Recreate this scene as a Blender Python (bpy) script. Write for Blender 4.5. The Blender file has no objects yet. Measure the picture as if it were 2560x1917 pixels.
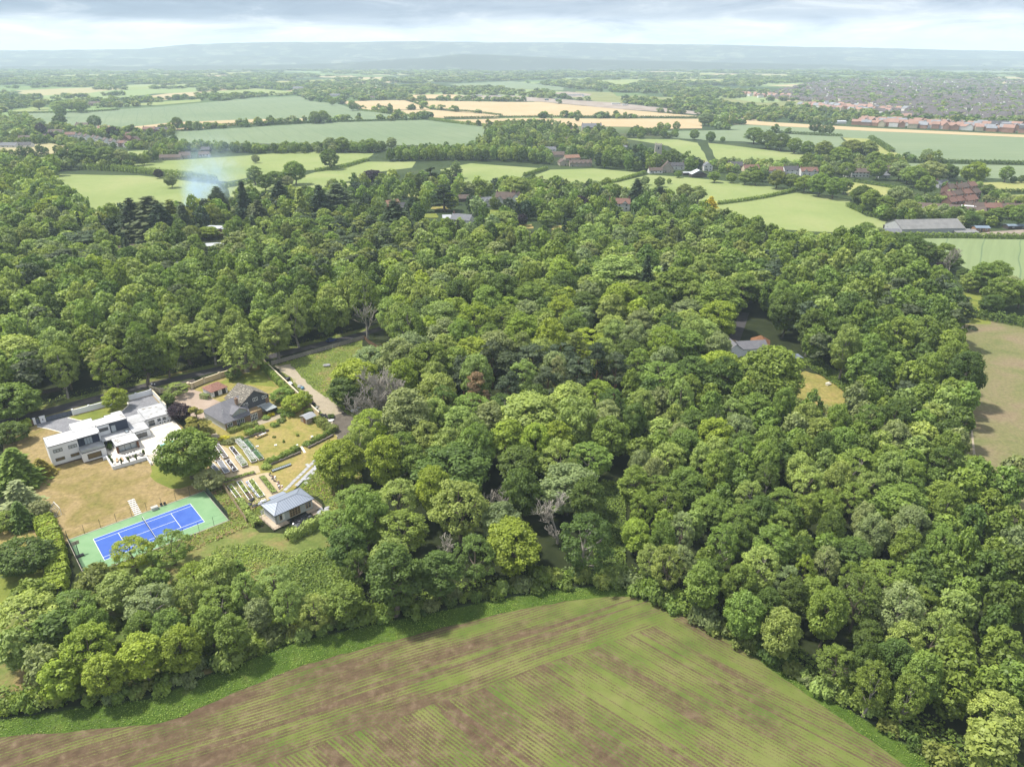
import bpy, math, random
import numpy as np
from mathutils import Vector
C = bpy.context
S = C.scene
COL = S.collection
rad = math.radians
random.seed(7)
RNG = np.random.default_rng(7)

# ------------------------------------------------------------------ camera
CAM_H = 110.0
FPX, HORIZ = 1776.0, 138.0                     # focal length and horizon line measured on the 2560 px photo
PITCH = math.atan((958.5 - HORIZ) / FPX)
cam_d = bpy.data.cameras.new('camera')
cam_d.sensor_width = 36.0
cam_d.lens = 36.0 * FPX / 2560.0
cam_d.clip_start, cam_d.clip_end = 1.0, 40000.0
cam = bpy.data.objects.new('camera', cam_d)
COL.objects.link(cam)
cam.location = (0, 0, CAM_H)
cam.rotation_euler = (math.pi / 2 - PITCH, 0, 0)
S.camera = cam

# ------------------------------------------------------------------ sun, sky, exposure
SUN_EL, SUN_AZ = rad(60), (-0.80, 0.22)        # hazy high sun, from the left
SKY_STRENGTH = 0.10
sun_d = bpy.data.lights.new('sun', 'SUN')
sun_d.energy, sun_d.angle, sun_d.color = 4.4, rad(4.0), (1.0, 0.955, 0.87)
sun = bpy.data.objects.new('sun', sun_d)
COL.objects.link(sun)
_a = math.hypot(*SUN_AZ)
_to = Vector((SUN_AZ[0] / _a * math.cos(SUN_EL), SUN_AZ[1] / _a * math.cos(SUN_EL), math.sin(SUN_EL)))
sun.rotation_euler = _to.to_track_quat('Z', 'Y').to_euler()
sun.location = (-300, 0, 400)

S.view_settings.view_transform = 'Standard'
S.view_settings.look = 'None'
S.view_settings.exposure = 0.75
S.view_settings.gamma = 1.0
try:
    S.cycles.volume_bounces = 1
    S.cycles.max_bounces = 6
    S.cycles.diffuse_bounces = 3
    S.cycles.transmission_bounces = 4
    S.cycles.volume_max_steps = 128
    S.cycles.volume_step_rate = 4.0
    S.cycles.use_denoising = True
except Exception:
    pass


class NT:
    """small helper that builds shader nodes"""
    def __init__(s, tree):
        s.t = tree; s.n = tree.nodes; s.l = tree.links
    def new(s, kind, **kw):
        nd = s.n.new(kind)
        for k, v in kw.items():
            setattr(nd, k, v)
        return nd
    def set(s, sock, v):
        if hasattr(v, 'is_output') or isinstance(v, bpy.types.NodeSocket):
            s.l.new(v, sock)
        elif isinstance(v, (tuple, list)) and len(v) == 3 and sock.type == 'RGBA':
            sock.default_value = (*v, 1.0)
        else:
            sock.default_value = v
    def math(s, op, a, b=0.0, c=None, clamp=False):
        nd = s.new('ShaderNodeMath', operation=op, use_clamp=clamp)
        s.set(nd.inputs[0], a); s.set(nd.inputs[1], b)
        if c is not None: s.set(nd.inputs[2], c)
        return nd.outputs[0]
    def pos(s):
        return s.new('ShaderNodeNewGeometry').outputs['Position']
    def sep(s, v):
        nd = s.new('ShaderNodeSeparateXYZ'); s.set(nd.inputs[0], v); return nd.outputs
    def comb(s, x, y, z):
        nd = s.new('ShaderNodeCombineXYZ')
        for i, v in enumerate((x, y, z)): s.set(nd.inputs[i], v)
        return nd.outputs[0]
    def noise(s, vec, scale, detail=3.0, rough=0.55, dist=0.0):
        nd = s.new('ShaderNodeTexNoise')
        s.set(nd.inputs['Vector'], vec)
        nd.inputs['Scale'].default_value = scale
        nd.inputs['Detail'].default_value = detail
        nd.inputs['Roughness'].default_value = rough
        nd.inputs['Distortion'].default_value = dist
        return nd.outputs[0]
    def ramp(s, fac, stops):
        nd = s.new('ShaderNodeValToRGB')
        e = nd.color_ramp.elements
        while len(e) < len(stops): e.new(0.5)
        for el, (p, c) in zip(e, stops):
            el.position = p
            el.color = (*c, 1.0) if isinstance(c, (tuple, list)) else (c, c, c, 1.0)
        s.set(nd.inputs[0], fac)
        return nd.outputs[0]
    def mix(s, fac, a, b, blend='MIX'):
        nd = s.new('ShaderNodeMix', data_type='RGBA', blend_type=blend)
        s.set(nd.inputs[0], fac); s.set(nd.inputs[6], a); s.set(nd.inputs[7], b)
        return nd.outputs[2]
    def smooth(s, v, a, b):
        nd = s.new('ShaderNodeMapRange', interpolation_type='SMOOTHSTEP')
        s.set(nd.inputs[0], v)
        nd.inputs[1].default_value = a; nd.inputs[2].default_value = b
        return nd.outputs[0]


# world: Nishita sky behind layered procedural cloud, all by direction
W = bpy.data.worlds.new('World')
S.world = W
W.use_nodes = True
w = NT(W.node_tree)
w.n.clear()
sky = w.new('ShaderNodeTexSky', sky_type='NISHITA')
sky.sun_disc = False
sky.sun_elevation = SUN_EL
sky.sun_rotation = math.atan2(SUN_AZ[0], SUN_AZ[1])
sky.air_density, sky.dust_density = 1.0, 1.6
dirv = w.new('ShaderNodeTexCoord').outputs['Generated']
dx, dy, dz = w.sep(dirv)
az = w.math('ARCTAN2', dx, dy)
el = w.math('ARCSINE', dz)
K = 1.0 / SKY_STRENGTH
# low layer near the horizon: long streaks and small heaped clouds
cv = w.comb(w.math('MULTIPLY', az, 8.0), w.math('MULTIPLY', el, 44.0), 0.0)
n1 = w.noise(cv, 1.0, 9.0, 0.62, 0.5)
cv2 = w.comb(w.math('MULTIPLY', az, 2.2), w.math('MULTIPLY', el, 30.0), 3.7)
n2 = w.noise(cv2, 1.0, 5.0, 0.55, 0.2)
# dark cloud base higher up, stronger toward the left
topband = w.smooth(w.math('ADD', el, w.math('MULTIPLY', w.math('SUBTRACT', n2, 0.5), 0.045)), 0.026, 0.050)
lefty = w.smooth(az, 0.75, -0.55)
dark = w.math('MULTIPLY', topband, w.math('MULTIPLY_ADD', lefty, 0.5, 0.5))
cl_low = w.ramp(n1, [(0.32, (0.34 * K, 0.40 * K, 0.49 * K)), (0.44, (0.52 * K, 0.57 * K, 0.64 * K)), (0.54, (0.62 * K, 0.65 * K, 0.69 * K)), (0.66, (0.78 * K, 0.79 * K, 0.79 * K))])
cl_dark = w.ramp(n1, [(0.30, (0.15 * K, 0.20 * K, 0.28 * K)), (0.55, (0.22 * K, 0.28 * K, 0.36 * K)), (0.72, (0.44 * K, 0.48 * K, 0.53 * K))])
cloud = w.mix(dark, cl_low, cl_dark)
# broken cloud overhead, lets some blue through
hi = w.noise(w.comb(w.math('DIVIDE', dx, w.math('ADD', dz, 0.12)), w.math('DIVIDE', dy, w.math('ADD', dz, 0.12)), 0.0), 1.1, 5.0, 0.6)
hic = w.mix(w.smooth(hi, 0.36, 0.56), sky.outputs[0], (0.74 * K, 0.78 * K, 0.84 * K))
allc = w.mix(w.smooth(el, 0.10, 0.30), cloud, hic)
hz = w.smooth(el, 0.018, -0.002)
allc = w.mix(w.math('MULTIPLY', hz, 0.75), allc, (0.66 * K, 0.70 * K, 0.76 * K))
bg = w.new('ShaderNodeBackground')
w.l.new(allc, bg.inputs[0])
bg.inputs[1].default_value = SKY_STRENGTH
wo = w.new('ShaderNodeOutputWorld')
w.l.new(bg.outputs[0], wo.inputs[0])


# ------------------------------------------------------------------ measuring: where a photographed point stands on the ground
_c, _s = math.cos(PITCH), math.sin(PITCH)
def un(x, y, z=0.0):
    d0, d2 = (x - 1280) / FPX, -(y - 958.5) / FPX
    Y = _c + d2 * _s; Z = -_s + d2 * _c
    t = (CAM_H - z) / (-Z)
    return (d0 * t, Y * t)
DK = 2560.0 / 2211.0
def ud(x, y, z=0.0):
    return un(x * DK, y * DK, z)
def area_of(pts):
    return abs(sum(a[0] * b[1] - b[0] * a[1] for a, b in zip(pts, pts[1:] + pts[:1]))) / 2
def inside(pts, X, Y):
    X = np.asarray(X); Y = np.asarray(Y)
    r = np.zeros(X.shape, bool)
    n = len(pts)
    for i in range(n):
        x1, y1 = pts[i]; x2, y2 = pts[(i + 1) % n]
        k = ((y1 > Y) != (y2 > Y)) & (X < (x2 - x1) * (Y - y1) / ((y2 - y1) or 1e-9) + x1)
        r ^= k
    return r


# ------------------------------------------------------------------ objects
def tag(o, label=None, cat=None, group=None, kind=None):
    if label: o['label'] = label
    if cat: o['category'] = cat
    if group: o['group'] = group
    if kind: o['kind'] = kind
    return o
def thing(name, label, cat, loc=(0, 0, 0), rz=0.0, group=None):
    o = bpy.data.objects.new(name, None)
    o.empty_display_size = 0.5
    COL.objects.link(o)
    o.location = loc; o.rotation_euler = (0, 0, rz)
    return tag(o, label, cat, group)
def dup(root, **kw):
    r = root.copy(); COL.objects.link(r)
    for ch in list(root.children):
        c2 = ch.copy(); COL.objects.link(c2); c2.parent = r
        for g in list(ch.children):
            d2 = g.copy(); COL.objects.link(d2); d2.parent = c2
    return r
class MB:
    """collects shapes for ONE mesh"""
    def __init__(s): s.v = []; s.f = []
    def add(s, vs, fs):
        b = len(s.v); s.v += [tuple(p) for p in vs]; s.f += [tuple(i + b for i in f) for f in fs]; return s
    def box(s, x0, x1, y0, y1, z0, z1):
        return s.add([(x0, y0, z0), (x1, y0, z0), (x1, y1, z0), (x0, y1, z0), (x0, y0, z1), (x1, y0, z1), (x1, y1, z1), (x0, y1, z1)],
                     [(0, 3, 2, 1), (4, 5, 6, 7), (0, 1, 5, 4), (1, 2, 6, 5), (2, 3, 7, 6), (3, 0, 4, 7)])
    def prism(s, pts, z0, z1):
        n = len(pts)
        if sum(a[0] * b[1] - b[0] * a[1] for a, b in zip(pts, list(pts[1:]) + [pts[0]])) < 0: pts = list(reversed(pts))
        return s.add([(x, y, z0) for x, y in pts] + [(x, y, z1) for x, y in pts],
                     [tuple(range(n - 1, -1, -1)), tuple(range(n, 2 * n))] + [(i, (i + 1) % n, n + (i + 1) % n, n + i) for i in range(n)])
    def face(s, *pts): return s.add(pts, [tuple(range(len(pts)))])
    def slab(s, pts, t=0.12):
        """a tilted plate: the given outline (top, counter-clockwise from above) with thickness"""
        n = len(pts)
        lo = [(x, y, z - t) for x, y, z in pts]
        return s.add(list(pts) + lo, [tuple(range(n)), tuple(range(2 * n - 1, n - 1, -1))] + [(i, n + i, n + (i + 1) % n, (i + 1) % n) for i in range(n)])
    def tube(s, p, q, r0, r1=None, n=6):
        p, q = Vector(p), Vector(q); r1 = r0 if r1 is None else r1
        d = (q - p).normalized()
        a = d.orthogonal().normalized(); b = d.cross(a)
        vs = []
        for c0, r in ((p, r0), (q, r1)):
            for i in range(n):
                t = 2 * math.pi * i / n
                vs.append(c0 + (a * math.cos(t) + b * math.sin(t)) * r)
        return s.add(vs, [(i, (i + 1) % n, n + (i + 1) % n, n + i) for i in range(n)] + [tuple(range(n - 1, -1, -1)), tuple(range(n, 2 * n))])
    def bar(s, a, b, wd, z0, z1):
        """upright plank wall from a to b"""
        dx, dy = b[0] - a[0], b[1] - a[1]; L = math.hypot(dx, dy) or 1e-6
        nx, ny = -dy / L * wd / 2, dx / L * wd / 2
        return s.prism([(a[0] - nx, a[1] - ny), (b[0] - nx, b[1] - ny), (b[0] + nx, b[1] + ny), (a[0] + nx, a[1] + ny)], z0, z1)
    def build(s, name, m, parent=None, smooth=False):
        me = bpy.data.meshes.new(name)
        me.from_pydata(s.v, [], s.f)
        me.update()
        if m: me.materials.append(m)
        if smooth:
            for p in me.polygons: p.use_smooth = True
        o = bpy.data.objects.new(name, me)
        COL.objects.link(o)
        if parent: o.parent = parent
        return o
def quad_mesh(name, V, m, attrs=None):
    """V: (n,4,3) array of quads"""
    n = V.shape[0]
    me = bpy.data.meshes.new(name)
    me.vertices.add(n * 4); me.vertices.foreach_set('co', np.ascontiguousarray(V, np.float32).ravel())
    me.loops.add(n * 4); me.loops.foreach_set('vertex_index', np.arange(n * 4, dtype=np.int32))
    me.polygons.add(n); me.polygons.foreach_set('loop_start', np.arange(0, n * 4, 4, dtype=np.int32))
    try: me.polygons.foreach_set('loop_total', np.full(n, 4, np.int32))
    except Exception: pass
    me.update(calc_edges=True)
    for k, a in (attrs or {}).items():
        if a.ndim == 1:
            at = me.attributes.new(k, 'FLOAT', 'FACE'); at.data.foreach_set('value', np.ascontiguousarray(a, np.float32))
        else:
            at = me.attributes.new(k, 'FLOAT_COLOR', 'FACE')
            b = np.ones((n, 4), np.float32); b[:, :3] = a
            at.data.foreach_set('color', b.ravel())
    me.materials.append(m)
    return me
def link_mesh(name, me, parent=None):
    o = bpy.data.objects.new(name, me); COL.objects.link(o)
    if parent: o.parent = parent
    return o


# ------------------------------------------------------------------ materials
ALB = 0.84
def mat(name, col, col2=None, scale=1.0, rough=0.8, metal=0.0, detail=4.0, lo=0.35, hi=0.65, bump=0.0, stretch=None, spec=0.3):
    m = bpy.data.materials.new(name); m.use_nodes = True
    t = NT(m.node_tree)
    b = t.n['Principled BSDF']
    b.inputs['Roughness'].default_value = rough
    b.inputs['Metallic'].default_value = metal
    b.inputs['Specular IOR Level'].default_value = spec
    p = t.pos()
    if stretch:
        sx, sy, sz = t.sep(p); p = t.comb(t.math('MULTIPLY', sx, stretch[0]), t.math('MULTIPLY', sy, stretch[1]), t.math('MULTIPLY', sz, stretch[2]))
    c2 = col2 or tuple(x * 0.82 for x in col)
    col, c2 = tuple(x * ALB for x in col), tuple(x * ALB for x in c2)
    n = t.noise(p, scale, detail, 0.6)
    t.l.new(t.ramp(n, [(lo, col), (hi, c2)]), b.inputs['Base Color'])
    if bump:
        bp = t.new('ShaderNodeBump'); bp.inputs['Strength'].default_value = bump
        t.l.new(n, bp.inputs['Height']); t.l.new(bp.outputs[0], b.inputs['Normal'])
    return m
def striped(name, col, col2, ang, width, duty=0.5, soft=0.15, rough=0.8, nscale=0.6, metal=0.0, col3=None):
    """two colours in parallel stripes (standing seams, rows, boards, tramlines) across world direction ang"""
    m = bpy.data.materials.new(name); m.use_nodes = True
    t = NT(m.node_tree); b = t.n['Principled BSDF']
    b.inputs['Roughness'].default_value = rough; b.inputs['Metallic'].default_value = metal
    p = t.pos(); x, y, z = t.sep(p)
    k = t.math('ADD', t.math('MULTIPLY', x, math.cos(ang)), t.math('MULTIPLY', y, math.sin(ang)))
    fr = t.math('FRACT', t.math('DIVIDE', k, width))
    tri = t.math('ABSOLUTE', t.math('SUBTRACT', fr, 0.5))
    msk = t.smooth(tri, 0.5 - duty / 2 - soft / 2, 0.5 - duty / 2 + soft / 2)
    base = t.ramp(t.noise(p, nscale, 5.0, 0.6), [(0.35, col), (0.65, col3 or tuple(v * 0.85 for v in col))])
    t.l.new(t.mix(msk, base, col2), b.inputs['Base Color'])
    return m
def glass_mat(name, col, rough=0.08):
    m = bpy.data.materials.new(name); m.use_nodes = True
    b = m.node_tree.nodes['Principled BSDF']
    b.inputs['Base Color'].default_value = (*col, 1); b.inputs['Roughness'].default_value = rough
    b.inputs['Specular IOR Level'].default_value = 0.8
    return m

# ------------------------------------------------------------------ land
G = {}
GA = 0.74
def ground_mat(name, stops, scale=0.05, fine=1.2, fine_amt=0.35, rough=0.95, dist=0.4):
    """patchy ground: big patches from the ramp, fine mottling on top"""
    stops = [(a, tuple(v * GA for v in c)) for a, c in stops]
    m = bpy.data.materials.new(name); m.use_nodes = True
    t = NT(m.node_tree); b = t.n['Principled BSDF']
    b.inputs['Roughness'].default_value = rough; b.inputs['Specular IOR Level'].default_value = 0.1
    p = t.pos()
    big = t.noise(p, scale, 6.0, 0.62, dist)
    fn = t.noise(p, fine, 4.0, 0.7)
    col = t.ramp(big, stops)
    k = t.math('MULTIPLY_ADD', t.math('SUBTRACT', fn, 0.5), fine_amt * 2.6, 1.0)
    t.l.new(t.mix(1.0, col, t.comb(k, k, k), 'MULTIPLY'), b.inputs['Base Color'])
    return m
def crop_mat(name, c1, c2, ang, tram=24.0, scale=0.006, line=(0.10, 0.16, 0.085), duty=0.035):
    """field crop with drilled tramlines"""
    c1, c2, line = (tuple(v * GA for v in c) for c in (c1, c2, line))
    m = bpy.data.materials.new(name); m.use_nodes = True
    t = NT(m.node_tree); b = t.n['Principled BSDF']
    b.inputs['Roughness'].default_value = 0.95; b.inputs['Specular IOR Level'].default_value = 0.1
    p = t.pos(); x, y, z = t.sep(p)
    big = t.noise(p, scale, 5.0, 0.6, 0.6)
    col = t.ramp(big, [(0.32, c1), (0.68, c2)])
    wob = t.math('MULTIPLY', t.math('SUBTRACT', t.noise(p, 0.01, 2.0), 0.5), 10.0)
    k = t.math('ADD', t.math('ADD', t.math('MULTIPLY', x, math.cos(ang)), t.math('MULTIPLY', y, math.sin(ang))), wob)
    fr = t.math('ABSOLUTE', t.math('SUBTRACT', t.math('FRACT', t.math('DIVIDE', k, tram)), 0.5))
    ln = t.math('SUBTRACT', 1.0, t.smooth(fr, 0.0, duty))
    sub = t.math('MULTIPLY', t.smooth(t.noise(t.comb(t.math('MULTIPLY', k, 0.35), t.math('MULTIPLY', t.math('SUBTRACT', t.math('MULTIPLY', y, math.cos(ang)), t.math('MULTIPLY', x, math.sin(ang))), 0.012), 0.0), 1.0, 3.0), 0.40, 0.66), 0.25)
    col = t.mix(sub, col, tuple(v * 0.7 for v in c1))
    t.l.new(t.mix(t.math('MULTIPLY', ln, 0.7), col, line), b.inputs['Base Color'])
    return m
G['ground'] = ground_mat('rough_land', [(0.3, (0.030, 0.048, 0.018)), (0.55, (0.05, 0.075, 0.025)), (0.75, (0.085, 0.10, 0.04))], 0.02, 0.8)
G['pasture'] = ground_mat('pasture_grass', [(0.3, (0.205, 0.265, 0.085)), (0.5, (0.255, 0.305, 0.11)), (0.75, (0.31, 0.33, 0.14))], 0.012, 0.25, 0.12)
G['meadow'] = ground_mat('dry_meadow', [(0.3, (0.24, 0.28, 0.08)), (0.6, (0.33, 0.33, 0.12)), (0.8, (0.40, 0.36, 0.15))], 0.02, 0.3, 0.12)
G['beige'] = ground_mat('mown_hay', [(0.3, (0.36, 0.33, 0.17)), (0.7, (0.42, 0.36, 0.20))], 0.02, 0.3, 0.1)
G['crop'] = crop_mat('green_cereal', (0.17, 0.228, 0.125), (0.215, 0.265, 0.15), rad(25), 26)
G['crop2'] = crop_mat('green_cereal_east', (0.18, 0.236, 0.13), (0.225, 0.272, 0.155), rad(82), 22)
G['crop3'] = crop_mat('green_cereal_near', (0.20, 0.262, 0.12), (0.24, 0.295, 0.14), rad(-35), 20)
G['tan'] = crop_mat('ripe_barley', (0.48, 0.36, 0.20), (0.54, 0.42, 0.25), rad(70), 20, 0.008, (0.38, 0.28, 0.15))
G['olive'] = ground_mat('rough_grass', [(0.3, (0.17, 0.20, 0.07)), (0.6, (0.24, 0.25, 0.10)), (0.8, (0.30, 0.28, 0.14))], 0.02, 0.5)
G['site'] = ground_mat('bare_building_ground', [(0.3, (0.24, 0.20, 0.17)), (0.5, (0.33, 0.27, 0.22)), (0.7, (0.42, 0.38, 0.34))], 0.03, 0.3, 0.4)
G['lawn'] = ground_mat('parched_lawn', [(0.28, (0.19, 0.175, 0.05)), (0.42, (0.255, 0.20, 0.078)), (0.56, (0.335, 0.25, 0.122)), (0.68, (0.27, 0.205, 0.092)), (0.8, (0.185, 0.135, 0.068))], 0.075, 0.9, 0.55, dist=1.4)
G['lawn2'] = ground_mat('garden_lawn', [(0.30, (0.18, 0.20, 0.04)), (0.5, (0.30, 0.255, 0.08)), (0.7, (0.375, 0.28, 0.12))], 0.13, 1.1, 0.45, dist=0.9)
G['green'] = ground_mat('green_lawn', [(0.3, (0.13, 0.17, 0.03)), (0.6, (0.22, 0.24, 0.05)), (0.8, (0.32, 0.27, 0.08))], 0.12, 1.5, 0.3)  # greener grass with some drier patches
G['rough'] = ground_mat('overgrown_ground', [(0.3, (0.09, 0.14, 0.03)), (0.52, (0.17, 0.20, 0.055)), (0.72, (0.30, 0.20, 0.10))], 0.11, 1.3, 0.5)
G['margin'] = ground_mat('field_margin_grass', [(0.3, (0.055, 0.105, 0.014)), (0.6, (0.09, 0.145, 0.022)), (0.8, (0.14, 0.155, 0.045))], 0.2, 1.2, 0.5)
G['gravel'] = ground_mat('gravel', [(0.3, (0.30, 0.26, 0.19)), (0.55, (0.40, 0.34, 0.25)), (0.75, (0.26, 0.25, 0.13))], 0.16, 2.2, 0.35)
G['drive'] = ground_mat('pink_gravel', [(0.3, (0.34, 0.26, 0.20)), (0.6, (0.42, 0.33, 0.26)), (0.8, (0.47, 0.38, 0.31))], 0.2, 2.2, 0.2)
G['asphalt'] = ground_mat('old_asphalt', [(0.3, (0.055, 0.052, 0.055)), (0.6, (0.075, 0.07, 0.072)), (0.8, (0.11, 0.095, 0.09))], 0.3, 3.0, 0.2)
G['setts'] = ground_mat('grey_setts', [(0.3, (0.20, 0.20, 0.215)), (0.6, (0.27, 0.27, 0.285)), (0.8, (0.33, 0.33, 0.34))], 0.25, 3.5, 0.7)
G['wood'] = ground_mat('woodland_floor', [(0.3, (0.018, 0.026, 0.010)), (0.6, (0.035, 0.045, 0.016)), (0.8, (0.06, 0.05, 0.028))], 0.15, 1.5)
G['soilbed'] = ground_mat('veg_path', [(0.3, (0.42, 0.33, 0.20)), (0.6, (0.50, 0.41, 0.27)), (0.8, (0.36, 0.30, 0.17))], 0.3, 2.5, 0.3)

def patchwork():
    m = G['ground']; t = NT(m.node_tree); b = t.n['Principled BSDF']; near = b.inputs['Base Color'].links[0].from_socket
    p = t.pos(); x, y, z = t.sep(p)
    wv = t.comb(t.math('ADD', x, t.math('MULTIPLY', t.noise(p, .002, 2.0), 260.0)), t.math('MULTIPLY', y, .62), 0.0)
    v = t.new('ShaderNodeTexVoronoi'); t.l.new(wv, v.inputs['Vector']); v.inputs['Scale'].default_value = 1 / 260.0
    r_, g_, b_ = t.sep(v.outputs['Color'])
    cells = t.ramp(r_, [(0.25, (0.035, 0.06, 0.022)), (0.45, (0.07, 0.11, 0.035)), (0.62, (0.14, 0.20, 0.07)), (0.78, (0.19, 0.235, 0.10)), (0.92, (0.32, 0.26, 0.15))])
    t.l.new(t.mix(t.smooth(y, 1050.0, 1500.0), near, cells), b.inputs['Base Color'])
patchwork()
mb = MB(); R0 = 12000.0
mb.face((-R0, -400, 0), (R0, -400, 0), (R0, R0, 0), (-R0, R0, 0))
mb.build('ground', G['ground'])['kind'] = 'structure'

def wob_poly(pts, step, amp, seed):
    """field outlines are never ruler-straight"""
    r = random.Random(seed); out = []
    for a, b in zip(pts, pts[1:] + pts[:1]):
        L = math.hypot(b[0] - a[0], b[1] - a[1]); n = max(1, min(30, int(L / step)))
        for i in range(n):
            k = i / n
            j = amp if 0 < i else 0
            out.append((a[0] + (b[0] - a[0]) * k + r.uniform(-j, j), a[1] + (b[1] - a[1]) * k + r.uniform(-j, j)))
    return out
_lv = [0]
def sheet(name, pts, m, z=None, step=None, amp=0.0, seed=1):
    """one ground covering, laid a little above what is under it"""
    _lv[0] += 1
    if step: pts = wob_poly(pts, step, amp, seed)
    z = z if z is not None else 0.004
    if area_of(pts) and sum(a[0] * b[1] - b[0] * a[1] for a, b in zip(pts, pts[1:] + pts[:1])) < 0: pts = pts[::-1]
    o = MB().face(*[(x, y, z) for x, y in pts]).build(name, m)
    o['kind'] = 'structure'
    return o
def P(*pts): return [un(x, y) for x, y in pts]
def D(*pts): return [ud(x, y) for x, y in pts]

zf = 0.05
def field(name, m, *pts, z=None):
    global zf
    zf += 0.012
    return sheet(name, P(*pts), G[m], z if z is not None else zf, 25.0, 1.5, int(pts[0][0]))
field('pasture', 'pasture', (150, 436), (348, 439), (545, 462), (545, 520), (240, 570), (110, 480))
field('pasture', 'pasture', (0, 402), (177, 388), (190, 400), (150, 414), (0, 417), (-60, 417), (-60, 404))
field('pasture', 'pasture', (236, 382), (435, 373), (445, 388), (310, 412), (250, 410))
field('pasture', 'pasture', (305, 415), (420, 402), (640, 388), (755, 378), (935, 384), (915, 398), (790, 425), (700, 430), (570, 455), (480, 446), (370, 428))
field('pasture', 'pasture', (760, 440), (785, 432), (912, 405), (1040, 405), (1030, 420), (930, 432), (880, 452), (820, 462))
field('pasture', 'pasture', (560, 462), (680, 440), (770, 440), (840, 458), (790, 490), (640, 500), (575, 492))
field('pasture', 'pasture', (1100, 425), (1176, 409), (1290, 417), (1346, 421), (1310, 438), (1290, 455), (1180, 462), (1125, 450))
field('pasture', 'pasture', (1326, 442), (1376, 425), (1483, 422), (1587, 431), (1610, 434), (1530, 455), (1483, 466), (1400, 470), (1346, 458))
field('pasture', 'pasture', (1470, 472), (1532, 458), (1622, 438), (1690, 442), (1800, 452), (1920, 466), (1980, 476), (1920, 492), (1796, 509), (1715, 512), (1640, 500), (1500, 486))
field('pasture', 'pasture', (1790, 514), (1920, 495), (2001, 481), (2126, 501), (2120, 516), (2166, 542), (2259, 558), (2260, 572), (2180, 585), (2036, 580), (1920, 572), (1820, 570))
field('meadow', 'meadow', (2103, 452), (2282, 478), (2285, 495), (2180, 488), (2120, 490))
field('meadow', 'meadow', (2439, 458), (2600, 454), (2600, 479), (2442, 481))
field('meadow', 'meadow', (2476, 490), (2600, 486), (2600, 514), (2494, 522))
field('pasture', 'pasture', (1558, 347), (1694, 350), (1744, 358), (1773, 408), (1796, 416), (1758, 415), (1709, 388), (1671, 366))
field('pasture', 'pasture', (1770, 358), (1920, 376), (2036, 387), (2030, 402), (1978, 418), (1920, 412), (1830, 412), (1790, 398))
field('crop_field', 'crop', (26, 283), (203, 280), (406, 267), (640, 245), (750, 241), (779, 254), (843, 260), (889, 274), (1056, 297), (800, 303), (640, 309), (400, 329), (270, 325), (140, 320), (80, 300))
field('bare_strip', 'tan', (250, 327), (440, 306), (640, 299), (765, 297), (760, 303), (640, 310), (445, 326), (280, 333))
field('crop_field', 'crop', (405, 352), (441, 330), (640, 318), (820, 307), (1063, 301), (1214, 318), (1208, 340), (1168, 366), (990, 364), (640, 360), (500, 362))
field('crop_field', 'crop2', (1850, 312), (1920, 315), (2094, 320), (2600, 346), (2600, 406), (2277, 400), (2198, 366), (2169, 349), (2106, 344), (2076, 341), (1920, 331), (1800, 322))
field('crop_field', 'crop2', (1660, 328), (1860, 326), (1920, 333), (2100, 343), (2110, 360), (2080, 376), (1860, 355), (1772, 352), (1683, 346))
field('crop_field', 'crop2', (2253, 409), (2600, 415), (2600, 453), (2350, 440), (2253, 432))
field('crop_field', 'crop3', (2270, 597), (2650, 601), (2650, 760), (2560, 730), (2470, 700), (2370, 650), (2290, 612))
field('meadow', 'meadow', (2106, 345), (2170, 348), (2200, 366), (2280, 400), (2180, 402), (2140, 375))
field('barley_field', 'tan', (849, 254), (1011, 251), (1057, 266), (1075, 274), (930, 276), (900, 274))
field('barley_field', 'tan', (1020, 238), (1133, 237), (1285, 251), (1030, 250))
field('barley_field', 'tan', (1028, 252), (1280, 256), (1352, 256), (1755, 292), (1744, 294), (1338, 292), (1280, 292), (1089, 274))
field('barley_field', 'tan', (930, 278), (1075, 275), (1251, 289), (1246, 296), (1110, 296), (1052, 293))
field('barley_field', 'tan', (1115, 301), (1280, 297), (1755, 298), (1755, 322), (1657, 323), (1570, 318), (1280, 314), (1200, 314))
field('barley_field', 'tan', (1848, 300), (1920, 306), (2181, 321), (2600, 340), (2600, 346), (2181, 329), (1920, 315), (1848, 311))
field('hay_field', 'beige', (-60, 374), (0, 369), (122, 359), (200, 372), (185, 384), (96, 390), (0, 400), (-60, 403))
field('pasture', 'pasture', (15, 280), (87, 268), (122, 270), (122, 280))
field('pasture', 'pasture', (300, 263), (507, 248), (500, 255), (390, 264))
field('pasture', 'pasture', (284, 221), (493, 210), (480, 217), (330, 225))
field('pasture', 'pasture', (504, 231), (640, 222), (747, 231), (700, 238), (560, 240), (510, 238))
field('meadow', 'meadow', (660, 206), (837, 199), (850, 205), (677, 211))
field('meadow', 'meadow', (890, 199), (960, 197), (960, 203), (900, 205))
field('pasture', 'crop', (870, 211), (1030, 212), (1020, 217), (870, 216))
field('pasture', 'crop', (1120, 211), (1280, 204), (1410, 219), (1407, 227), (1280, 222), (1150, 217))
field('pasture', 'pasture', (1483, 202), (1613, 198), (1599, 211), (1541, 216))
field('meadow', 'meadow', (1632, 201), (1825, 198), (1810, 207), (1660, 207))
field('rough_field', 'olive', (1800, 245), (1906, 258), (2036, 250), (2082, 263), (1978, 268), (1909, 273), (1822, 265))
field('rough_field', 'olive', (1440, 229), (1532, 232), (1560, 259), (1500, 256), (1424, 246))
field('building_site', 'site', (1140, 240), (1280, 240), (1352, 246), (1541, 258), (1787, 285), (1787, 290), (1541, 273), (1352, 255), (1280, 253))
field('building_site', 'site', (1380, 233), (1420, 230), (1480, 236), (1470, 244), (1400, 243))
field('meadow', 'olive', (1500, 243), (1600, 240), (1680, 246), (1660, 252), (1540, 250))
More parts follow.
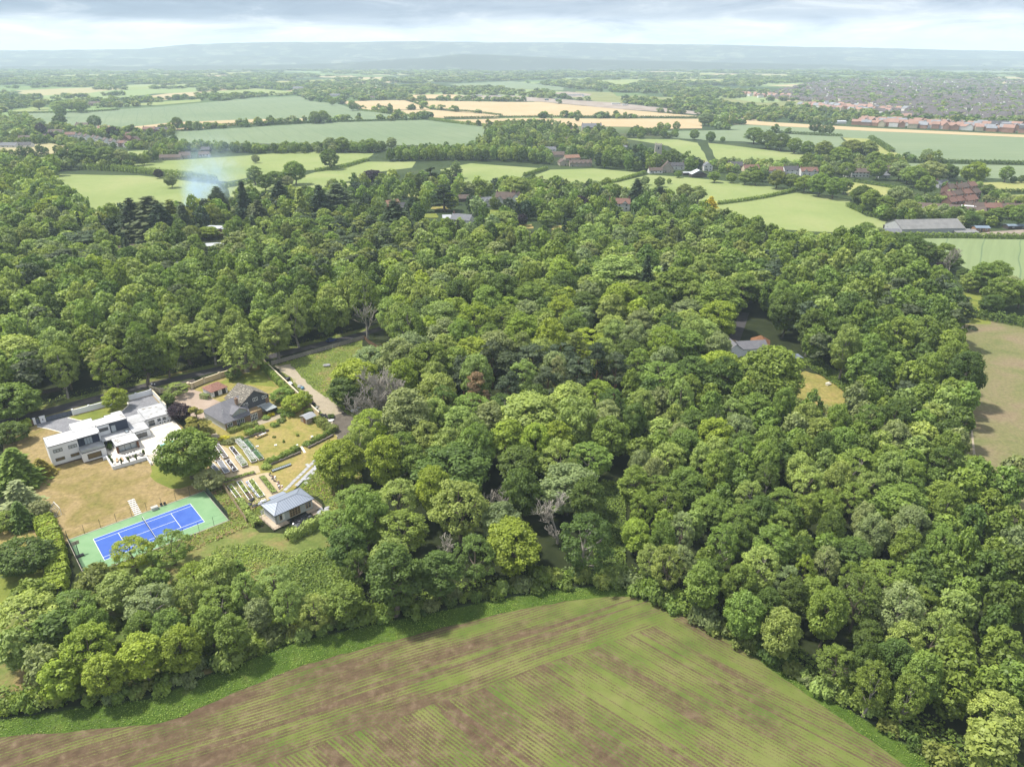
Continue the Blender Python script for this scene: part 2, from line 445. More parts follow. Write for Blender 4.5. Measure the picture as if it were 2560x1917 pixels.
for q in (((802, 158), (1075, 150), (1110, 161), (930, 166), (814, 168)), ((640, 161), (760, 152), (800, 157), (700, 166)), ((70, 170), (140, 168), (150, 175), (80, 177)),
          ((238, 167), (406, 170), (377, 178), (240, 180)), ((100, 191), (307, 186), (320, 190), (116, 196)), ((560, 155), (640, 152), (660, 157), (580, 160)),
          ((1160, 160), (1280, 155), (1300, 159), (1170, 164)), ((2084, 172), (2210, 172), (2210, 177), (2084, 178)), ((1680, 181), (1800, 184), (1760, 188), (1690, 186)),
          ((2330, 176), (2560, 180), (2600, 186), (2350, 183)), ((1430, 160), (1560, 157), (1570, 161), (1440, 164)), ((2210, 160), (2450, 163), (2460, 167), (2230, 166)),
          ((420, 148), (620, 146), (640, 149), (430, 151)), ((900, 143), (1200, 142), (1210, 144), (900, 145)), ((1750, 150), (2000, 152), (2010, 154), (1750, 153)), ((460, 186), (640, 180), (640, 184), (480, 190))):
    field('pasture', 'crop' if q[0][0] % 4 else 'meadow', *q)

# the wood's floor, the garden grounds
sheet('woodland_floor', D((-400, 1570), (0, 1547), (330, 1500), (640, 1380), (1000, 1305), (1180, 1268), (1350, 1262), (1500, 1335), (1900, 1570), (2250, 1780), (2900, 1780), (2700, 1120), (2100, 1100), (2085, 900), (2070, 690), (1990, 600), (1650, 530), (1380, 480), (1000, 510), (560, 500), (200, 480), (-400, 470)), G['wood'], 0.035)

# foreground arable field: seedlings in drilled rows on red-brown soil
CL, CR = un(560, 1745), un(1340, 1502)           # two points on the left-hand edge
CQ, CS = un(1600, 1502), un(2300, 1860)          # two points on the right-hand edge
def seedling_mat():
    m = bpy.data.materials.new('seedling_rows'); m.use_nodes = True
    t = NT(m.node_tree); b = t.n['Principled BSDF']
    b.inputs['Roughness'].default_value = 0.95; b.inputs['Specular IOR Level'].default_value = 0.1
    p = t.pos(); x, y, z = t.sep(p)
    def frame(a, q):
        dx, dy = q[0] - a[0], q[1] - a[1]; L = math.hypot(dx, dy); dx, dy = dx / L, dy / L
        along = t.math('ADD', t.math('MULTIPLY', t.math('SUBTRACT', x, a[0]), dx), t.math('MULTIPLY', t.math('SUBTRACT', y, a[1]), dy))
        off = t.math('ADD', t.math('MULTIPLY', t.math('SUBTRACT', x, a[0]), -dy), t.math('MULTIPLY', t.math('SUBTRACT', y, a[1]), dx))
        return along, off
    a1, o1 = frame(CL, CR); a2, o2 = frame(CQ, CS)
    bend = t.math('MULTIPLY', t.math('SUBTRACT', t.noise(p, 0.02, 1.0), 0.5), 5.0)
    edge = t.math('ADD', t.math('MULTIPLY', o1, -1.0), t.math('MULTIPLY', t.math('SUBTRACT', t.noise(p, 0.08, 2.0), 0.5), 3.0))
    head = t.smooth(edge, 17.0, 17.6)                       # 0 on the headland, 1 beyond it
    def rows(al, of, seed):
        of = t.math('ADD', of, bend)
        fr = t.math('ABSOLUTE', t.math('SUBTRACT', t.math('FRACT', t.math('DIVIDE', of, 0.70)), 0.5))
        row = t.math('SUBTRACT', 1.0, t.smooth(fr, 0.08, 0.42))
        vec = t.comb(t.math('MULTIPLY', al, 0.035), t.math('MULTIPLY', of, 0.42), seed)
        streak = t.noise(vec, 1.0, 4.0, 0.6)
        tf = t.math('ABSOLUTE', t.math('SUBTRACT', t.math('ABSOLUTE', t.math('SUBTRACT', t.math('MULTIPLY', t.math('FRACT', t.math('DIVIDE', of, 19.0)), 19.0), 9.5)), 0.95))
        wheel = t.math('SUBTRACT', 1.0, t.smooth(tf, 0.18, 0.42))
        pch = t.noise(t.comb(t.math('MULTIPLY', al, 0.045), t.math('MULTIPLY', of, 0.13), seed + 9.0), 1.0, 5.0, 0.62, 0.3)
        return t.math('SUBTRACT', row, t.math('MULTIPLY', wheel, 0.9)), streak, pch
    r1, s1, p1 = rows(a1, o1, 1.3); r2, s2, p2 = rows(a2, o2, 5.1)
    def sel(u, v): return t.math('ADD', t.math('MULTIPLY', u, t.math('SUBTRACT', 1.0, head)), t.math('MULTIPLY', v, head))
    row, streak = sel(r1, r2), sel(s1, s2)
    patch = sel(p1, p2)
    spk = t.noise(p, 4.2, 3.0, 0.75)
    cover = t.math('ADD', t.math('MULTIPLY', t.math('SUBTRACT', patch, 0.5), 1.8), t.math('MULTIPLY', t.math('SUBTRACT', streak, 0.5), 2.4))
    dens = t.math('ADD', t.math('ADD', t.math('MULTIPLY', row, 0.50), cover), t.math('MULTIPLY', t.math('SUBTRACT', spk, 0.5), 2.2))
    green = t.smooth(t.math('ADD', dens, t.math('MULTIPLY', x, 0.003)), -0.10, 0.62)
    soil = t.ramp(t.noise(p, 0.5, 5.0, 0.65), [(0.3, (0.064, 0.043, 0.026)), (0.52, (0.095, 0.064, 0.040)), (0.68, (0.140, 0.100, 0.064)), (0.8, (0.185, 0.14, 0.095))])
    leaf = t.ramp(t.noise(p, 0.09, 3.0), [(0.35, (0.070, 0.115, 0.018)), (0.5, (0.108, 0.140, 0.030)), (0.65, (0.145, 0.158, 0.048))])
    t.l.new(t.mix(t.math('MULTIPLY', green, 0.9), soil, leaf), b.inputs['Base Color'])
    return m
G['seed'] = seedling_mat()
FIELD = D((-500, 1700), (0, 1592), (230, 1572), (350, 1560), (400, 1545), (450, 1520), (640, 1442), (800, 1395), (1000, 1345), (1120, 1316), (1220, 1298), (1300, 1289), (1360, 1288), (1420, 1297), (1480, 1321), (1540, 1359), (1700, 1470), (1900, 1612), (2020, 1700), (2100, 1760), (2300, 1900), (2600, 2150), (0, 2400), (-600, 2000))
sheet('arable_field', FIELD, G['seed'], 0.055, 2.0, 0.25, 5)
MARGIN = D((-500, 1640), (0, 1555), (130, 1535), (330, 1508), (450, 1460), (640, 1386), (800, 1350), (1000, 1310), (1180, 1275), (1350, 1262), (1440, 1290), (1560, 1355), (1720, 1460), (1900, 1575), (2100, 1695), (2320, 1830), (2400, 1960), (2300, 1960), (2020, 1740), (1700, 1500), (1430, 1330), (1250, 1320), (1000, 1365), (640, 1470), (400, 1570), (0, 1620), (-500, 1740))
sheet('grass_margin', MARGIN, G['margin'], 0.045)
def seedling_far():
    m = ground_mat('thin_crop', [(0.28, (0.125, 0.155, 0.05)), (0.46, (0.19, 0.185, 0.08)), (0.62, (0.235, 0.19, 0.11)), (0.78, (0.20, 0.145, 0.095))], 0.045, 0.9, 0.45, dist=0.6)
    return m
sheet('arable_field', D((2085, 690), (2140, 692), (2211, 704), (2500, 760), (2700, 1160), (2300, 1150), (2075, 1130), (2085, 1000), (2075, 800)), seedling_far(), 0.057, 3.0, 0.4, 9)
sheet('field_track', D((2068, 685), (2079, 690), (2084, 740), (2090, 790), (2093, 850), (2100, 930), (2110, 1010), (2104, 1010), (2096, 930), (2086, 850), (2080, 780), (2074, 730)), G['gravel'], 0.063)
sheet('lawn', D((2040, 620), (2130, 628), (2140, 700), (2060, 700)), G['green'], 0.06)
sheet('lawn', D((1890, 560), (1960, 545), (2010, 600), (1960, 610)), G['green'], 0.06)
sheet('pasture', D((1960, 555), (2040, 585), (2060, 660), (2000, 640)), G['green'], 0.058)

# ------------------------------------------------------------------ trees
def foliage(name, source, trans=0.32, var=0.55):
    m = bpy.data.materials.new(name); m.use_nodes = True
    t = NT(m.node_tree); t.n.clear()
    if source == 'object':
        base = t.new('ShaderNodeObjectInfo').outputs['Color']
    else:
        a = t.new('ShaderNodeAttribute'); a.attribute_name = 'tone'; base = a.outputs['Color']
    pa = t.new('ShaderNodeAttribute'); pa.attribute_name = 'puff'
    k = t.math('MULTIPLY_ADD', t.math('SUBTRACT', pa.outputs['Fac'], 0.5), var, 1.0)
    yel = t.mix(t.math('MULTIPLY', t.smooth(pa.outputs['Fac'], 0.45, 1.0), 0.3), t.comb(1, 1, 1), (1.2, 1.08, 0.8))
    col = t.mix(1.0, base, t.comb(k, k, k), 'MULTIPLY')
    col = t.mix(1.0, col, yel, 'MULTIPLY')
    d = t.new('ShaderNodeBsdfDiffuse'); t.l.new(col, d.inputs[0])
    tr = t.new('ShaderNodeBsdfTranslucent')
    t.l.new(t.mix(1.0, col, (1.15, 1.25, 0.55), 'MULTIPLY'), tr.inputs[0])
    gl = t.new('ShaderNodeBsdfGlossy'); gl.inputs['Roughness'].default_value = 0.5
    gl.inputs[0].default_value = (0.9, 0.95, 1.0, 1)
    mx = t.new('ShaderNodeMixShader'); mx.inputs[0].default_value = trans
    t.l.new(d.outputs[0], mx.inputs[1]); t.l.new(tr.outputs[0], mx.inputs[2])
    m2 = t.new('ShaderNodeMixShader'); m2.inputs[0].default_value = 0.012
    t.l.new(mx.outputs[0], m2.inputs[1]); t.l.new(gl.outputs[0], m2.inputs[2])
    o = t.new('ShaderNodeOutputMaterial'); t.l.new(m2.outputs[0], o.inputs[0])
    return m
F_OBJ = foliage('leaves', 'object')
F_TONE = foliage('woodland_leaves', 'tone')
BARK = mat('bark', (0.11, 0.085, 0.06), (0.17, 0.14, 0.11), 1.5)
BARK_PINE = mat('pine_bark', (0.20, 0.105, 0.06), (0.13, 0.09, 0.07), 1.2)
BARK_PALE = mat('pale_bark', (0.36, 0.33, 0.29), (0.22, 0.19, 0.16), 1.0)
BARK_DEAD = mat('dead_wood', (0.36, 0.33, 0.28), (0.26, 0.235, 0.20), 1.2)

def unit(v): return v / np.maximum(np.linalg.norm(v, axis=-1, keepdims=True), 1e-9)
def leaf_quads(P_, N_, size, rng, stretch=1.5, tip=None):
    """diamond-shaped leaf sprays centred on P_, facing N_"""
    n = len(P_)
    N_ = unit(N_)
    ref = tip if tip is not None else rng.normal(size=(n, 3))
    a = unit(ref - N_ * np.sum(ref * N_, 1, keepdims=True)); b = np.cross(N_, a)
    s = (size * rng.uniform(0.55, 1.35, n))[:, None]
    l = s * stretch * 0.5; h = s * 0.5
    bend = N_ * s * 0.12
    return np.stack([P_ - a * l, P_ - b * h + bend, P_ + a * l, P_ + b * h + bend], 1)
def puff_cloud(rng, cen, rad_, out, per, size, flat=0.8, keep=-0.35, upb=0.35):
    """leaf sprays over the skin of every bough"""
    V = []; K = []
    tone = rng.uniform(0, 1, len(cen))
    for c, r, o, tn in zip(cen, rad_, out, tone):
        m = max(8, int(per * (r ** 2)))
        d = unit(rng.normal(size=(m * 2, 3)))
        d = d[(d @ o) > keep][:m]
        k = len(d)
        rr = r * (rng.uniform(0.62, 1.08, k) * (1 + 0.22 * np.sin(d[:, 0] * 5 + tn * 9) * np.sin(d[:, 1] * 6 + tn * 17)))
        p = c + d * rr[:, None] * np.array([1, 1, flat])
        nn = d * 0.75 + rng.normal(size=(k, 3)) * 0.42 + np.array([0, 0, upb])
        V.append(leaf_quads(p, nn, size, rng)); K.append(np.clip(tn * 0.65 + 0.35 * rng.uniform(0, 1, k), 0, 1))
    return np.concatenate(V), np.concatenate(K)
def crown_broad(seed, R=5.0, H=16.0, z0=0.22, n=46, per=62, size=0.50, prof=1.0, pr=(1.1, 1.9), open_=0.0, keep=-0.35, flat=0.82):
    """R radius, H total height, z0 where the crown starts; prof>1 broad shoulders, <1 pointed"""
    rng = np.random.default_rng(seed)
    zb = H * z0; hh = (H - zb) / 2; zc = zb + hh
    cen = []; rr = []; out = []
    lobes = rng.uniform(0.78, 1.12, 7); ph = rng.uniform(0, 6.28)
    i = 0; tries = 0
    while i < n and tries < 4000:
        tries += 1
        t = rng.uniform(0, 2 * math.pi); u = rng.uniform(-0.95, 1.0)
        w_ = (1 - abs(u) ** (2.0 * prof)) ** 0.5
        lob = np.interp(((t + ph) % 6.2832) / 6.2832 * 7, range(8), list(lobes) + [lobes[0]])
        f = rng.uniform(0.55, 1.0) ** 0.5
        r = rng.uniform(*pr) * (0.8 + 0.2 * (1 - abs(u)))
        rad2 = max(0.0, R * w_ * lob * f - r * 0.6)
        c = np.array([math.cos(t) * rad2, math.sin(t) * rad2, zc + u * (hh - r * 0.7) * rng.uniform(0.88, 1.0)])
        if any(np.linalg.norm((c - q) * (1, 1, 0.9)) < (r + s_) * (0.50 + open_) for q, s_ in zip(cen, rr)): continue
        cen.append(c); rr.append(r)
        o = c - np.array([0, 0, zc - hh * 0.35]); out.append(o / np.linalg.norm(o)); i += 1
    V, K = puff_cloud(rng, cen, rr, out, per, size, flat, keep)
    return V, K, cen
def crown_birch(seed, R=3.6, H=17.0, size=0.30, n=300, per=22):
    """fine hanging sprays"""
    rng = np.random.default_rng(seed); V = []; K = []
    for _ in range(n):
        u = rng.uniform(0.22, 1.0); t = rng.uniform(0, 6.283)
        w_ = math.sin(min(1, (1.02 - u) * 1.25) * math.pi * 0.62) ** 0.8
        r = R * w_ * rng.uniform(0.35, 1.05)
        top = np.array([math.cos(t) * r, math.sin(t) * r, H * u])
        L = rng.uniform(1.0, 3.2) * min(1.0, u * 1.4)
        k = rng.uniform(0, 1, per) ** 0.8
        p = top + np.stack([math.cos(t) * k * 0.5 + rng.normal(0, .16, per), math.sin(t) * k * 0.5 + rng.normal(0, .16, per), -k * L], 1)
        nn = np.stack([np.full(per, math.cos(t)), np.full(per, math.sin(t)), np.full(per, .5)], 1) + rng.normal(0, .5, (per, 3))
        V.append(leaf_quads(p, nn, size, rng, 1.7)); K.append(np.clip(rng.uniform(0, 1) * .6 + rng.uniform(0, .4, per), 0, 1))
    return np.concatenate(V), np.concatenate(K), []
def crown_pine(seed, R=4.2, H=17.0, n=26, per=70, size=0.42, low=0.45):
    """layered flat-bottomed clumps on bare limbs"""
    rng = np.random.default_rng(seed); cen = []; rr = []; out = []
    for i in range(n):
        u = rng.uniform(low, 1.0); t = rng.uniform(0, 6.283)
        w_ = (1 - ((u - low) / (1 - low)) ** 2.2) ** 0.5 * 0.9 + 0.1
        r2 = R * w_ * rng.uniform(0.25, 1.0)
        r = rng.uniform(0.9, 1.65)
        cen.append(np.array([math.cos(t) * r2, math.sin(t) * r2, H * u - r * .4])); rr.append(r)
        out.append(unit(np.array([math.cos(t) * .4, math.sin(t) * .4, 1.0])))
    V, K = puff_cloud(rng, cen, rr, out, per, size, 0.5, -0.25, 0.5)
    return V, K, cen
def crown_conifer(seed, R=3.0, H=20.0, size=0.55, layers=26, z0=0.06, droop=0.35, per=15, tipc=1.0):
    """whorls of drooping branches on a straight leader"""
    rng = np.random.default_rng(seed); V = []; K = []
    for L in range(layers):
        u = (L + rng.uniform(-.3, .3)) / layers
        z = H * (z0 + (1 - z0) * u)
        rl = R * (1 - max(0, u)) ** tipc * rng.uniform(.82, 1.12) + 0.12
        nb = max(5, int(5 + rl * 3.0)); ph = rng.uniform(0, 6.28)
        for b in range(nb):
            t = ph + b * 6.283 / nb + rng.uniform(-.2, .2)
            rb = rl * rng.uniform(.7, 1.1); m = max(3, int(per * rb / R) + 3)
            k = rng.uniform(0.15, 1, m)
            p = np.stack([math.cos(t) * k * rb, math.sin(t) * k * rb, z - k ** 1.4 * rb * droop], 1) + rng.normal(0, 0.13 + .05 * rb, (m, 3))
            nn = np.tile([math.cos(t) * .45, math.sin(t) * .45, 1.0], (m, 1)) + rng.normal(0, .35, (m, 3))
            tip = np.tile([math.cos(t), math.sin(t), -droop], (m, 1)) + rng.normal(0, .35, (m, 3))
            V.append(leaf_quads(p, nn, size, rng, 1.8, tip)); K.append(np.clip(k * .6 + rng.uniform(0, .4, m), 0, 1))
    return np.concatenate(V), np.concatenate(K), []
def crown_cedar(seed, R=6.0, H=15.0, size=0.5, plates=22, per=170):
    """flat spreading plates of foliage"""
    rng = np.random.default_rng(seed); V = []; K = []
    for i in range(plates):
        u = rng.uniform(.22, 1.0); t = rng.uniform(0, 6.283)
        reach = R * (1.05 - u * .8) * rng.uniform(.4, 1.0)
        c = np.array([math.cos(t) * reach * .62, math.sin(t) * reach * .62, H * u]); rp = max(.9, reach * .55)
        m = int(per * (rp / 2) ** 1.3) + 30
        a = rng.uniform(0, 6.283, m); q = rp * np.sqrt(rng.uniform(0, 1, m))
        p = c + np.stack([np.cos(a) * q, np.sin(a) * q, -0.16 * q + rng.normal(0, .14, m)], 1)
        nn = np.tile([0, 0, 1.0], (m, 1)) + rng.normal(0, .35, (m, 3))
        V.append(leaf_quads(p, nn, size, rng, 1.7)); K.append(np.clip(rng.uniform(0, 1) * .5 + .5 * rng.uniform(0, 1, m), 0, 1))
    return np.concatenate(V), np.concatenate(K), []
def crown_shrub(seed, R=2.0, H=2.6, n=16, per=120, size=0.32):
    rng = np.random.default_rng(seed); cen = []; rr = []; out = []
    for i in range(n):
        t = rng.uniform(0, 6.283); q = R * math.sqrt(rng.uniform(0, .75)); r = rng.uniform(.5, .85) * min(R, H) * .55
        z = rng.uniform(.3, .95) * (H - r) * (1 - .45 * (q / R) ** 2)
        cen.append(np.array([math.cos(t) * q, math.sin(t) * q, max(r * .5, z)])); rr.append(r)
        out.append(unit(np.array([math.cos(t) * q / R, math.sin(t) * q / R, .8])))
    V, K = puff_cloud(rng, cen, rr, out, per, size, .9, -.4, .3)
    return V, K, cen
def trunk_mb(H, seed, cen=(), r=None, top=0.72, lean=0.03, n=7):
    rng = random.Random(seed); mb = MB(); r = r or H * 0.020
    p = Vector((0, 0, -0.15)); pts = [p]
    for i in range(1, 5):
        pts.append(Vector((rng.uniform(-1, 1) * H * lean, rng.uniform(-1, 1) * H * lean, H * top * i / 4)))
    for i in range(4):
        mb.tube(pts[i], pts[i + 1], r * (1 - .2 * i) * (1.25 if i == 0 else 1), r * (1 - .2 * (i + 1)), n)
    cs = list(cen); rng.shuffle(cs)
    for c in cs[:9]:
        c = Vector(c); k = min(3, max(1, int(c.z / (H * top) * 3)))
        a = pts[k]; mid = a.lerp(c, .55) + Vector((0, 0, -.06 * H * rng.random()))
        mb.tube(a, mid, r * .5, r * .3, 5); mb.tube(mid, c, r * .3, r * .08, 4)
    return mb
def bare_mb(H, seed, spread=0.5, depth=5, r=None, twig=1.0):
    """dead tree: branching bare limbs"""
    rng = random.Random(seed); mb = MB(); r = r or H * .026
    def grow(p, d, L, rr, k):
        segs = 3 if k > 1 else 2
        for i in range(segs):
            d2 = (d + Vector((rng.uniform(-1, 1), rng.uniform(-1, 1), rng.uniform(-.5, .9))) * .28).normalized()
            q = p + d2 * L / segs
            mb.tube(p, q, max(rr, .055), max(rr * .82, .05), 5 if k > 2 else 3); p, d, rr = q, d2, rr * .82
            if k > 0 and i < segs - 1 and rng.random() < .75:
                e = (d + Vector((rng.uniform(-1, 1), rng.uniform(-1, 1), rng.uniform(-.2, .5))) * 1.0 * twig).normalized()
                grow(p, e, L * rng.uniform(.5, .75), rr * .6, k - 1)
        if k > 0:
            for _ in range(rng.choice((2, 2, 3))):
                e = (d + Vector((rng.uniform(-1, 1), rng.uniform(-1, 1), rng.uniform(-.1, .6))) * spread * 1.5).normalized()
                grow(p, e, L * rng.uniform(.6, .82), rr * .72, k - 1)
    grow(Vector((0, 0, -.1)), Vector((0, 0, 1)), H * .34, r, depth)
    return mb

# prototypes: kind -> list of (crown mesh, trunk mesh, R, H, quads for the merged woods)
PROTO = {}; LOD = {}
def proto(kind, V, K, trunk, bark, R, H, name):
    me = quad_mesh(name + '_crown', V, F_OBJ, {'puff': K})
    tm = None
    if trunk is not None:
        tm = bpy.data.meshes.new(name + '_trunk'); tm.from_pydata(trunk.v, [], trunk.f); tm.update(); tm.materials.append(bark)
    PROTO.setdefault(kind, []).append((me, tm, R, H))
def lod(kind, V, K, R, H): LOD.setdefault(kind, []).append((V, K, R, H))
for i in range(7):      # broad domed oaks, limes, maples
    V, K, c = crown_broad(100 + i, 5.0, 15.0, 0.13, 46 + 2 * i, 150, 0.31, 1.15 - .05 * (i % 3), (1.0, 1.9))
    proto('broad', V, K, trunk_mb(15, 100 + i, c), BARK, 5.0, 15.0, 'broadleaf')
for i in range(5):      # tall ash and sycamore, upright lobes
    V, K, c = crown_broad(200 + i, 4.0, 17.0, 0.16, 48, 165, 0.28, 0.85, (0.9, 1.5), 0.06)
    proto('tall', V, K, trunk_mb(17, 200 + i, c), BARK_PALE if i == 2 else BARK, 4.0, 17.0, 'tall_tree')
for i in range(5):      # open feathery crowns
    V, K, c = crown_broad(300 + i, 4.5, 15.0, 0.16, 66, 150, 0.25, 1.0, (0.65, 1.15), 0.10, -0.15)
    proto('open', V, K, trunk_mb(15, 300 + i, c, top=.8), BARK_PALE if i % 2 else BARK, 4.5, 15.0, 'open_tree')
for i in range(2):      # neat rounded
    V, K, c = crown_broad(350 + i, 4.0, 9.0, 0.06, 60, 150, 0.27, 1.25, (0.8, 1.2))
    proto('round', V, K, trunk_mb(9, 350 + i, c), BARK, 4.0, 9.0, 'round_tree')
for i in range(4):
    V, K, c = crown_pine(400 + i); proto('pine', V, K, trunk_mb(17, 400 + i, c, top=.9, lean=.02), BARK_PINE, 4.2, 17.0, 'pine')
for i in range(3):
    V, K, c = crown_conifer(500 + i, R=3.4, tipc=.78, droop=.35 + .1 * i); proto('conifer', V, K, trunk_mb(20, 500 + i, top=.95, lean=.004), BARK, 3.0, 20.0, 'conifer')
for i in range(2):
    V, K, c = crown_birch(550 + i); proto('birch', V, K, trunk_mb(17, 550 + i, top=.85), BARK_PALE, 3.6, 17.0, 'birch')
for i in range(2):
    V, K, c = crown_cedar(600 + i); proto('cedar', V, K, trunk_mb(15, 600 + i, top=.95, lean=.01, r=.38), BARK, 6.0, 15.0, 'cedar')
V, K, c = crown_conifer(620, 4.2, 9.5, .5, 20, .05, -.35, 20, .75); proto('golden', V, K, trunk_mb(9.5, 620, top=.9), BARK, 4.2, 9.5, 'golden_cypress')
for i in range(2):
    V, K, c = crown_broad(650 + i, 2.4, 17.0, 0.08, 40, 95, 0.38, .8, (.8, 1.25)); proto('poplar', V, K, trunk_mb(17, 650 + i, c), BARK, 2.4, 17.0, 'poplar')
for i in range(4):
    V, K, c = crown_shrub(700 + i); proto('shrub', V, K, None, None, 2.0, 2.6, 'shrub')
for i in range(6):      # coarser crowns for the deep wood
    V, K, c = crown_broad(800 + i, 5.0, 15.0, 0.14, 36, 34, 0.66, 1.1, (1.2, 2.0)); lod('broad', V, K, 5.0, 15.0)
for i in range(2):
    V, K, c = crown_pine(850 + i, n=18, per=26, size=.75); lod('pine', V, K, 4.2, 17.0)
    V, K, c = crown_conifer(860 + i, size=1.0, layers=14, per=7); lod('conifer', V, K, 3.0, 20.0)
for i in range(5):      # coarse crowns for hedgerows and distant woods
    V, K, c = crown_broad(900 + i, 5.0, 12.0, 0.04, 24, 9.0, 1.05, 1.1, (1.4, 2.3)); lod('far', V, K, 5.0, 12.0)
for i in range(4):      # coarsest, beyond a kilometre
    V, K, c = crown_broad(950 + i, 5.0, 11.0, 0.0, 10, 2.2, 2.6, 1.2, (1.9, 2.8), -.1, -.1); lod('vfar', V, K, 5.0, 11.0)

TONE = {'d': (.085, .134, .033), 'm': (.146, .214, .048), 'l': (.215, .287, .086), 'y': (.250, .318, .044), 'g': (.186, .238, .108),
        'o': (.148, .186, .054), 'c': (.040, .025, .036), 'b': (.28, .185, .10), 'Y': (.52, .45, .03), 'p': (.088, .115, .056), 'G': (.22, .20, .045),
        's': (.225, .262, .14), 'k': (.052, .078, .038)}
for _k in 'dmlgos': TONE[_k] = tuple(v * f for v, f in zip(TONE[_k], (1.22, 1.15, 1.0)))
def jitter(col, r, a=.14):
    f = r.uniform(1 - a, 1 + a); h = r.uniform(-a * .5, a * .5)
    return (col[0] * f * (1 + h), col[1] * f, col[2] * f * (1 - h))
WORDS = {'d': 'dark green', 'm': 'mid green', 'l': 'light green', 'y': 'yellow-green', 'g': 'grey-green', 'o': 'olive green', 'c': 'dark purple',
         'b': 'orange-brown', 'Y': 'bright yellow', 'p': 'dark bluish green', 'G': 'golden', 's': 'silvery green', 'k': 'blackish green'}
TREES = []                                   # everything planted as a thing of its own
def plant(kind, x, y, R, H, tone, name, label=None, cat='tree', group=None, seed=0):
    r = random.Random(int(x * 91 + y * 57 + seed))
    me, tm, R0_, H0 = PROTO[kind][r.randrange(len(PROTO[kind]))]
    o = thing(name, label, cat, (x, y, 0), r.uniform(0, 6.283), group)
    o.scale = (R / R0_ * r.uniform(.94, 1.06), R / R0_ * r.uniform(.94, 1.06), H / H0)
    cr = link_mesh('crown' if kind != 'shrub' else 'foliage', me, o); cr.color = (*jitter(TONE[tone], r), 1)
    if tm: link_mesh('trunk', tm, o)
    TREES.append((o, tone, kind, x, y, R, H))
    return o
def at_crown(x, y, rpx, H, frac=0.6):
    """a crown seen at photo point (x, y): where its trunk stands, and its radius in metres"""
    X, Y = un(x, y, H * frac)
    d = math.sqrt(X * X + Y * Y + (CAM_H - H * frac) ** 2)
    return X, Y, rpx * d / FPX
def stand_mesh(name, items, parent=None):
    """many trees nobody counts, as one object: items = (lodkind, x, y, R, H, tone colour, turn)"""
    Vs = []; Ks = []; Ts = []
    for kd, x, y, R, H, col, th in items:
        L = LOD[kd]; V, K, R0_, H0 = L[int(th * 977) % len(L)]
        c_, s_ = math.cos(th), math.sin(th)
        A = V.reshape(-1, 3)
        X = (A[:, 0] * c_ - A[:, 1] * s_) * (R / R0_) + x; Y = (A[:, 0] * s_ + A[:, 1] * c_) * (R / R0_) + y
        Vs.append(np.stack([X, Y, A[:, 2] * (H / H0)], 1).reshape(-1, 4, 3)); Ks.append(K)
        Ts.append(np.tile(np.asarray(col, np.float32), (len(K), 1)))
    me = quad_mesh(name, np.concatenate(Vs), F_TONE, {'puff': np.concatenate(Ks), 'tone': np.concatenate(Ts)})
    return link_mesh(name, me, parent)

# ------------------------------------------------------------------ planting
HAND = []        # (X, Y, R) of every crown set by hand, so the fill keeps clear
def H1(kind, x, y, rpx, H, tone, name, label, cat='tree', group=None, frac=0.6, sink=True):
    X, Y, R = at_crown(x * DK, y * DK, rpx * DK, H, frac)
    HAND.append((X, Y, R))
    return plant(kind, X, Y, R, H, tone, name, label, cat, group)
def B1(kind, x, y, rpx, H, tone, name, label, cat='shrub', group=None):      # placed by its foot
    X, Y = ud(x, y); R = rpx * DK * math.sqrt(X * X + Y * Y + CAM_H ** 2) / FPX
    HAND.append((X, Y, R))
    return plant(kind, X, Y, R, H, tone, name, label, cat, group)

# gardens and lane
H1('round', 247, 856, 23, 7.5, 'y', 'broadleaf_tree', 'rounded lime-green tree on the drive lawn against the white wall')
H1('broad', 402, 970, 58, 16, 'm', 'broadleaf_tree', 'large spreading tree on the lawn beside the white terrace steps')
H1('cedar', 426, 908, 44, 11.5, 'G', 'cypress_tree', 'golden-green cypress between the white house and the slate cottage', 'conifer')
H1('round', 386, 886, 26, 6.0, 'c', 'copper_beech_tree', 'small purple-black tree tucked behind the golden cypress')
H1('round', 450, 1032, 29, 5.5, 's', 'garden_pine_tree', 'bushy grey-green pine at the corner of the tennis court')
H1('birch', 522, 738, 46, 20, 'l', 'birch_tree', 'tall weeping birch with a pale trunk behind the slate cottage', frac=.62)
H1('tall', 592, 712, 38, 19, 'l', 'broadleaf_tree', 'slim pale green tree by the end of the cream wall', frac=.68)
H1('round', 503, 805, 17, 4.5, 'd', 'yew_tree', 'small dark yew standing against the cream roadside wall')
H1('round', 632, 868, 26, 6.5, 'y', 'broadleaf_tree', 'yellow-green garden tree between the slate cottage and the shed')
H1('round', 655, 858, 20, 6.0, 'y', 'broadleaf_tree', 'small lime-green tree beside the cream wall behind the shed')
H1('round', 606, 850, 22, 5.0, 'm', 'broadleaf_tree', 'low mid green tree at the gable end of the slate cottage')
H1('open', 380, 838, 24, 5.0, 'l', 'broadleaf_tree', 'feathery light green tree behind the garage wing of the white house')
H1('round', 362, 858, 14, 4.0, 'm', 'broadleaf_tree', 'small green tree just inside the white side wall')
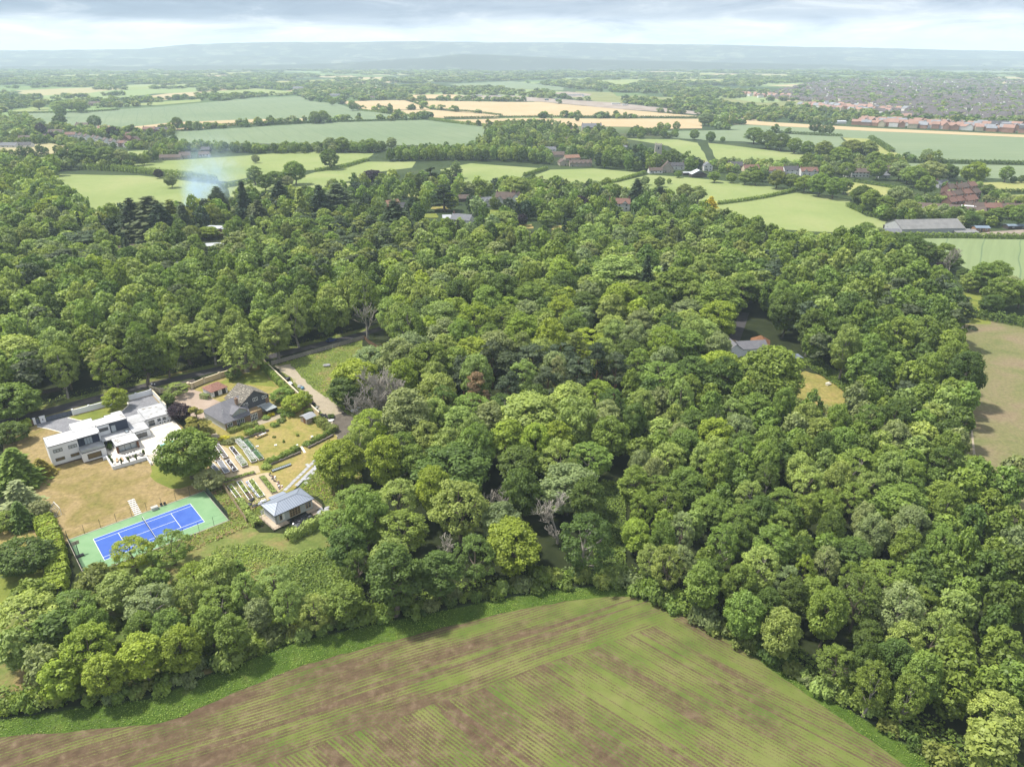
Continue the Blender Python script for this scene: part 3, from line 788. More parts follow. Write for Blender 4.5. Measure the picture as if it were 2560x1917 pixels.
# the white house's left boundary
H1('conifer', 30, 1000, 36, 12, 'm', 'conifer_tree', 'broad green conifer level with the white house on its left boundary', 'conifer')
H1('conifer', 40, 1066, 32, 10, 's', 'conifer_tree', 'grey-green conifer nearest the brown lawn with the goal', 'conifer')
H1('conifer', 86, 1004, 20, 5.5, 'G', 'conifer_tree', 'low golden conifer at the left corner of the brown lawn', 'conifer')
H1('round', 82, 1096, 20, 5, 's', 'broadleaf_tree', 'small silvery tree at the top of the clipped hedge')
H1('conifer', 40, 1105, 20, 8, 'd', 'conifer_tree', 'thin dark conifer above the big round holly', 'conifer')
H1('round', 46, 1196, 54, 8, 'd', 'holly_tree', 'large dark rounded evergreen left of the clipped hedge')
H1('round', 8, 1122, 26, 5, 'm', 'broadleaf_tree', 'round green tree cut by the frame above the dark evergreen')
H1('broad', 36, 760, 52, 17, 'l', 'broadleaf_tree', 'big pale green crown across the lane from the white gate')
H1('broad', 22, 862, 50, 13, 'm', 'broadleaf_tree', 'wide grey-limbed tree on the verge by the wooden fence')
H1('round', 20, 930, 30, 7, 'd', 'broadleaf_tree', 'dark green tree below the wooden fence at the frame edge')
# in front of the court
H1('open', 285, 1192, 40, 9.5, 'y', 'broadleaf_tree', 'yellow-green tree hiding the near baseline of the tennis court')
H1('open', 368, 1178, 42, 9.5, 'm', 'broadleaf_tree', 'loose olive-leaved tree over the near sideline of the tennis court')
H1('birch', 212, 1252, 46, 11, 'o', 'birch_tree', 'brownish weeping birch below the corner of the tennis court')
H1('open', 420, 1245, 34, 9, 'y', 'broadleaf_tree', 'bright yellow-green tree in the strip below the tennis court')
H1('open', 590, 1255, 40, 9, 'l', 'broadleaf_tree', 'pale open tree below the garden room hedge')
H1('open', 470, 1300, 44, 9, 'm', 'broadleaf_tree', 'mid green tree below the two ivy-clad trunks')
H1('open', 160, 1310, 44, 10, 'm', 'broadleaf_tree', 'mid green tree below the end of the clipped hedge')
H1('poplar', 485, 1222, 11, 7, 'd', 'ivy_clad_tree', 'narrow ivy-clad trunk standing on the rough grass beside the court')
H1('poplar', 513, 1228, 13, 7, 'm', 'ivy_clad_tree', 'second ivy-clad trunk, nearer the garden room')
H1('open', 55, 1330, 60, 12, 'l', 'broadleaf_tree', 'pale puffy crown at the left end of the field-edge strip')
H1('open', 320, 1305, 50, 11, 'g', 'broadleaf_tree', 'grey-green tree with bare white twigs in the field-edge strip')
# the clearing and the wood behind the garden room
H1('open', 770, 1215, 32, 12, 'd', 'broadleaf_tree', 'dark slim tree on a bare trunk in the bramble clearing', frac=.7)
H1('open', 845, 1205, 42, 13, 'l', 'broadleaf_tree', 'pale crooked-limbed tree right of the bramble clearing')
H1('open', 770, 1080, 52, 10, 'm', 'broadleaf_tree', 'loose mid green tree beside the stepping slab path')
H1('open', 725, 1130, 42, 8.5, 'm', 'broadleaf_tree', 'low open tree behind the deck of the garden room')
H1('open', 860, 1075, 50, 14, 'l', 'broadleaf_tree', 'light green tree in the wood right of the slab path')
H1('tall', 872, 885, 58, 22, 'g', 'broadleaf_tree', 'very tall grey-green tree on a thick dark trunk by the yard', frac=.66)
H1('broad', 768, 812, 55, 15, 'y', 'broadleaf_tree', 'bright green tree over the far end of the gravel yard')
H1('broad', 745, 842, 36, 12, 'd', 'broadleaf_tree', 'dark hanging tree at the edge of the gravel yard')
H1('broad', 800, 775, 38, 13, 'g', 'broadleaf_tree', 'grey-green tree behind the gravel yard and its fence corner')
H1('broad', 985, 1015, 85, 16, 'd', 'broadleaf_tree', 'huge dark dome of leaves in the middle of the wood')
H1('broad', 945, 845, 45, 17, 'l', 'broadleaf_tree', 'rounded pale tree right of the bare grey crown')
H1('broad', 1140, 900, 75, 19, 'l', 'broadleaf_tree', 'widest light green crown in the central wood')
H1('tall', 1230, 870, 50, 19, 'l', 'broadleaf_tree', 'tall light crown right of the widest central tree')
H1('pine', 1030, 835, 26, 18, 'b', 'dead_pine_tree', 'dead orange-brown pine among the dark pines', 'conifer', frac=.72)
for i, (x, y, r, t) in enumerate(((1100, 790, 34, 'p'), (1150, 772, 36, 'p'), (1062, 765, 30, 'p'), (1185, 820, 32, 'p'), (1212, 765, 32, 'p'), (1250, 795, 30, 'p'), (1098, 832, 28, 'p'), (1000, 790, 26, 'p'),
                                  (1290, 770, 26, 'k'), (1130, 745, 26, 'o'), (1330, 790, 26, 'p'), (1240, 745, 24, 'o'))):
    H1('pine', x, y, r, 18, t, 'pine_tree', ['dark flat-topped pine just right of the dead orange pine', 'broad dark pine in the middle of the pine clump', 'dark pine behind the dead orange pine', 'dark pine at the near edge of the pine clump',
       'dark pine left of the pale tree among the pines', 'dark pine at the right of the pine clump', 'dark pine right below the dead orange pine', 'dark pine left of the dead orange pine', 'blackish pine right of the pine clump',
       'olive pine at the back of the pine clump', 'last dark pine toward the white-walled wood house', 'olive pine behind the right of the pine clump'][i], 'conifer', 'pines in the central wood', .72)
H1('open', 1203, 795, 23, 19, 's', 'broadleaf_tree', 'single pale silvery tree rising among the dark pines', frac=.75)
H1('broad', 1225, 1048, 66, 15, 'g', 'broadleaf_tree', 'round grey-green tree behind the bleached dead branches')
H1('broad', 1375, 1150, 34, 10, 'y', 'broadleaf_tree', 'bright lime tree at the right side of the grassy ride')
H1('broad', 1555, 795, 52, 16, 'y', 'broadleaf_tree', 'glowing yellow-green tree in front of the house in the wood')
H1('broad', 1672, 800, 66, 23, 'm', 'broadleaf_tree', 'big tree half hiding the slate roof of the house in the wood')
H1('open', 1625, 815, 36, 17, 'm', 'broadleaf_tree', 'loose tree covering the middle of the house in the wood')
H1('tall', 1555, 640, 52, 24, 'm', 'broadleaf_tree', 'tall olive-topped tree beside the drive of the house in the wood', frac=.68)
H1('tall', 1465, 610, 55, 24, 'm', 'broadleaf_tree', 'tall rich green tree left of the wood drive', frac=.68)
H1('tall', 1330, 585, 70, 24, 'l', 'broadleaf_tree', 'towering light green tree left of the two spruces', frac=.68)
H1('conifer', 1395, 610, 26, 27, 'k', 'spruce_tree', 'tall dark spruce, left one of the pair in the wood', 'conifer', None, .5)
H1('conifer', 1432, 622, 24, 25, 'p', 'spruce_tree', 'tall dark spruce, right one of the pair in the wood', 'conifer', None, .5)
H1('open', 1850, 1010, 48, 15, 'm', 'broadleaf_tree', 'dark round tree at the foot of the small orange lawn')
H1('open', 1790, 905, 30, 12, 'g', 'broadleaf_tree', 'silvery tree in front of the small orange lawn')
H1('tall', 1945, 1090, 50, 15, 'm', 'broadleaf_tree', 'rounded blue-green tree beside the thin-cropped field')
H1('open', 1735, 1240, 26, 13, 'y', 'broadleaf_tree', 'bright yellow-green round crown above the field edge')
H1('open', 2145, 1545, 46, 14, 'l', 'broadleaf_tree', 'pale green tree at the wood edge near the lower right corner')
H1('broad', 1545, 940, 42, 15, 'y', 'broadleaf_tree', 'pointed lime crown rising from the plantation')
# copper, gold and conifer accents beyond the wood
H1('broad', 803, 380, 27, 14, 'c', 'copper_beech_tree', 'large purple beech below the bright pasture')
H1('round', 1128, 472, 13, 9, 'c', 'copper_beech_tree', 'small brown-purple tree beside the white cottage with brown roofs')
H1('broad', 1252, 436, 21, 12, 'c', 'copper_beech_tree', 'purple beech right of the white cottage with brown roofs')
H1('round', 342, 373, 10, 9, 'c', 'copper_beech_tree', 'lone purple tree in the far field hedge by the smoke')
H1('round', 986, 385, 13, 10, 'c', 'copper_beech_tree', 'small purple tree at the edge of the middle pasture')
H1('round', 2028, 578 * 1.0, 10, 9, 'c', 'copper_beech_tree', 'purple shrub-like tree near the bleached dead trunk')
H1('conifer', 1535, 440, 19, 14, 'Y', 'cypress_tree', 'bright yellow conifer standing out at the far edge of the wood', 'conifer')
H1('round', 1188, 432, 16, 9, 'y', 'broadleaf_tree', 'lime-green tree right of the white cottage')
H1('round', 1082, 472, 36, 13, 'l', 'broadleaf_tree', 'neat pale domed tree below the white cottage')
H1('broad', 1110, 402, 36, 20, 'l', 'broadleaf_tree', 'large pale tree behind the white cottage')
H1('cedar', 958, 425, 44, 20, 'k', 'cedar_tree', 'spreading dark cedar left of the white cottage', 'conifer', None, .55)
H1('cedar', 930, 385, 30, 23, 'k', 'cedar_tree', 'taller cedar behind the spreading cedar', 'conifer', None, .55)
for i, (x, y, r, H, t, lb) in enumerate(((286, 470, 22, 24, 'k', 'tall dark conifer with a thin top left of the smoke'), (328, 468, 36, 25, 'p', 'broad dark fir in the conifer row by the smoke'), (372, 470, 20, 22, 'o', 'olive conifer in the row by the smoke'),
        (348, 480, 22, 22, 'k', 'dark conifer behind the broad fir'), (398, 478, 18, 21, 'p', 'dark conifer right beside the smoke'), (526, 432, 15, 26, 'k', 'narrow blackish conifer right of the smoke'),
        (605, 424, 20, 22, 'k', 'dark pointed conifer left of the purple beech'), (690, 436, 20, 23, 'k', 'dark conifer left of the big cedar'), (730, 430, 30, 22, 'p', 'wide dark fir between pasture and wood'), (852, 470, 26, 22, 'k', 'dark layered fir in the upper gardens'),
        (1375, 415, 18, 20, 'k', 'dark conifer with an uneven top by the far pasture'), (1425, 425, 16, 15, 'k', 'low dark conifer by the far pasture'), (560, 470, 22, 22, 'p', 'dark fir behind the timber-clad house'), (650, 442, 17, 23, 'l', 'pale pointed tree among the firs'),
        (1920, 560, 16, 17, 'k', 'dark conifer on the wood edge by the grey barn'), (470, 430, 18, 18, 'p', 'dark tree behind the smoke'))):
    H1('conifer', x, y, r * 1.5, H * 1.08, t, 'conifer_tree', lb, 'conifer', None, .5)
H1('poplar', 1285, 350 + 55, 14, 15, 'g', 'poplar_tree', 'grey-green poplar before the far plantation')
H1('poplar', 985, 362, 12, 17, 'g', 'poplar_tree', 'slim poplar at the left end of the far plantation')
H1('tall', 1478, 412, 19, 15, 'o', 'broadleaf_tree', 'twin-topped olive tree at the edge of the bright pasture')
H1('tall', 1508, 416, 17, 14, 'o', 'broadleaf_tree', 'right half of the olive pair at the bright pasture')
H1('pine', 150, 565, 42, 16, 'p', 'pine_tree', 'big dark pine above the left gardens', 'conifer', None, .6)
H1('pine', 175, 520, 34, 16, 'p', 'pine_tree', 'dark pine left of the hidden brown roof', 'conifer', None, .6)
H1('birch', 52, 575, 24, 16, 'l', 'birch_tree', 'slim birch with a pale trunk in the left gardens', frac=.6)
H1('open', 95, 415, 40, 18, 'y', 'broadleaf_tree', 'big yellow-green tree below the left pasture corner')
H1('open', 120, 445, 42, 17, 'y', 'broadleaf_tree', 'second yellow-green tree below the left pasture corner')
H1('broad', 445, 500, 24, 8, 'y', 'broadleaf_tree', 'lime tree in front of the timber-clad house')

# bare dead trees
def bare(x, y, z, H, seed, label, spread=.5, depth=5, **kw):
    X, Y = ud(x, y, z); HAND.append((X, Y, H * .30)); HAND.append((X * .985, Y * .97, H * .28))
    o = bare_mb(H, seed, spread, depth, **kw).build('dead_tree', BARK_DEAD)
    o.location = (X, Y, 0)
    return tag(o, label, 'dead tree', 'bare dead trees')
bare(858, 818, 15, 20, 31, 'bare grey leafless crown beside the gravel yard', .62, 6, r=.36)
bare(1205, 1130, 6, 13, 44, 'bleached dead branches sprawling beside the grassy ride', .85, 5, r=.42)
bare(1060, 1075, 6, 12, 52, 'thin dead tree with grey twigs left of the round grey-green tree', .5, 5)
bare(800, 880, 8, 13, 66, 'crooked dead limb leaning out beside the yard', .6, 5, r=.26)
bare(2055, 570, 7, 15, 71, 'bleached dead trunk on the edge of the pale crop', .35, 5)
bare(790, 690, 9, 18, 75, 'pale bare leaning trunk at the end of the lane', .3, 4)
bare(960, 1180, 5, 9, 83, 'small dead snag in the wood above the field', .6, 4)

# the wood itself
WOOD = D((-420, 1560), (0, 1547), (130, 1527), (330, 1500), (450, 1455), (640, 1380), (760, 1350), (1000, 1305), (1180, 1268), (1350, 1262), (1500, 1335), (1700, 1450), (1900, 1570), (2100, 1690), (2330, 1830), (2500, 1990), (3000, 1990), (2700, 1105), (2250, 1085),
         (2098, 1080), (2070, 1000), (2075, 900), (2065, 800), (2055, 700), (2020, 640), (1960, 610), (1900, 575), (1800, 550), (1650, 535), (1600, 505), (1480, 490), (1380, 485), (1250, 515), (1190, 540), (1130, 535), (1000, 515), (900, 515), (830, 495), (700, 495), (560, 505), (440, 530), (300, 510), (200, 480), (0, 465), (-420, 460))
HOLES = [D((-420, 940), (60, 893), (300, 838), (560, 768), (790, 722), (850, 745), (868, 800), (850, 905), (800, 990), (730, 1050), (712, 1120), (735, 1200), (765, 1300), (720, 1352), (640, 1372), (600, 1300), (440, 1290), (330, 1292), (140, 1305), (-420, 1330)),
         D((1535, 775), (1550, 715), (1585, 680), (1645, 680), (1680, 735), (1745, 790), (1850, 850), (1848, 905), (1800, 935), (1700, 915), (1640, 860), (1545, 820)),
         D((1290, 1262), (1275, 1150), (1262, 1090), (1300, 1035), (1350, 1045), (1352, 1150), (1350, 1262)),
         D((225, 545), (230, 500), (330, 500), (335, 560)), D((430, 570), (425, 515), (500, 510), (505, 560)), D((820, 480), (830, 440), (1010, 440), (1010, 500)), D((1100, 520), (1110, 470), (1200, 480), (1190, 540)),
         D((20, 590), (30, 565), (110, 560), (120, 600)), D((980, 510), (990, 480), (1050, 480), (1060, 520))]
def wood_region(dx_, dy_):
    """radius range, height range, tones and habit in each part of the wood, by where it is on the plan"""
    if dy_ > 1275 and dx_ < 800: return (3.2, 5.2), (9.5, 13.5), 'mmmldgmly', ('open', 'open', 'broad', 'tall')
    if dx_ > 1350 and dy_ > 1120: return (2.8, 5.0), (11, 15.5), 'mmmmddmlgm', ('tall', 'open', 'broad')
    if dx_ > 1350 and dy_ > 880: return (3.4, 5.4), (13, 17), 'mmmdlmgl', ('broad', 'tall', 'open')
    if dx_ > 1660 and dy_ > 560: return (4.4, 7.0), (17, 22), 'mmdmdmlm', ('tall', 'broad', 'tall')
    if dy_ > 900: return (4.6, 8.0), (14, 19), 'mldlgmdy', ('broad', 'open', 'tall')
    if dx_ < 860 and dy_ > 640: return (4.8, 7.6), (18, 23), 'mldmllmd', ('broad', 'tall', 'open')
    if dy_ > 600: return (5.2, 8.8), (16, 21), 'lmldglmyd', ('broad', 'broad', 'open', 'tall')
    return (4.2, 7.4), (11, 18), 'mmdlglmo', ('broad', 'tall', 'open')
def back_px(X, Y):
    d1 = Y * _c + CAM_H * _s; d2 = Y * _s - CAM_H * _c
    return (1280 + FPX * X / d1) / DK, (958.5 - FPX * d2 / d1) / DK
def fill_wood(seed):
    r = np.random.default_rng(seed); rp = random.Random(seed)
    N = 80000
    X = r.uniform(-370, 400, N); Y = r.uniform(66, 490, N)
    ok = inside(WOOD, X, Y)
    for h in HOLES: ok &= ~inside(h, X, Y)
    vis = np.abs(X) < 0.74 * np.sqrt(Y * Y + 60 ** 2) + 8
    X, Y = X[ok & vis], Y[ok & vis]
    out = []; cell = {}
    for hx, hy, hr in HAND: cell.setdefault((int(hx // 8), int(hy // 8)), []).append((hx, hy, hr))
    for x, y in zip(X, Y):
        px, py = back_px(x, y)
        (ra, rb), (ha, hb), tones, kinds = wood_region(px, py)
        R = rp.uniform(ra, rb); cx, cy = int(x // 8), int(y // 8); bad = False
        for i in (-2, -1, 0, 1, 2):
            for j in (-2, -1, 0, 1, 2):
                for qx, qy, qr in cell.get((cx + i, cy + j), ()):
                    if (x - qx) ** 2 + (y - qy) ** 2 < (0.70 * (R + qr)) ** 2: bad = True; break
                if bad: break
            if bad: break
        if bad: continue
        cell.setdefault((cx, cy), []).append((x, y, R))
        H = rp.uniform(ha, hb) * (0.9 + 0.1 * R / rb) * rp.uniform(.86, 1.12)
        out.append((x, y, R, H, rp.choice(tones), rp.choice(kinds)))
    return out
FILL = fill_wood(11)
def view_size(q):
    x, y, R, H = q[:4]; return R * H / (x * x + y * y + CAM_H ** 2) * (1.0 if abs(x) < 0.70 * math.sqrt(y * y + 55 ** 2) else 0.3)
FILL.sort(key=view_size, reverse=True)
N_SOLO = 285
MARKS = [(un(330, 1345), 'the tennis court'), (ud(690, 1130), 'the garden room'), (ud(858, 900), 'the bare grey dead tree'), (ud(1030, 880), 'the dead orange pine'), (ud(1310, 1180), 'the grassy ride'), (ud(1350, 1275), 'the arable field corner'),
         (ud(1650, 800), 'the house in the wood'), (ud(1790, 860), 'the small orange lawn'), (ud(2085, 1000), 'the thin-cropped field'), (ud(1900, 1570), 'the lower right field edge'), (ud(1620, 1400), 'the upper right field edge'), (ud(200, 1530), 'the lower left field edge'),
         (ud(560, 1400), 'the bramble clearing'), (ud(130, 870), 'the white sliding gate'), (ud(720, 740), 'the blue car'), (ud(420, 820), 'the navy gates'), (ud(1000, 1310), 'the middle of the field edge'), (ud(985, 1060), 'the huge dark dome tree'), (ud(2100, 1450), 'the lower right corner of the wood'), (ud(1140, 960), 'the widest central crown')]
ORD = ['closest', 'second closest', 'third closest', 'fourth closest', 'fifth closest', 'sixth closest', 'seventh closest', 'eighth closest', 'ninth closest', 'tenth closest', 'eleventh closest', 'twelfth closest', 'thirteenth closest', 'fourteenth closest', 'fifteenth closest', 'sixteenth closest']
HABIT = {'broad': 'broad-crowned', 'tall': 'upright', 'open': 'loose-leaved'}
solo = FILL[:N_SOLO]; buckets = {}
for q in solo:
    x, y, R, H, t, k = q
    d, mk = min((math.hypot(x - m[0][0], y - m[0][1]), m[1]) for m in MARKS)
    buckets.setdefault((mk, t, k), []).append((d, q))
for (mk, t, k), L in buckets.items():
    for i, (d, (x, y, R, H, _t, _k)) in enumerate(sorted(L, key=lambda a: a[0])):
        plant(k, x, y, R, H, t, 'broadleaf_tree', f"{WORDS[t]} {HABIT[k]} tree, {ORD[min(i, 15)]} to {mk}", 'tree', 'trees of the wood')
rest = FILL[N_SOLO:]
rr_ = random.Random(3)
items = []
for x, y, R, H, t, k in rest:
    u = rr_.random()
    px, py = back_px(x, y)
    kd = 'broad'
    if py < 620 and u < .10: kd = 'conifer'; R *= .7; H *= 1.15; t = rr_.choice('kpd')
    elif 560 < py < 900 and u < .09 or (640 < px < 900 and py < 620 and u < .5): kd = 'pine'; t = rr_.choice('ppo')
    items.append((kd, x, y, R, H, jitter(TONE[t], rr_), rr_.uniform(0, 6.28)))
o = stand_mesh('deep_wood', items)
tag(o, 'the mass of trees filling the deeper wood behind its nearest crowns', 'woodland', kind='stuff')
print('WOOD', len(FILL), 'solo', len(solo), 'rest', len(rest), 'quads', len(o.data.polygons))

# ------------------------------------------------------------------ building materials
WHITE = mat('white_render', (0.80, 0.80, 0.80), (0.72, 0.73, 0.75), 0.5, 0.7)
MEMBRANE = mat('grey_roof_membrane', (0.60, 0.60, 0.60), (0.46, 0.46, 0.46), 0.35, 0.8, detail=6)
MEMBRANE2 = mat('weathered_roof_membrane', (0.47, 0.47, 0.475), (0.34, 0.34, 0.34), 0.5, 0.8, detail=6)
STAIN = mat('wet_stain', (0.14, 0.12, 0.09), (0.26, 0.23, 0.19), 2.0)
NAVY = striped('navy_cladding', (0.035, 0.045, 0.075), (0.022, 0.028, 0.05), rad(40), 0.35, 0.2, 0.1)
NAVYP = mat('navy_paint', (0.030, 0.042, 0.085), (0.022, 0.03, 0.06), 1.0, 0.5)
GREYP = mat('dark_frame', (0.055, 0.057, 0.065), None, 1.0, 0.5)
GATEP = mat('grey_gate_paint', (0.085, 0.10, 0.14), (0.12, 0.14, 0.18), 0.8, 0.5)
WHITEP = mat('white_paint', (0.82, 0.82, 0.82), (0.74, 0.74, 0.74), 1.0, 0.5)
GLASS = glass_mat('window_glass', (0.045, 0.055, 0.065))
GLASSB = glass_mat('brown_reflecting_glass', (0.10, 0.075, 0.045), 0.15)
GLASSL = glass_mat('pale_glass', (0.30, 0.34, 0.36), 0.15)
PLINTH = mat('recess_shade_plinth', (0.10, 0.065, 0.05), (0.16, 0.12, 0.10), 1.5)
STONE = mat('cream_paving', (0.72, 0.67, 0.58), (0.62, 0.56, 0.47), 0.6)
STONE2 = mat('step_riser', (0.36, 0.27, 0.17), (0.30, 0.23, 0.15), 1.0)
BROWNT = mat('brown_timber', (0.20, 0.095, 0.05), (0.14, 0.065, 0.035), 2.0)
TIMBER = mat('weathered_timber', (0.36, 0.29, 0.22), (0.26, 0.21, 0.16), 2.0)
NEWWOOD = mat('new_timber', (0.52, 0.37, 0.20), (0.42, 0.29, 0.16), 2.0)
DECKW = striped('deck_boards', (0.42, 0.34, 0.25), (0.25, 0.20, 0.15), rad(135), 0.30, 0.2, 0.1)
SLATE = striped('slate_roof', (0.115, 0.115, 0.13), (0.07, 0.07, 0.08), rad(140), 0.45, 0.28, 0.15, nscale=0.8, col3=(0.16, 0.155, 0.165))
SLATEW = striped('slate_hanging', (0.075, 0.08, 0.095), (0.05, 0.053, 0.065), rad(50), 0.6, 0.15, 0.1, nscale=1.2)
CREAMW = mat('cream_masonry', (0.62, 0.50, 0.31), (0.54, 0.42, 0.26), 0.8)
CREAMC = mat('cream_coping', (0.72, 0.62, 0.44), (0.64, 0.54, 0.38), 0.8)
BRICK = mat('buff_brick', (0.30, 0.20, 0.125), (0.24, 0.155, 0.10), 2.5, detail=6)
REDTILE = mat('red_clay_tile', (0.20, 0.095, 0.07), (0.29, 0.15, 0.11), 1.6, detail=6)
BLACKP = mat('black_plastic', (0.018, 0.018, 0.02), (0.03, 0.03, 0.035), 1.0, 0.45)
METALROOF = striped('seamed_metal_roof', (0.235, 0.265, 0.32), (0.12, 0.14, 0.18), rad(45), 0.62, 0.16, 0.06, 0.35, 0.4, 0.2, (0.27, 0.30, 0.35))
GREYBOARD = striped('grey_boarding', (0.42, 0.435, 0.43), (0.33, 0.345, 0.345), rad(45), 0.5, 0.1, 0.08, nscale=1.0)
def lichen_roof(name, base, spot, amt):
    m = bpy.data.materials.new(name); m.use_nodes = True
    t = NT(m.node_tree); b = t.n['Principled BSDF']; b.inputs['Roughness'].default_value = 0.9
    p = t.pos(); x, y, z = t.sep(p)
    al = t.math('ADD', t.math('MULTIPLY', x, math.cos(rad(140))), t.math('MULTIPLY', y, math.sin(rad(140))))
    n = t.noise(t.comb(t.math('MULTIPLY', al, 0.9), t.math('MULTIPLY', z, 4.5), t.math('MULTIPLY', x, 0.35)), 1.6, 3.0, 0.6)
    row = t.math('FRACT', t.math('MULTIPLY', z, 2.4))
    s_ = t.math('MULTIPLY', t.smooth(n, 0.58 - amt, 0.62), t.smooth(row, 0.25, 0.5))
    t.l.new(t.mix(s_, t.ramp(t.noise(p, 0.6, 4.0), [(0.35, base), (0.65, tuple(v * 1.35 for v in base))]), spot), b.inputs['Base Color'])
    return m
STONETILE = lichen_roof('lichened_stone_tile', (0.085, 0.075, 0.06), (0.42, 0.38, 0.30), 0.06)

def wbox(mb, axis, v, a0, a1, d0, d1, z0, z1):
    if axis == 'f': mb.box(a0, a1, v - d1, v - d0, z0, z1)          # front wall, faces -y
    elif axis == 'k': mb.box(a0, a1, v + d0, v + d1, z0, z1)        # back
    elif axis == 'l': mb.box(v - d1, v - d0, a0, a1, z0, z1)        # left wall, faces -x
    else: mb.box(v + d0, v + d1, a0, a1, z0, z1)
def win(par, axis, v, a0, a1, z0, z1, n=2, fm=None, gm=None, name='window', t=0.09, sill=False, bars=0):
    fm = fm or GREYP; gm = gm or GLASS
    f = MB()
    wbox(f, axis, v, a0, a0 + t, 0.004, .07, z0, z1); wbox(f, axis, v, a1 - t, a1, 0.004, .07, z0, z1)
    wbox(f, axis, v, a0 + t, a1 - t, 0.004, .07, z1 - t, z1); wbox(f, axis, v, a0 + t, a1 - t, 0.004, .07, z0, z0 + t)
    for i in range(1, n):
        c = a0 + (a1 - a0) * i / n
        wbox(f, axis, v, c - t / 2, c + t / 2, 0.004, .066, z0 + t, z1 - t)
    for i in range(bars):
        c = z0 + (z1 - z0) * (i + 1) / (bars + 1)
        wbox(f, axis, v, a0 + t, a1 - t, 0.004, .062, c - .03, c + .03)
    o = f.build(name, fm, par)
    g = MB(); wbox(g, axis, v, a0 + t * .5, a1 - t * .5, 0.003, .03, z0 + t * .5, z1 - t * .5)
    g.build('pane', gm, o)
    return o

# ------------------------------------------------------------------ the white modern house
HO, HA = (-134.6, 179.1), rad(40)
hu = (math.cos(HA), math.sin(HA)); hv = (-math.sin(HA), math.cos(HA))
def hw(u, v): return (HO[0] + u * hu[0] + v * hv[0], HO[1] + u * hu[1] + v * hv[1])
house = thing('modern_house', 'white flat-roofed modern house with navy cladding above its terrace', 'house', (*HO, 0), HA)
w1 = MB()
w1.box(0, 7.55, 0.0, 7.4, .62, 6.62); w1.box(0.1, 7.5, 0.45, 7.3, .1, .62)
w1.build('wall', WHITE, house)
MB().box(-.02, 7.56, .3, .44, .02, .60).box(7.5, 13.6, -3.0, -2.9, .02, .5).build('plinth', PLINTH, house)  # dark strips under the overhangs: the recess shade is put into their colour
MB().box(7.56, 13.85, 1.82, 12.3, 0, 6.6).box(13.86, 17.2, 5.0, 10.2, 0, 6.6).box(17.21, 22.3, 5.02, 11.2, 0, 6.6).build('wall', WHITE, house)
MB().box(7.4, 13.75, -3.4, 1.80, .52, 3.3).box(7.45, 13.7, -2.95, 1.8, .0, .52).build('wall', WHITE, house)
MB().box(13.86, 22.4, 3.0, 4.99, 0, 3.1).box(16.3, 22.3, 2.9, 2.99, 0, 3.1).build('wall', WHITE, house)
MB().box(22.45, 27.2, .4, 6.9, .5, 3.3).box(22.6, 27.8, 6.92, 13.8, .3, 3.1).box(27.82, 35.4, 7.6, 17.6, .3, 3.1).build('wall', WHITE, house)
def roof(x0, x1, y0, y1, z, m=MEMBRANE, th=.22, edge=GREYP):
    o = MB().box(x0, x1, y0, y1, z - th, z).build('roof', m, house)
    e = MB()
    for a in ((x0 - .05, x1 + .05, y0 - .06, y0 - .003), (x0 - .05, x1 + .05, y1 + .003, y1 + .06), (x0 - .06, x0 - .003, y0, y1), (x1 + .003, x1 + .06, y0, y1)):
        e.box(*a, z - th * .75, z + .05)
    e.build('roof_edge', edge, o)
    return o
r1 = roof(0, 7.55, 0, 7.4, 6.85)
roof(7.62, 13.5, .2, 5.4, 6.84); roof(7.62, 13.85, 5.47, 12.3, 6.86); roof(13.92, 17.15, 5.0, 10.2, 6.85); r2 = roof(17.22, 22.35, 4.9, 11.2, 6.87)
MB().box(19.4, 22.3, 11.27, 12.2, 6.55, 6.8).build('roof', MEMBRANE, house)
roof(13.9, 22.35, .6, 4.85, 3.32, MEMBRANE2); rk = roof(16.2, 22.7, -5.2, .52, 3.5, MEMBRANE, .34); roof(22.42, 27.2, .35, 6.9, 3.52, MEMBRANE2); roof(22.5, 27.9, 6.97, 13.9, 3.32, MEMBRANE2); rw = roof(27.97, 35.5, 7.5, 17.7, 3.34, MEMBRANE2)
def stain(o, blobs, z):
    rr = random.Random(len(blobs)); mb = MB()
    for x, y, r in blobs:
        pts = [(x + r * rr.uniform(.5, 1.2) * math.cos(k * .785), y + r * .55 * rr.uniform(.5, 1.2) * math.sin(k * .785), z) for k in range(8)]
        mb.face(*pts)
    mb.build('water_stain', STAIN, o)
stain(r2, [(21.7, 8.6, .9), (21.6, 7.3, .8), (21.9, 6.3, .6)], 6.875); stain(rk, [(17.3, -1.4, .9), (17.6, -2.5, .8), (17.0, -.7, .5)], 3.506)
stain(rw, [(29.5, 16.2, 1.1), (31.5, 15.9, .9), (33.2, 15.2, .6), (32.4, 11.5, .5), (30.5, 10.8, .5), (34.2, 12.6, .4), (29.2, 9.0, .5)], 3.346); stain(r1, [(3.1, 3.9, .35), (4.6, 4.0, .3), (2.4, 3.6, .2)], 6.857)
MB().tube((.9, 4.4, 6.86), (.9, 4.4, 7.6), .06).build('vent_pipe', GREYP, house)
MB().box(7.58, 13.5, 1.74, 1.815, 3.4, 6.6).build('cladding', NAVY, house)
MB().box(17.23, 22.33, 4.93, 5.015, 3.5, 6.6).build('cladding', NAVY, house)
MB().box(22.305, 22.36, 5.02, 11.2, 3.5, 6.6).build('cladding', NAVY, house)
bal = MB().box(7.45, 13.7, -3.35, 1.72, 3.302, 3.36).build('balcony', MEMBRANE2, house)
e = MB()
for a in ((7.38, 13.78, -3.42, -3.34), (7.38, 7.46, -3.33, 1.7), (13.70, 13.78, -3.33, 1.7)): e.box(*a, 3.31, 3.55)
e.build('parapet', GREYP, bal)
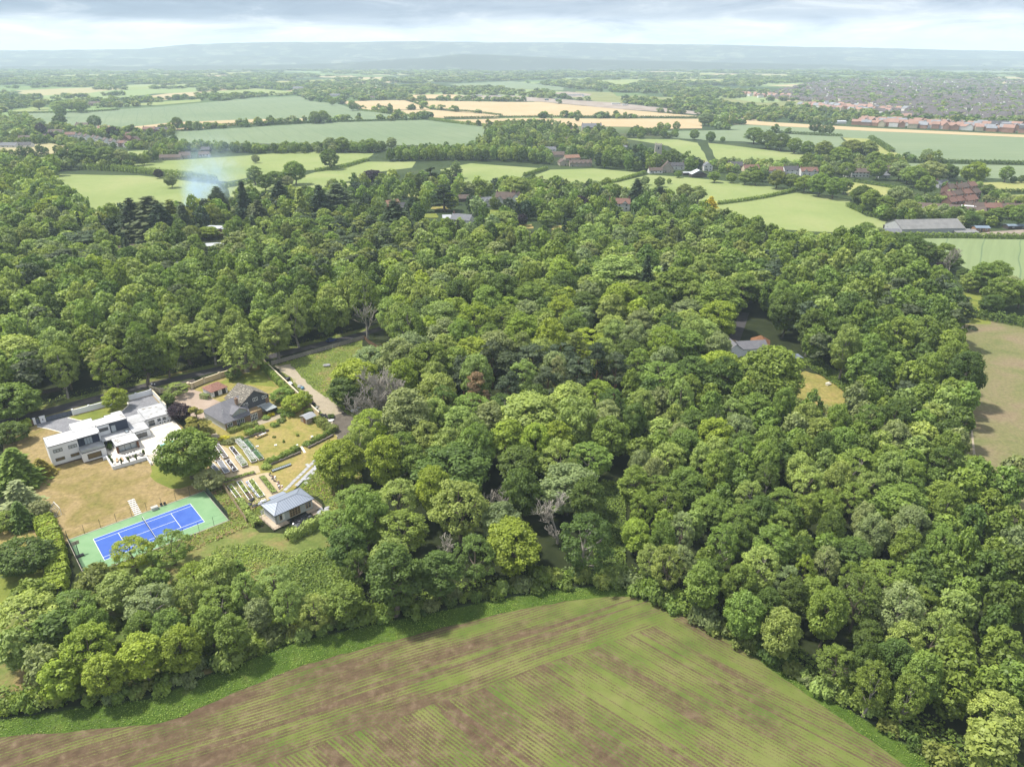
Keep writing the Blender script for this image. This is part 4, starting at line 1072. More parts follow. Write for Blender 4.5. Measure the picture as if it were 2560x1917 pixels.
MB().box(7.5, 13.66, -3.30, -3.28, 3.55, 4.3).box(7.46, 7.48, -3.25, 1.6, 3.55, 4.3).box(13.68, 13.70, -3.25, 1.6, 3.55, 4.3).build('balustrade', GLASSL, bal)
win(house, 'f', 1.735, 9.4, 11.6, 3.45, 5.8, 3, GREYP, GLASSL, 'balcony_door')
win(house, 'f', 4.925, 17.5, 18.9, 3.6, 5.9, 1, GREYP, GLASSL)
for a0, a1, z0, z1, g in ((1.0, 3.4, 4.5, 5.6, GLASSL), (4.9, 7.2, 4.5, 5.6, GLASSL), (1.0, 3.4, 1.7, 2.7, GLASSB), (4.9, 7.2, 1.7, 2.7, GLASSB)): win(house, 'f', 0.0, a0, a1, z0, z1, 3, GREYP, g, t=.12)
win(house, 'f', -3.4, 8.7, 12.4, 1.0, 2.75, 1, GREYP, GLASSB, t=.14)
win(house, 'f', 5.0, 14.3, 16.8, 4.7, 5.8, 2, GREYP, GLASS, t=.12)
win(house, 'f', .4, 23.2, 26.2, 1.2, 2.7, 3, GREYP, GLASS, t=.14)
win(house, 'f', 7.6, 28.6, 30.4, .5, 2.6, 2, GREYP, GLASS, 'patio_door', t=.12); win(house, 'f', 7.6, 31.3, 32.3, 1.3, 2.6, 1, GREYP, GLASS, t=.12); win(house, 'f', 7.6, 32.9, 33.9, 1.3, 2.6, 1, GREYP, GLASS, t=.12)
win(house, 'f', 2.99, 14.0, 16.0, .9, 3.0, 2, GREYP, GLASS, 'glazed_door', t=.12)
win(house, 'f', -4.3, 16.9, 21.9, .85, 3.1, 3, GREYP, GLASSL, 'glazed_wall', t=.12)
MB().box(16.4, 22.4, -4.2, 2.9, .3, 3.1).build('kitchen_wall', WHITE, house)
for x in (16.25, 22.0): MB().box(x, x + .5, -4.9, -4.25, .81, 3.15).build('timber_pillar', BROWNT, house)
sk = MB().box(20.7, 21.8, 2.2, 4.2, 3.33, 3.5).build('skylight', GREYP, house); MB().box(20.85, 21.65, 2.35, 4.05, 3.501, 3.53).build('pane', GLASSL, sk)
MB().box(28.0, 28.6, 15.0, 17.6, 2.4, 3.1).build('door_hood', WHITE, house)

ter = thing('terrace', 'cream stone terrace with white walls wrapping the modern house', 'terrace', (*HO, 0), HA)
MB().box(13.4, 22.2, -12.4, -5.0, .0, .8).box(14.0, 22.42, -4.98, 2.95, .0, .78).box(22.22, 36.0, -11.4, 7.5, .0, .79).build('paving', STONE, ter)
wl = MB(); wl.bar((13.2, -12.55), (22.2, -12.9), .3, 0, 1.2).bar((13.2, -12.4), (13.2, -4.6), .3, 0, 1.2).bar((12.2, -4.7), (13.1, -4.7), .5, 0, 1.0).bar((22.35, -17.0), (22.35, -11.5), .25, 0, .9).bar((26.3, -17.0), (26.3, -11.5), .25, 0, .9).bar((26.45, -11.5), (36, -11.3), .3, 0, 1.2)
wl.build('retaining_wall', WHITE, ter)
st = MB(); rs = MB()
for i in range(7):
    st.box(22.5, 26.15, -11.5 - (i + 1) * .74, -11.5 - i * .74, 0, .72 - i * .1)
    rs.box(22.5, 26.15, -11.5 - (i + 1) * .74 + .002, -11.5 - (i + 1) * .74 + .22, .73 - i * .1, .735 - i * .1)
st.build('steps', STONE, ter); rs.build('step_nosing', STONE2, ter)
l2 = MB()
for y in (3.9, 3.2): l2.box(27.3, 36, y, y + .2, .792, .80)
for i in range(3): l2.bar((26.6 + i * .7, -5.2 + i * .1), (29.6 + i * .6, -2.8), .16, .792, .80)
l2.bar((22.6, .1), (29.6, -.9), .14, .792, .80); l2.box(16.4, 22.2, -5.6, -5.4, .802, .81); l2.build('step_nosing', STONE2, ter)
MB().box(-.6, 7.5, -.9, .43, .0, .06).box(7.3, 13.3, -4.6, -2.96, .0, .06).box(-.9, -.02, -.9, 7, .0, .05).build('perimeter_paving', STONE, ter)
pl = MB(); POOLM = glass_mat('pool_water', (0.10, 0.42, 0.45), .05)
pool = tag(MB().box(27.5, 33.5, -10.4, -7.4, .795, .83).build('swimming_pool', POOLM), 'turquoise plunge pool glimpsed behind the big tree', 'pool'); pool.location = (*HO, 0); pool.rotation_euler = (0, 0, HA)

# things on the terrace
FAB = mat('cream_cushion', (0.70, 0.66, 0.60), None, 2); WICK = mat('grey_wicker', (0.20, 0.19, 0.18), (0.28, 0.27, 0.26), 6)
def hplace(name, label, cat, u, v, z, a=0.0, group=None): return thing(name, label, cat, (*hw(u, v), z), HA + a, group)
def sofa(t, L, fm=WICK, cm=FAB):
    MB().box(-L / 2, L / 2, -.4, .4, .0, .3).build('base', fm, t); MB().box(-L / 2, L / 2, .26, .44, .305, .75).build('backrest', fm, t); MB().box(-L / 2 + .1, L / 2 - .1, -.36, .24, .305, .45).build('seat_cushion', cm, t)
t = hplace('dining_table', 'long white table on the terrace by the glass wall', 'table', 18.9, -9.1, .8)
MB().box(-1.7, 1.7, -.5, .5, .70, .76).build('tabletop', WHITEP, t)
for x in (-1.5, 1.5):
    for y in (-.4, .4): MB().box(x - .04, x + .04, y - .04, y + .04, 0, .70).build('leg', GREYP, t)
for i, x in enumerate((-1.3, -.45, .45, 1.3)):
    for s in (-1, 1):
        t = hplace('dining_chair', 'grey chair drawn up to the long white terrace table', 'chair', 18.9 + x, -9.1 + s * .85, .8, 0 if s > 0 else math.pi, 'chairs round the terrace table')
        MB().box(-.22, .22, -.22, .22, .4, .46).build('seat', WICK, t); MB().box(-.22, .22, .19, .24, .462, .88).build('backrest', WICK, t)
        MB().box(-.2, -.16, -.2, .2, 0, .4).box(.16, .2, -.2, .2, 0, .4).build('legs', GREYP, t)
for i, (u, v) in enumerate(((15.0, -9.6), (16.2, -10.0))):
    t = hplace('sun_lounger', ['tan sun lounger on the terrace, the one nearer the bay window', 'tan sun lounger on the terrace, the one nearer the table'][i], 'sun lounger', u, v, .8, rad(80), 'tan loungers')
    CUSH = mat('tan_cushion', (0.55, 0.36, 0.22), None, 2)
    MB().box(-.9, .9, -.33, .33, .2, .32).build('frame', GREYP, t); MB().slab([(-.9, -.3, .40), (.4, -.3, .40), (.4, .3, .40), (-.9, .3, .40)], .07).slab([(.41, -.3, .40), (.9, -.3, .75), (.9, .3, .75), (.41, .3, .40)], .07).build('mattress', CUSH, t)
t = hplace('outdoor_sofa', 'dark wicker seat by the right end of the terrace wall', 'sofa', 21.3, -10.5, .8, rad(-70)); sofa(t, 1.8, WICK, mat('grey_cushion', (.22, .22, .23), None, 2))
POTM = mat('dark_pot', (0.05, 0.05, 0.055), None, 2)
def potted(u, v, z, r, label, rz=0):
    t = hplace('potted_plant', label, 'plant', u, v, z)
    m = MB(); m.tube((0, 0, 0), (0, 0, .55), r * .7, r, 10); m.build('pot', POTM, t)
    q = random.Random(int(u * 10)); me = PROTO['shrub'][q.randrange(4)][0]
    o = link_mesh('foliage', me, t); o.scale = (r * .75, r * .75, .6); o.location = (0, 0, .5); o.color = (*TONE['d'], 1)
for i, (u, v, z, r, lb) in enumerate(((15.2, -.8, .8, .5, 'square dark planter with a shrub in the glazed courtyard'), (13.6, -8.2, 1.2, .25, 'small pot on the left terrace wall'), (13.6, -10.6, 1.2, .25, 'small pot further along the left terrace wall'), (15.5, -12.6, 1.2, .25, 'small pot on the front terrace wall below the loungers'),
        (17.6, -12.7, 1.2, .25, 'small pot on the front terrace wall below the table'), (19.6, -12.8, 1.2, .25, 'small pot near the middle of the front terrace wall'), (22.2, -11.2, 1.2, .3, 'pot at the top left of the terrace steps'), (26.4, -11.3, 1.2, .35, 'pot at the top right of the terrace steps'), (16.0, 1.5, .8, .6, 'leafy planter beside the courtyard glass door'),
        (23.1, -.5, .8, .3, 'pot below the right block window'))): potted(u, v, z, r, lb)
for i, u in enumerate((31.8, 33.2, 34.3)):
    t = hplace('heat_pump', ['pale fan unit against the garage wing, nearest the patio door', 'pale fan unit against the garage wing, the middle one', 'pale fan unit against the garage wing, at the tree'][i], 'fan unit', u, 7.0, .8, 0, 'fan units')
    MB().box(-.45, .45, -.18, .18, 0, .95).build('casing', WHITEP, t)
    m = MB(); m.tube((0, -.185, .5), (0, -.20, .5), .32, .32, 14); m.build('fan_grille', GREYP, t)

# ------------------------------------------------------------------ grounds of the white house
def hs(name, m, pts, z, step=None, amp=0, seed=1): return sheet(name, [hw(u, v) for u, v in pts], G[m], z, step, amp, seed)
hs('lawn', 'lawn', [(-9.5, -43), (33.5, -43), (37, -12), (37, 33.9), (1, 33.9), (-9, 31), (-12, 0)], .062)
hs('lawn', 'green', [(23, -34), (33, -38), (36, -12), (26.6, -12), (26.2, -17.4), (22, -17.5), (20.5, -26)], .068, 2.5, .9, 4)
hs('lawn', 'green', [(12.9, 33.2), (9.8, 33.1), (12, 29), (15.5, 24.8), (21, 25.3), (25, 27.3), (27.6, 30.6), (28, 33.3)], .070, 2, .2, 4)
hs('driveway', 'setts', [(.9, 34.6), (11.4, 33.9), (9.8, 33.0), (12, 29), (15.5, 24.6), (22, 25.2), (25, 27), (27.4, 29.8), (28.3, 33.4), (36.2, 33.7), (36.5, 17.8), (28, 17.8), (22.4, 14), (22.3, 12.3), (8, 12.5), (6.2, 22.5), (3.4, 28), (.8, 32)], .066, 2, .1, 3)
mb = MB()
def ribbon(mb, pts, wd, z0, z1):
    for a, b in zip(pts, pts[1:]): mb.bar(a, b, wd, z0, z1)
ribbon(mb, [(.8, 32.2), (3.4, 28.2), (6.0, 23), (7.6, 15)], .35, .03, .09); ribbon(mb, [(9.7, 33.1), (12, 29), (15.5, 24.7), (21.5, 25.1), (25.2, 27.1), (27.6, 30.0), (28.2, 33.3)], .4, .03, .09)
o = mb.build('kerb_strip', STONE); o.location = (*HO, 0); o.rotation_euler = (0, 0, HA); o['kind'] = 'structure'
LANE_N = [(-230, 146), (-200, 173), (-151.5, 216.5), (-132.5, 233.5), (-120, 243), (-98, 260), (-64.5, 286.5), (-52, 299)]
LANE_F = [(-236, 153), (-206, 180), (-155.8, 224.0), (-136.5, 240.0), (-123, 249.5), (-101.5, 266), (-68, 292), (-56, 304)]
LANE_F = [(a[0] + (b[0] - a[0]) * .72, a[1] + (b[1] - a[1]) * .72) for a, b in zip(LANE_N, LANE_F)]
sheet('lane', LANE_N + LANE_F[::-1], G['asphalt'], .075)
sheet('verge', [(-200, 168), (-150, 213.5), (-128.5, 231), (-120, 240), (-120, 243), (-132.5, 233.5), (-151.5, 216.5), (-200, 173)], G['rough'], .072)
sheet('verge', [(x, y) for x, y in LANE_F] + [(x - 2.4, y + 2.8) for x, y in LANE_F[::-1]], G['rough'], .071)
def walling(name, label, pts, h, m, wd=.3, cap=None, pier=None, pw=.55, frm=None, pm=None):
    t = thing(name, label, 'wall', (0, 0, 0))
    F_ = frm or (lambda u, v: (u, v)); q = [F_(*p) for p in pts]
    mb = MB()
    for a, b in zip(q, q[1:]): mb.bar(a, b, wd, -.1, h)
    mb.build('panel', m, t)
    if cap:
        mb = MB()
        for a, b in zip(q, q[1:]): mb.bar(a, b, wd + .14, h + .002, h + .10)
        mb.build('coping', cap, t)
    if pier:
        for a, b in zip(q, q[1:]):
            L = math.hypot(b[0] - a[0], b[1] - a[1]); n = max(1, round(L / pier)); an = math.atan2(b[1] - a[1], b[0] - a[0])
            for i in range(n + 1):
                k = i / n
                o = MB().box(-pw / 2, pw / 2, -pw / 2, pw / 2, -.1, h + .25).box(-pw / 2 - .07, pw / 2 + .07, -pw / 2 - .07, pw / 2 + .07, h + .252, h + .36).build('pier', pm or m, t)
                o.location = (a[0] + (b[0] - a[0]) * k, a[1] + (b[1] - a[1]) * k, 0); o.rotation_euler = (0, 0, an)
    return t
walling('garden_wall', 'long white roadside wall with piers in front of the modern house', [(11.6, 34.0), (36.4, 34.0)], 1.9, WHITE, .25, WHITEP, 4.9, .45, hw)
walling('garden_wall', 'white and cream side wall at the garage end of the modern house', [(36.75, 33.7), (36.9, 18.2)], 1.9, WHITE, .25, CREAMC, None, .4, hw)
gt = thing('sliding_gate', 'long grey-blue sliding gate at the white house drive', 'gate', (*hw(3.7, 34.6), 0), HA)
MB().box(.1, 7.7, -.04, .04, .12, 1.75).build('panel', GATEP, gt)
m = MB()
for i in range(5): m.bar((.1 + i * 1.55, -.06), (.17 + i * 1.55, -.06), .04, .12, 1.8)
m.box(.1, 7.7, -.10, -.045, 1.70, 1.8); m.build('frame', GREYP, gt)
MB().box(-.4, -.0, -.3, .3, .1, 1.3).build('motor_box', WHITEP, gt)
gt = thing('pedestrian_gate', 'narrow grey-blue side gate by the white letterbox pier', 'gate', (*hw(1.0, 34.7), 0), HA); MB().box(.05, .95, -.04, .04, .1, 1.75).build('panel', GATEP, gt); MB().box(.82, .9, -.1, -.045, .9, 1.0).build('handle', GREYP, gt)
for i, (u, wdt) in enumerate(((.6, .7), (2.9, 1.5))):
    t = thing('gate_pier', ['plain white pier at the left of the side gate', 'wide white pier with a dark letterbox between the two gates'][i], 'pier', (*hw(u, 34.7), 0), HA, 'white gate piers')
    MB().box(-wdt / 2, wdt / 2, -.3, .3, -.1, 2.1).build('shaft', WHITE, t); MB().box(-wdt / 2 - .08, wdt / 2 + .08, -.38, .38, 2.102, 2.25).build('cap', WHITEP, t)
    if i: MB().box(-.15, .15, -.34, -.303, .9, 1.4).build('letterbox', GREYP, t)

# ------------------------------------------------------------------ the slate cottage
KO, KA = (-92.0, 201.2), rad(50)
ku = (math.cos(KA), math.sin(KA)); kv = (-math.sin(KA), math.cos(KA))
def kw(u, v): return (KO[0] + u * ku[0] + v * kv[0], KO[1] + u * ku[1] + v * kv[1])
cot = thing('slate_cottage', 'dark slate-hung house with a lichened stone-tile roof and glazed gable', 'house', (*KO, 0), KA)
m = MB(); m.box(0.15, 7.9, 0.15, 13.6, -.1, 2.85); m.build('wall', mat('white_side_wall', (.62, .62, .58), (.55, .55, .50), 1), cot)
MB().box(2.9, 13.3, -.1, .14, -.1, 2.95).box(7.92, 13.3, .142, 3.0, -.1, 2.95).box(.1, 2.88, -.02, .145, -.1, 2.84).build('wall', BRICK, cot)
apx, zr, ze = 13.1, 9.0, 5.7
gm = MB(); gm.box(7.95, 18.3, 3.3, 12.3, -.1, ze - .05); gm.box(17.0, 18.34, 3.22, 3.29, -.1, 4.9); gm.build('wall', BRICK, cot)
gg = MB()
gp = [(7.9, 3.2, 2.96), (16.9, 3.2, 2.96), (16.9, 3.2, 4.6), (18.3, 3.2, 4.6), (18.3, 3.2, ze), (apx, 3.2, zr - .1), (7.9, 3.2, ze)]
gg.face(*gp); gg.face(*[(x, 3.29, z) for x, y, z in reversed(gp)])
gg.add([(x, 3.2, z) for x, y, z in gp] + [(x, 3.29, z) for x, y, z in gp], [(i, 7 + i, 7 + (i + 1) % 7, (i + 1) % 7) for i in range(7)])
gg.build('slate_gable', SLATEW, cot)
MB().box(13.4, 16.9, 3.22, 3.28, -.1, 2.95).build('wall', WHITE, cot)
mr = MB(); mr.slab([(7.3, 2.8, ze - .45), (apx, 2.8, zr), (apx, 12.6, zr), (7.3, 12.6, ze - .45)][::-1], .16); mr.slab([(apx + .01, 2.8, zr), (18.9, 2.8, ze - .45), (18.9, 12.6, ze - .45), (apx + .01, 12.6, zr)][::-1], .16)
ro = mr.build('roof', STONETILE, cot)
gb = MB(); gb.face((8, 12.3, ze - .06), (18.3, 12.3, ze - .06), (apx, 12.3, zr - .2)); gb.build('wall', BRICK, cot)
lr = MB(); z0, z1, rv = 2.95, 7.0, 7.3
lr.slab([(-.35, -.35, z0), (8.9, -.35, z0), (11.6, rv, z1), (3.3, rv, z1)], .14); lr.slab([(-.35, 14, z0), (-.35, -.34, z0), (3.3, rv, z1)], .14); lr.slab([(11.6, rv + .01, z1), (8.5, 14, z0), (-.35, 14, z0), (3.3, rv + .01, z1)], .14)
rl = lr.build('roof', SLATE, cot)
ch = MB().box(7.0, 7.8, 4.2, 5.0, 5.3, 7.5).box(6.92, 7.88, 4.12, 5.08, 7.502, 7.7).build('chimney', BRICK, rl); MB().tube((7.4, 4.6, 7.7), (7.4, 4.6, 8.1), .16, .13, 8).build('chimney_pot', REDTILE, ch)
MB().tube((1.6, 3.3, 4.8), (1.6, 3.3, 6.2), .07).build('vent_pipe', WHITEP, cot)
dm = MB(); dm.slab([(6.0, .7, 5.9), (6.0, 5.6, 5.9), (3.2, 3.0, 4.4), (3.2, .7, 4.4)], .12); dm.slab([(6.01, 5.6, 5.9), (6.01, .7, 5.9), (8.8, .7, 4.4), (8.8, 3.0, 4.4)], .12)
dm.build('dormer_roof', SLATE, cot)
dg = MB(); dp = [(3.5, 1.0, 2.98), (8.5, 1.0, 2.98), (8.5, 1.0, 4.35), (6.0, 1.0, 5.7), (3.5, 1.0, 4.35)]
dg.face(*dp); dgo = dg.build('glazed_gable', GLASSL, cot)
df = MB(); FR = mat('oak_frame', (.45, .40, .30), (.38, .33, .25), 1.5)
for a, b in zip(dp, dp[1:] + dp[:1]): df.tube((a[0], .95, a[2]), (b[0], .95, b[2]), .09, .09, 4)
for x in (4.75, 6.0, 7.25): df.tube((x, .95, 3.0), (x, .95, 5.7 - abs(x - 6) * .54), .06, .06, 4)
df.tube((3.5, .95, 4.2), (8.5, .95, 4.2), .06, .06, 4); df.build('frame', FR, dgo)
MB().box(3.5, 3.56, 1.02, 2.6, 2.98, 4.3).box(8.44, 8.5, 1.02, 2.6, 2.98, 4.3).build('dormer_cheek', SLATEW, cot)
MB().box(2.6, 9.0, -.9, .98, 2.952, 3.02).build('gutter_ledge', GREYP, cot)
tb = MB().box(8.52, 13.3, -.1, 3.18, 2.96, 3.06).build('roof_terrace', mat('terrace_mat', (.32, .20, .10), (.24, .20, .10), 1.2), cot)
m = MB()
for x in (8.7, 10.2, 11.7, 13.2): m.tube((x, -.05, 3.06), (x, -.05, 3.9), .03)
m.tube((8.7, -.05, 3.9), (13.2, -.05, 3.9), .03); m.tube((13.2, -.05, 3.9), (13.2, 3.1, 3.9), .03); m.build('railing', GREYP, tb)
for a0, a1, z0_, z1_, n in ((8.7, 10.5, 4.3, 5.5, 3), (12.4, 14.2, 5.0, 6.2, 3), (15.8, 17.5, 4.7, 5.8, 3)): win(cot, 'f', 3.2, a0, a1, z0_, z1_, n, WHITEP, GLASS, t=.13)
win(cot, 'f', -.02, .6, 2.5, 1.2, 2.5, 3, WHITEP, GLASS, t=.13); win(cot, 'f', -.1, 4.0, 6.6, .1, 2.5, 4, WHITEP, GLASS, 'french_doors', .12, bars=1); win(cot, 'f', -.1, 9.0, 11.4, .1, 2.5, 4, WHITEP, GLASS, 'french_doors', .12, bars=1)
MB().box(.9, 1.9, -.3, -.03, .0, .8).build('oil_tank_box', WHITEP, cot)
cn = thing('glazed_canopy', 'grey glass-roofed canopy beside the slate cottage', 'canopy', (*KO, 0), KA)
MB().slab([(14.2, -1.5, 2.35), (18.2, -1.5, 2.35), (18.2, 3.1, 2.75), (14.2, 3.1, 2.75)], .08).build('roof', mat('canopy_glass', (.33, .36, .36), (.28, .30, .30), 1, .3), cn)
for x in (14.3, 16.2, 18.1): MB().tube((x, -1.4, 0), (x, -1.4, 2.28), .06).build('post', GREYP, cn)
MB().box(14.25, 18.2, -1.46, -1.36, 2.1, 2.26).box(18.08, 18.18, -1.3, 3.0, .1, .2).build('rail', GREYP, cn)
MB().box(18.1, 18.14, -1.3, 3.0, .2, 2.2).build('side_glass', glass_mat('dark_side_glass', (.06, .07, .075)), cn)
# outbuilding
ob = thing('garage_outbuilding', 'small white outbuilding with a red hipped roof by the drive', 'outbuilding', (*kw(10.0, 26.7), 0), KA)
MB().box(0, 6, 0, 6, -.1, 2.2).build('wall', WHITE, ob)
m = MB(); m.slab([(-.3, -.3, 2.2), (6.3, -.3, 2.2), (4.2, 3, 3.9), (1.8, 3, 3.9)], .12); m.slab([(6.3, -.3, 2.2), (6.3, 6.3, 2.2), (4.2, 3, 3.9)], .12); m.slab([(6.3, 6.3, 2.2), (-.3, 6.3, 2.2), (1.8, 3, 3.9), (4.2, 3, 3.9)], .12); m.slab([(-.3, 6.3, 2.2), (-.3, -.3, 2.2), (1.8, 3, 3.9)], .12)
m.build('roof', REDTILE, ob)
for a in (1.0, 3.9): MB().box(a, a + 1.4, -.06, -.003, 0, 1.95).build('door', BLACKP, ob)
for a in (.3, 3.0, 5.5): MB().box(a, a + .3, -.05, -.003, 1.2, 1.5).build('wall_lamp', GREYP, ob)
# shed
sh = thing('garden_shed', 'small grey-roofed timber shed against the cream wall', 'shed', (*kw(19.5, -16.1), 0), KA)
MB().box(0, 3.6, 0, 3.6, -.05, 2.0).build('wall', TIMBER, sh)
m = MB(); m.slab([(-.2, -.25, 2.0), (3.8, -.25, 2.0), (3.8, 1.8, 2.75), (-.2, 1.8, 2.75)], .08); m.slab([(3.8, 1.81, 2.75), (3.8, 3.85, 2.0), (-.2, 3.85, 2.0), (-.2, 1.81, 2.75)], .08); m.build('roof', mat('grey_felt', (.33, .34, .36), (.28, .29, .31), .8), sh)
MB().face((-.003, 0, 2), (-.003, 1.8, 2.66), (-.003, 3.6, 2)).face((3.603, 0, 2), (3.603, 3.6, 2), (3.603, 1.8, 2.66)).build('gable', TIMBER, sh)
MB().box(-.06, -.003, .9, 1.9, .05, 1.8).build('door', BROWNT, sh)
# roadside cream walls, gates, lamp
walling('boundary_wall', 'cream roadside wall with piers left of the navy gates', [(-130.2, 231.6), (-126.0, 229.7), (-121.9, 230.3)], 1.8, CREAMW, .3, CREAMC, 4.2, .6, pm=CREAMC)
walling('boundary_wall', 'cream roadside wall with piers running behind the slate cottage', [(-116.3, 233.4), (-113.6, 238.2), (-97.6, 256.8)], 2.0, CREAMW, .3, CREAMC, 6, .55, pm=CREAMC)
walling('boundary_wall', 'long cream garden wall dividing the cottage garden from the gravel yard', [(-97.4, 256.4), (-64.4, 211.0)], 1.9, CREAMW, .28, CREAMC)
for i, (x, y, lb) in enumerate(((-121.4, 230.5, 'tall cream gate pier at the left of the navy gates'), (-117.1, 233.1, 'tall cream gate pier between navy gates and side door'))):
    t = thing('gate_pier', lb, 'pier', (x, y, 0), rad(32), 'cream gate piers')
    MB().box(-.4, .4, -.4, .4, -.1, 2.4).build('shaft', CREAMW, t); MB().box(-.5, .5, -.5, .5, 2.402, 2.6).build('cap', CREAMC, t); MB().box(-.2, .2, -.2, .2, 2.602, 2.9).build('finial', CREAMC, t)
def arched_gate(name, label, a, b, h0, h1):
    t = thing(name, label, 'gate', (*a, 0), math.atan2(b[1] - a[1], b[0] - a[0])); L = math.hypot(b[0] - a[0], b[1] - a[1])
    n = 2 if L > 2 else 1
    for k in range(n):
        m = MB(); s0, s1 = L * k / n + .03, L * (k + 1) / n - .03
        pts = [(s0 + (s1 - s0) * i / 8, 0) for i in range(9)]
        for (x0, _), (x1, _) in zip(pts, pts[1:]):
            f = lambda x: h0 + (h1 - h0) * (1 - (2 * x / L - 1) ** 2)
            m.add([(x0, -.05, .1), (x1, -.05, .1), (x1, -.05, f(x1)), (x0, -.05, f(x0)), (x0, .05, .1), (x1, .05, .1), (x1, .05, f(x1)), (x0, .05, f(x0))], [(0, 1, 2, 3), (5, 4, 7, 6), (3, 2, 6, 7), (0, 4, 5, 1), (0, 3, 7, 4), (1, 5, 6, 2)])
        m.build('leaf', NAVYP, t)
arched_gate('driveway_gates', 'pair of navy arched gates in the cream wall', (-121.0, 230.8), (-117.5, 232.9), 1.8, 2.2); arched_gate('side_gate', 'single navy gate beside the arched drive gates', (-116.8, 233.4), (-115.6, 234.3), 1.8, 1.9)
t = thing('lamp_post', 'black lamp post with white lantern heads by the cream wall', 'lamp post', (-128.0, 230.0, 0))
MB().tube((0, 0, 0), (0, 0, 3.4), .06, .05, 8).build('post', BLACKP, t)
for i, dx_ in enumerate((-.5, .5)):
    m = MB(); m.tube((0, 0, 3.2), (dx_, 0, 3.35), .03); m.build('arm', BLACKP, t)
    m = MB(); m.tube((dx_, 0, 3.35), (dx_, 0, 3.7), .16, .22, 8); m.build('lantern', WHITEP, t)
# fences
def board_fence(name, label, pts, h, m, post=2.5, pm=None):
    t = thing(name, label, 'fence'); mb = MB()
    for a, b in zip(pts, pts[1:]):
        L = math.hypot(b[0] - a[0], b[1] - a[1]); n = max(1, int(L / .24)); r = random.Random(int(L * 7))
        for i in range(n):
            k0, k1 = i / n, (i + .86) / n
            mb.bar((a[0] + (b[0] - a[0]) * k0, a[1] + (b[1] - a[1]) * k0), (a[0] + (b[0] - a[0]) * k1, a[1] + (b[1] - a[1]) * k1), .04, .02, h + r.uniform(-.04, .04))
    mb.build('boards', m, t)
    for a, b in zip(pts, pts[1:]):
        L = math.hypot(b[0] - a[0], b[1] - a[1]); n = max(1, round(L / post))
        for i in range(n + 1):
            o = MB().box(-.07, .07, -.07, .07, -.1, h + .1).build('post', pm or m, t); o.location = (a[0] + (b[0] - a[0]) * i / n + .06, a[1] + (b[1] - a[1]) * i / n - .06, 0)
    return t
GREYF = mat('silvered_fence', (.34, .31, .27), (.26, .235, .20), 1.5); BRNF = mat('brown_fence', (.22, .13, .075), (.16, .095, .055), 1.5)
board_fence('panel_fence', 'grey panel fence between the lane and the overgrown yard', [(-93.9, 255.0), (-63.0, 283.2)], 1.7, GREYF, 1.9)
board_fence('panel_fence', 'brown fence dropping into the wood from the lane corner', [(-63.0, 283.2), un(920, 858), un(975, 892)], 1.7, BRNF, 2.0)
board_fence('panel_fence', 'low brown fence left of the white gate piers', [hw(-7.5, 33.2), hw(.1, 34.7)], 1.6, BRNF, 1.9)
board_fence('panel_fence', 'dark wooden fence across the lane under the trees', [(-186, 214), (-176, 222), (-163, 232)], 1.7, mat('dark_fence', (.11, .075, .05), (.08, .055, .04), 1.5), 2.2)
board_fence('panel_fence', 'tan panel fence between the tennis court and the vegetable beds', [(-82.9, 171.3), (-68.9, 152.3)], 1.7, mat('tan_fence', (.50, .38, .24), (.42, .32, .20), 1.5), 1.9)

# ------------------------------------------------------------------ tennis court
Z3 = lambda x, y: un(x * .28986, 1120 + y * .28986)
Z4 = lambda x, y: un(480 + x * .19022, 1050 + y * .19022)
Z6 = lambda x, y: un(480 + x * .19022, 900 + y * .19022)
Z2 = lambda x, y: un(480 + x * .28986, 780 + y * .28986)
COURT_GREEN = mat('court_green', (.155, .285, .135), (.20, .33, .17), .25, .85, detail=5)
COURT_BLUE = mat('court_blue', (.040, .098, .38), (.055, .125, .42), .3, .85, detail=5)
LINE = mat('court_line', (.78, .80, .84), None, 1)
TO, TA = (-110.8, 144.7), rad(40.8)
tu = (math.cos(TA), math.sin(TA)); tv = (-math.sin(TA), math.cos(TA))
def tw(u, v): return (TO[0] + u * tu[0] + v * tv[0], TO[1] + u * tu[1] + v * tv[1])
ct = thing('tennis_court', 'blue tennis court with white lines on a green surround', 'tennis court', (*TO, 0), TA)
CL_, CW = 33.4, 17.8
MB().box(0, CL_, -CW, 0, -.1, .095).build('surround', COURT_GREEN, ct)
bx0, by1 = 4.75, -3.5; bx1, by0 = bx0 + 23.77, by1 - 10.97
MB().box(bx0, bx1, by0, by1, .096, .101).build('playing_surface', COURT_BLUE, ct)
m = MB(); lw = .11
def ln(x0, x1, y0, y1): m.box(x0, x1, y0, y1, .1012, .106)
ln(bx0, bx1, by1 - lw, by1); ln(bx0, bx1, by0, by0 + lw)
ln(bx0, bx0 + lw, by0 + lw, by1 - lw); ln(bx1 - lw, bx1, by0 + lw, by1 - lw)
s1, s0 = by1 - 1.37, by0 + 1.37; mid = (bx0 + bx1) / 2; yc = (by0 + by1) / 2
ln(bx0 + lw, bx1 - lw, s1 - lw, s1); ln(bx0 + lw, bx1 - lw, s0, s0 + lw)
for x in (mid - 6.4, mid + 6.4): ln(x - lw / 2, x + lw / 2, s0 + lw, s1 - lw)
ln(mid - 6.4 + lw / 2, mid + 6.4 - lw / 2, yc - lw / 2, yc + lw / 2)
m.build('court_lines', LINE, ct)
m = MB()
for a in ((-.25, CL_ + .25, .003, .25), (-.25, CL_ + .25, -CW - .25, -CW - .003), (-.25, -.003, -CW, 0), (CL_ + .003, CL_ + .25, -CW, 0)): m.box(*a, -.1, .16)
m.build('kerb', mat('court_kerb', (.42, .38, .32), (.34, .31, .26), 1.2), ct)
nt = thing('tennis_net', 'dark tennis net with a pale top band across the blue court', 'net', (*tw(mid, yc), 0), TA)
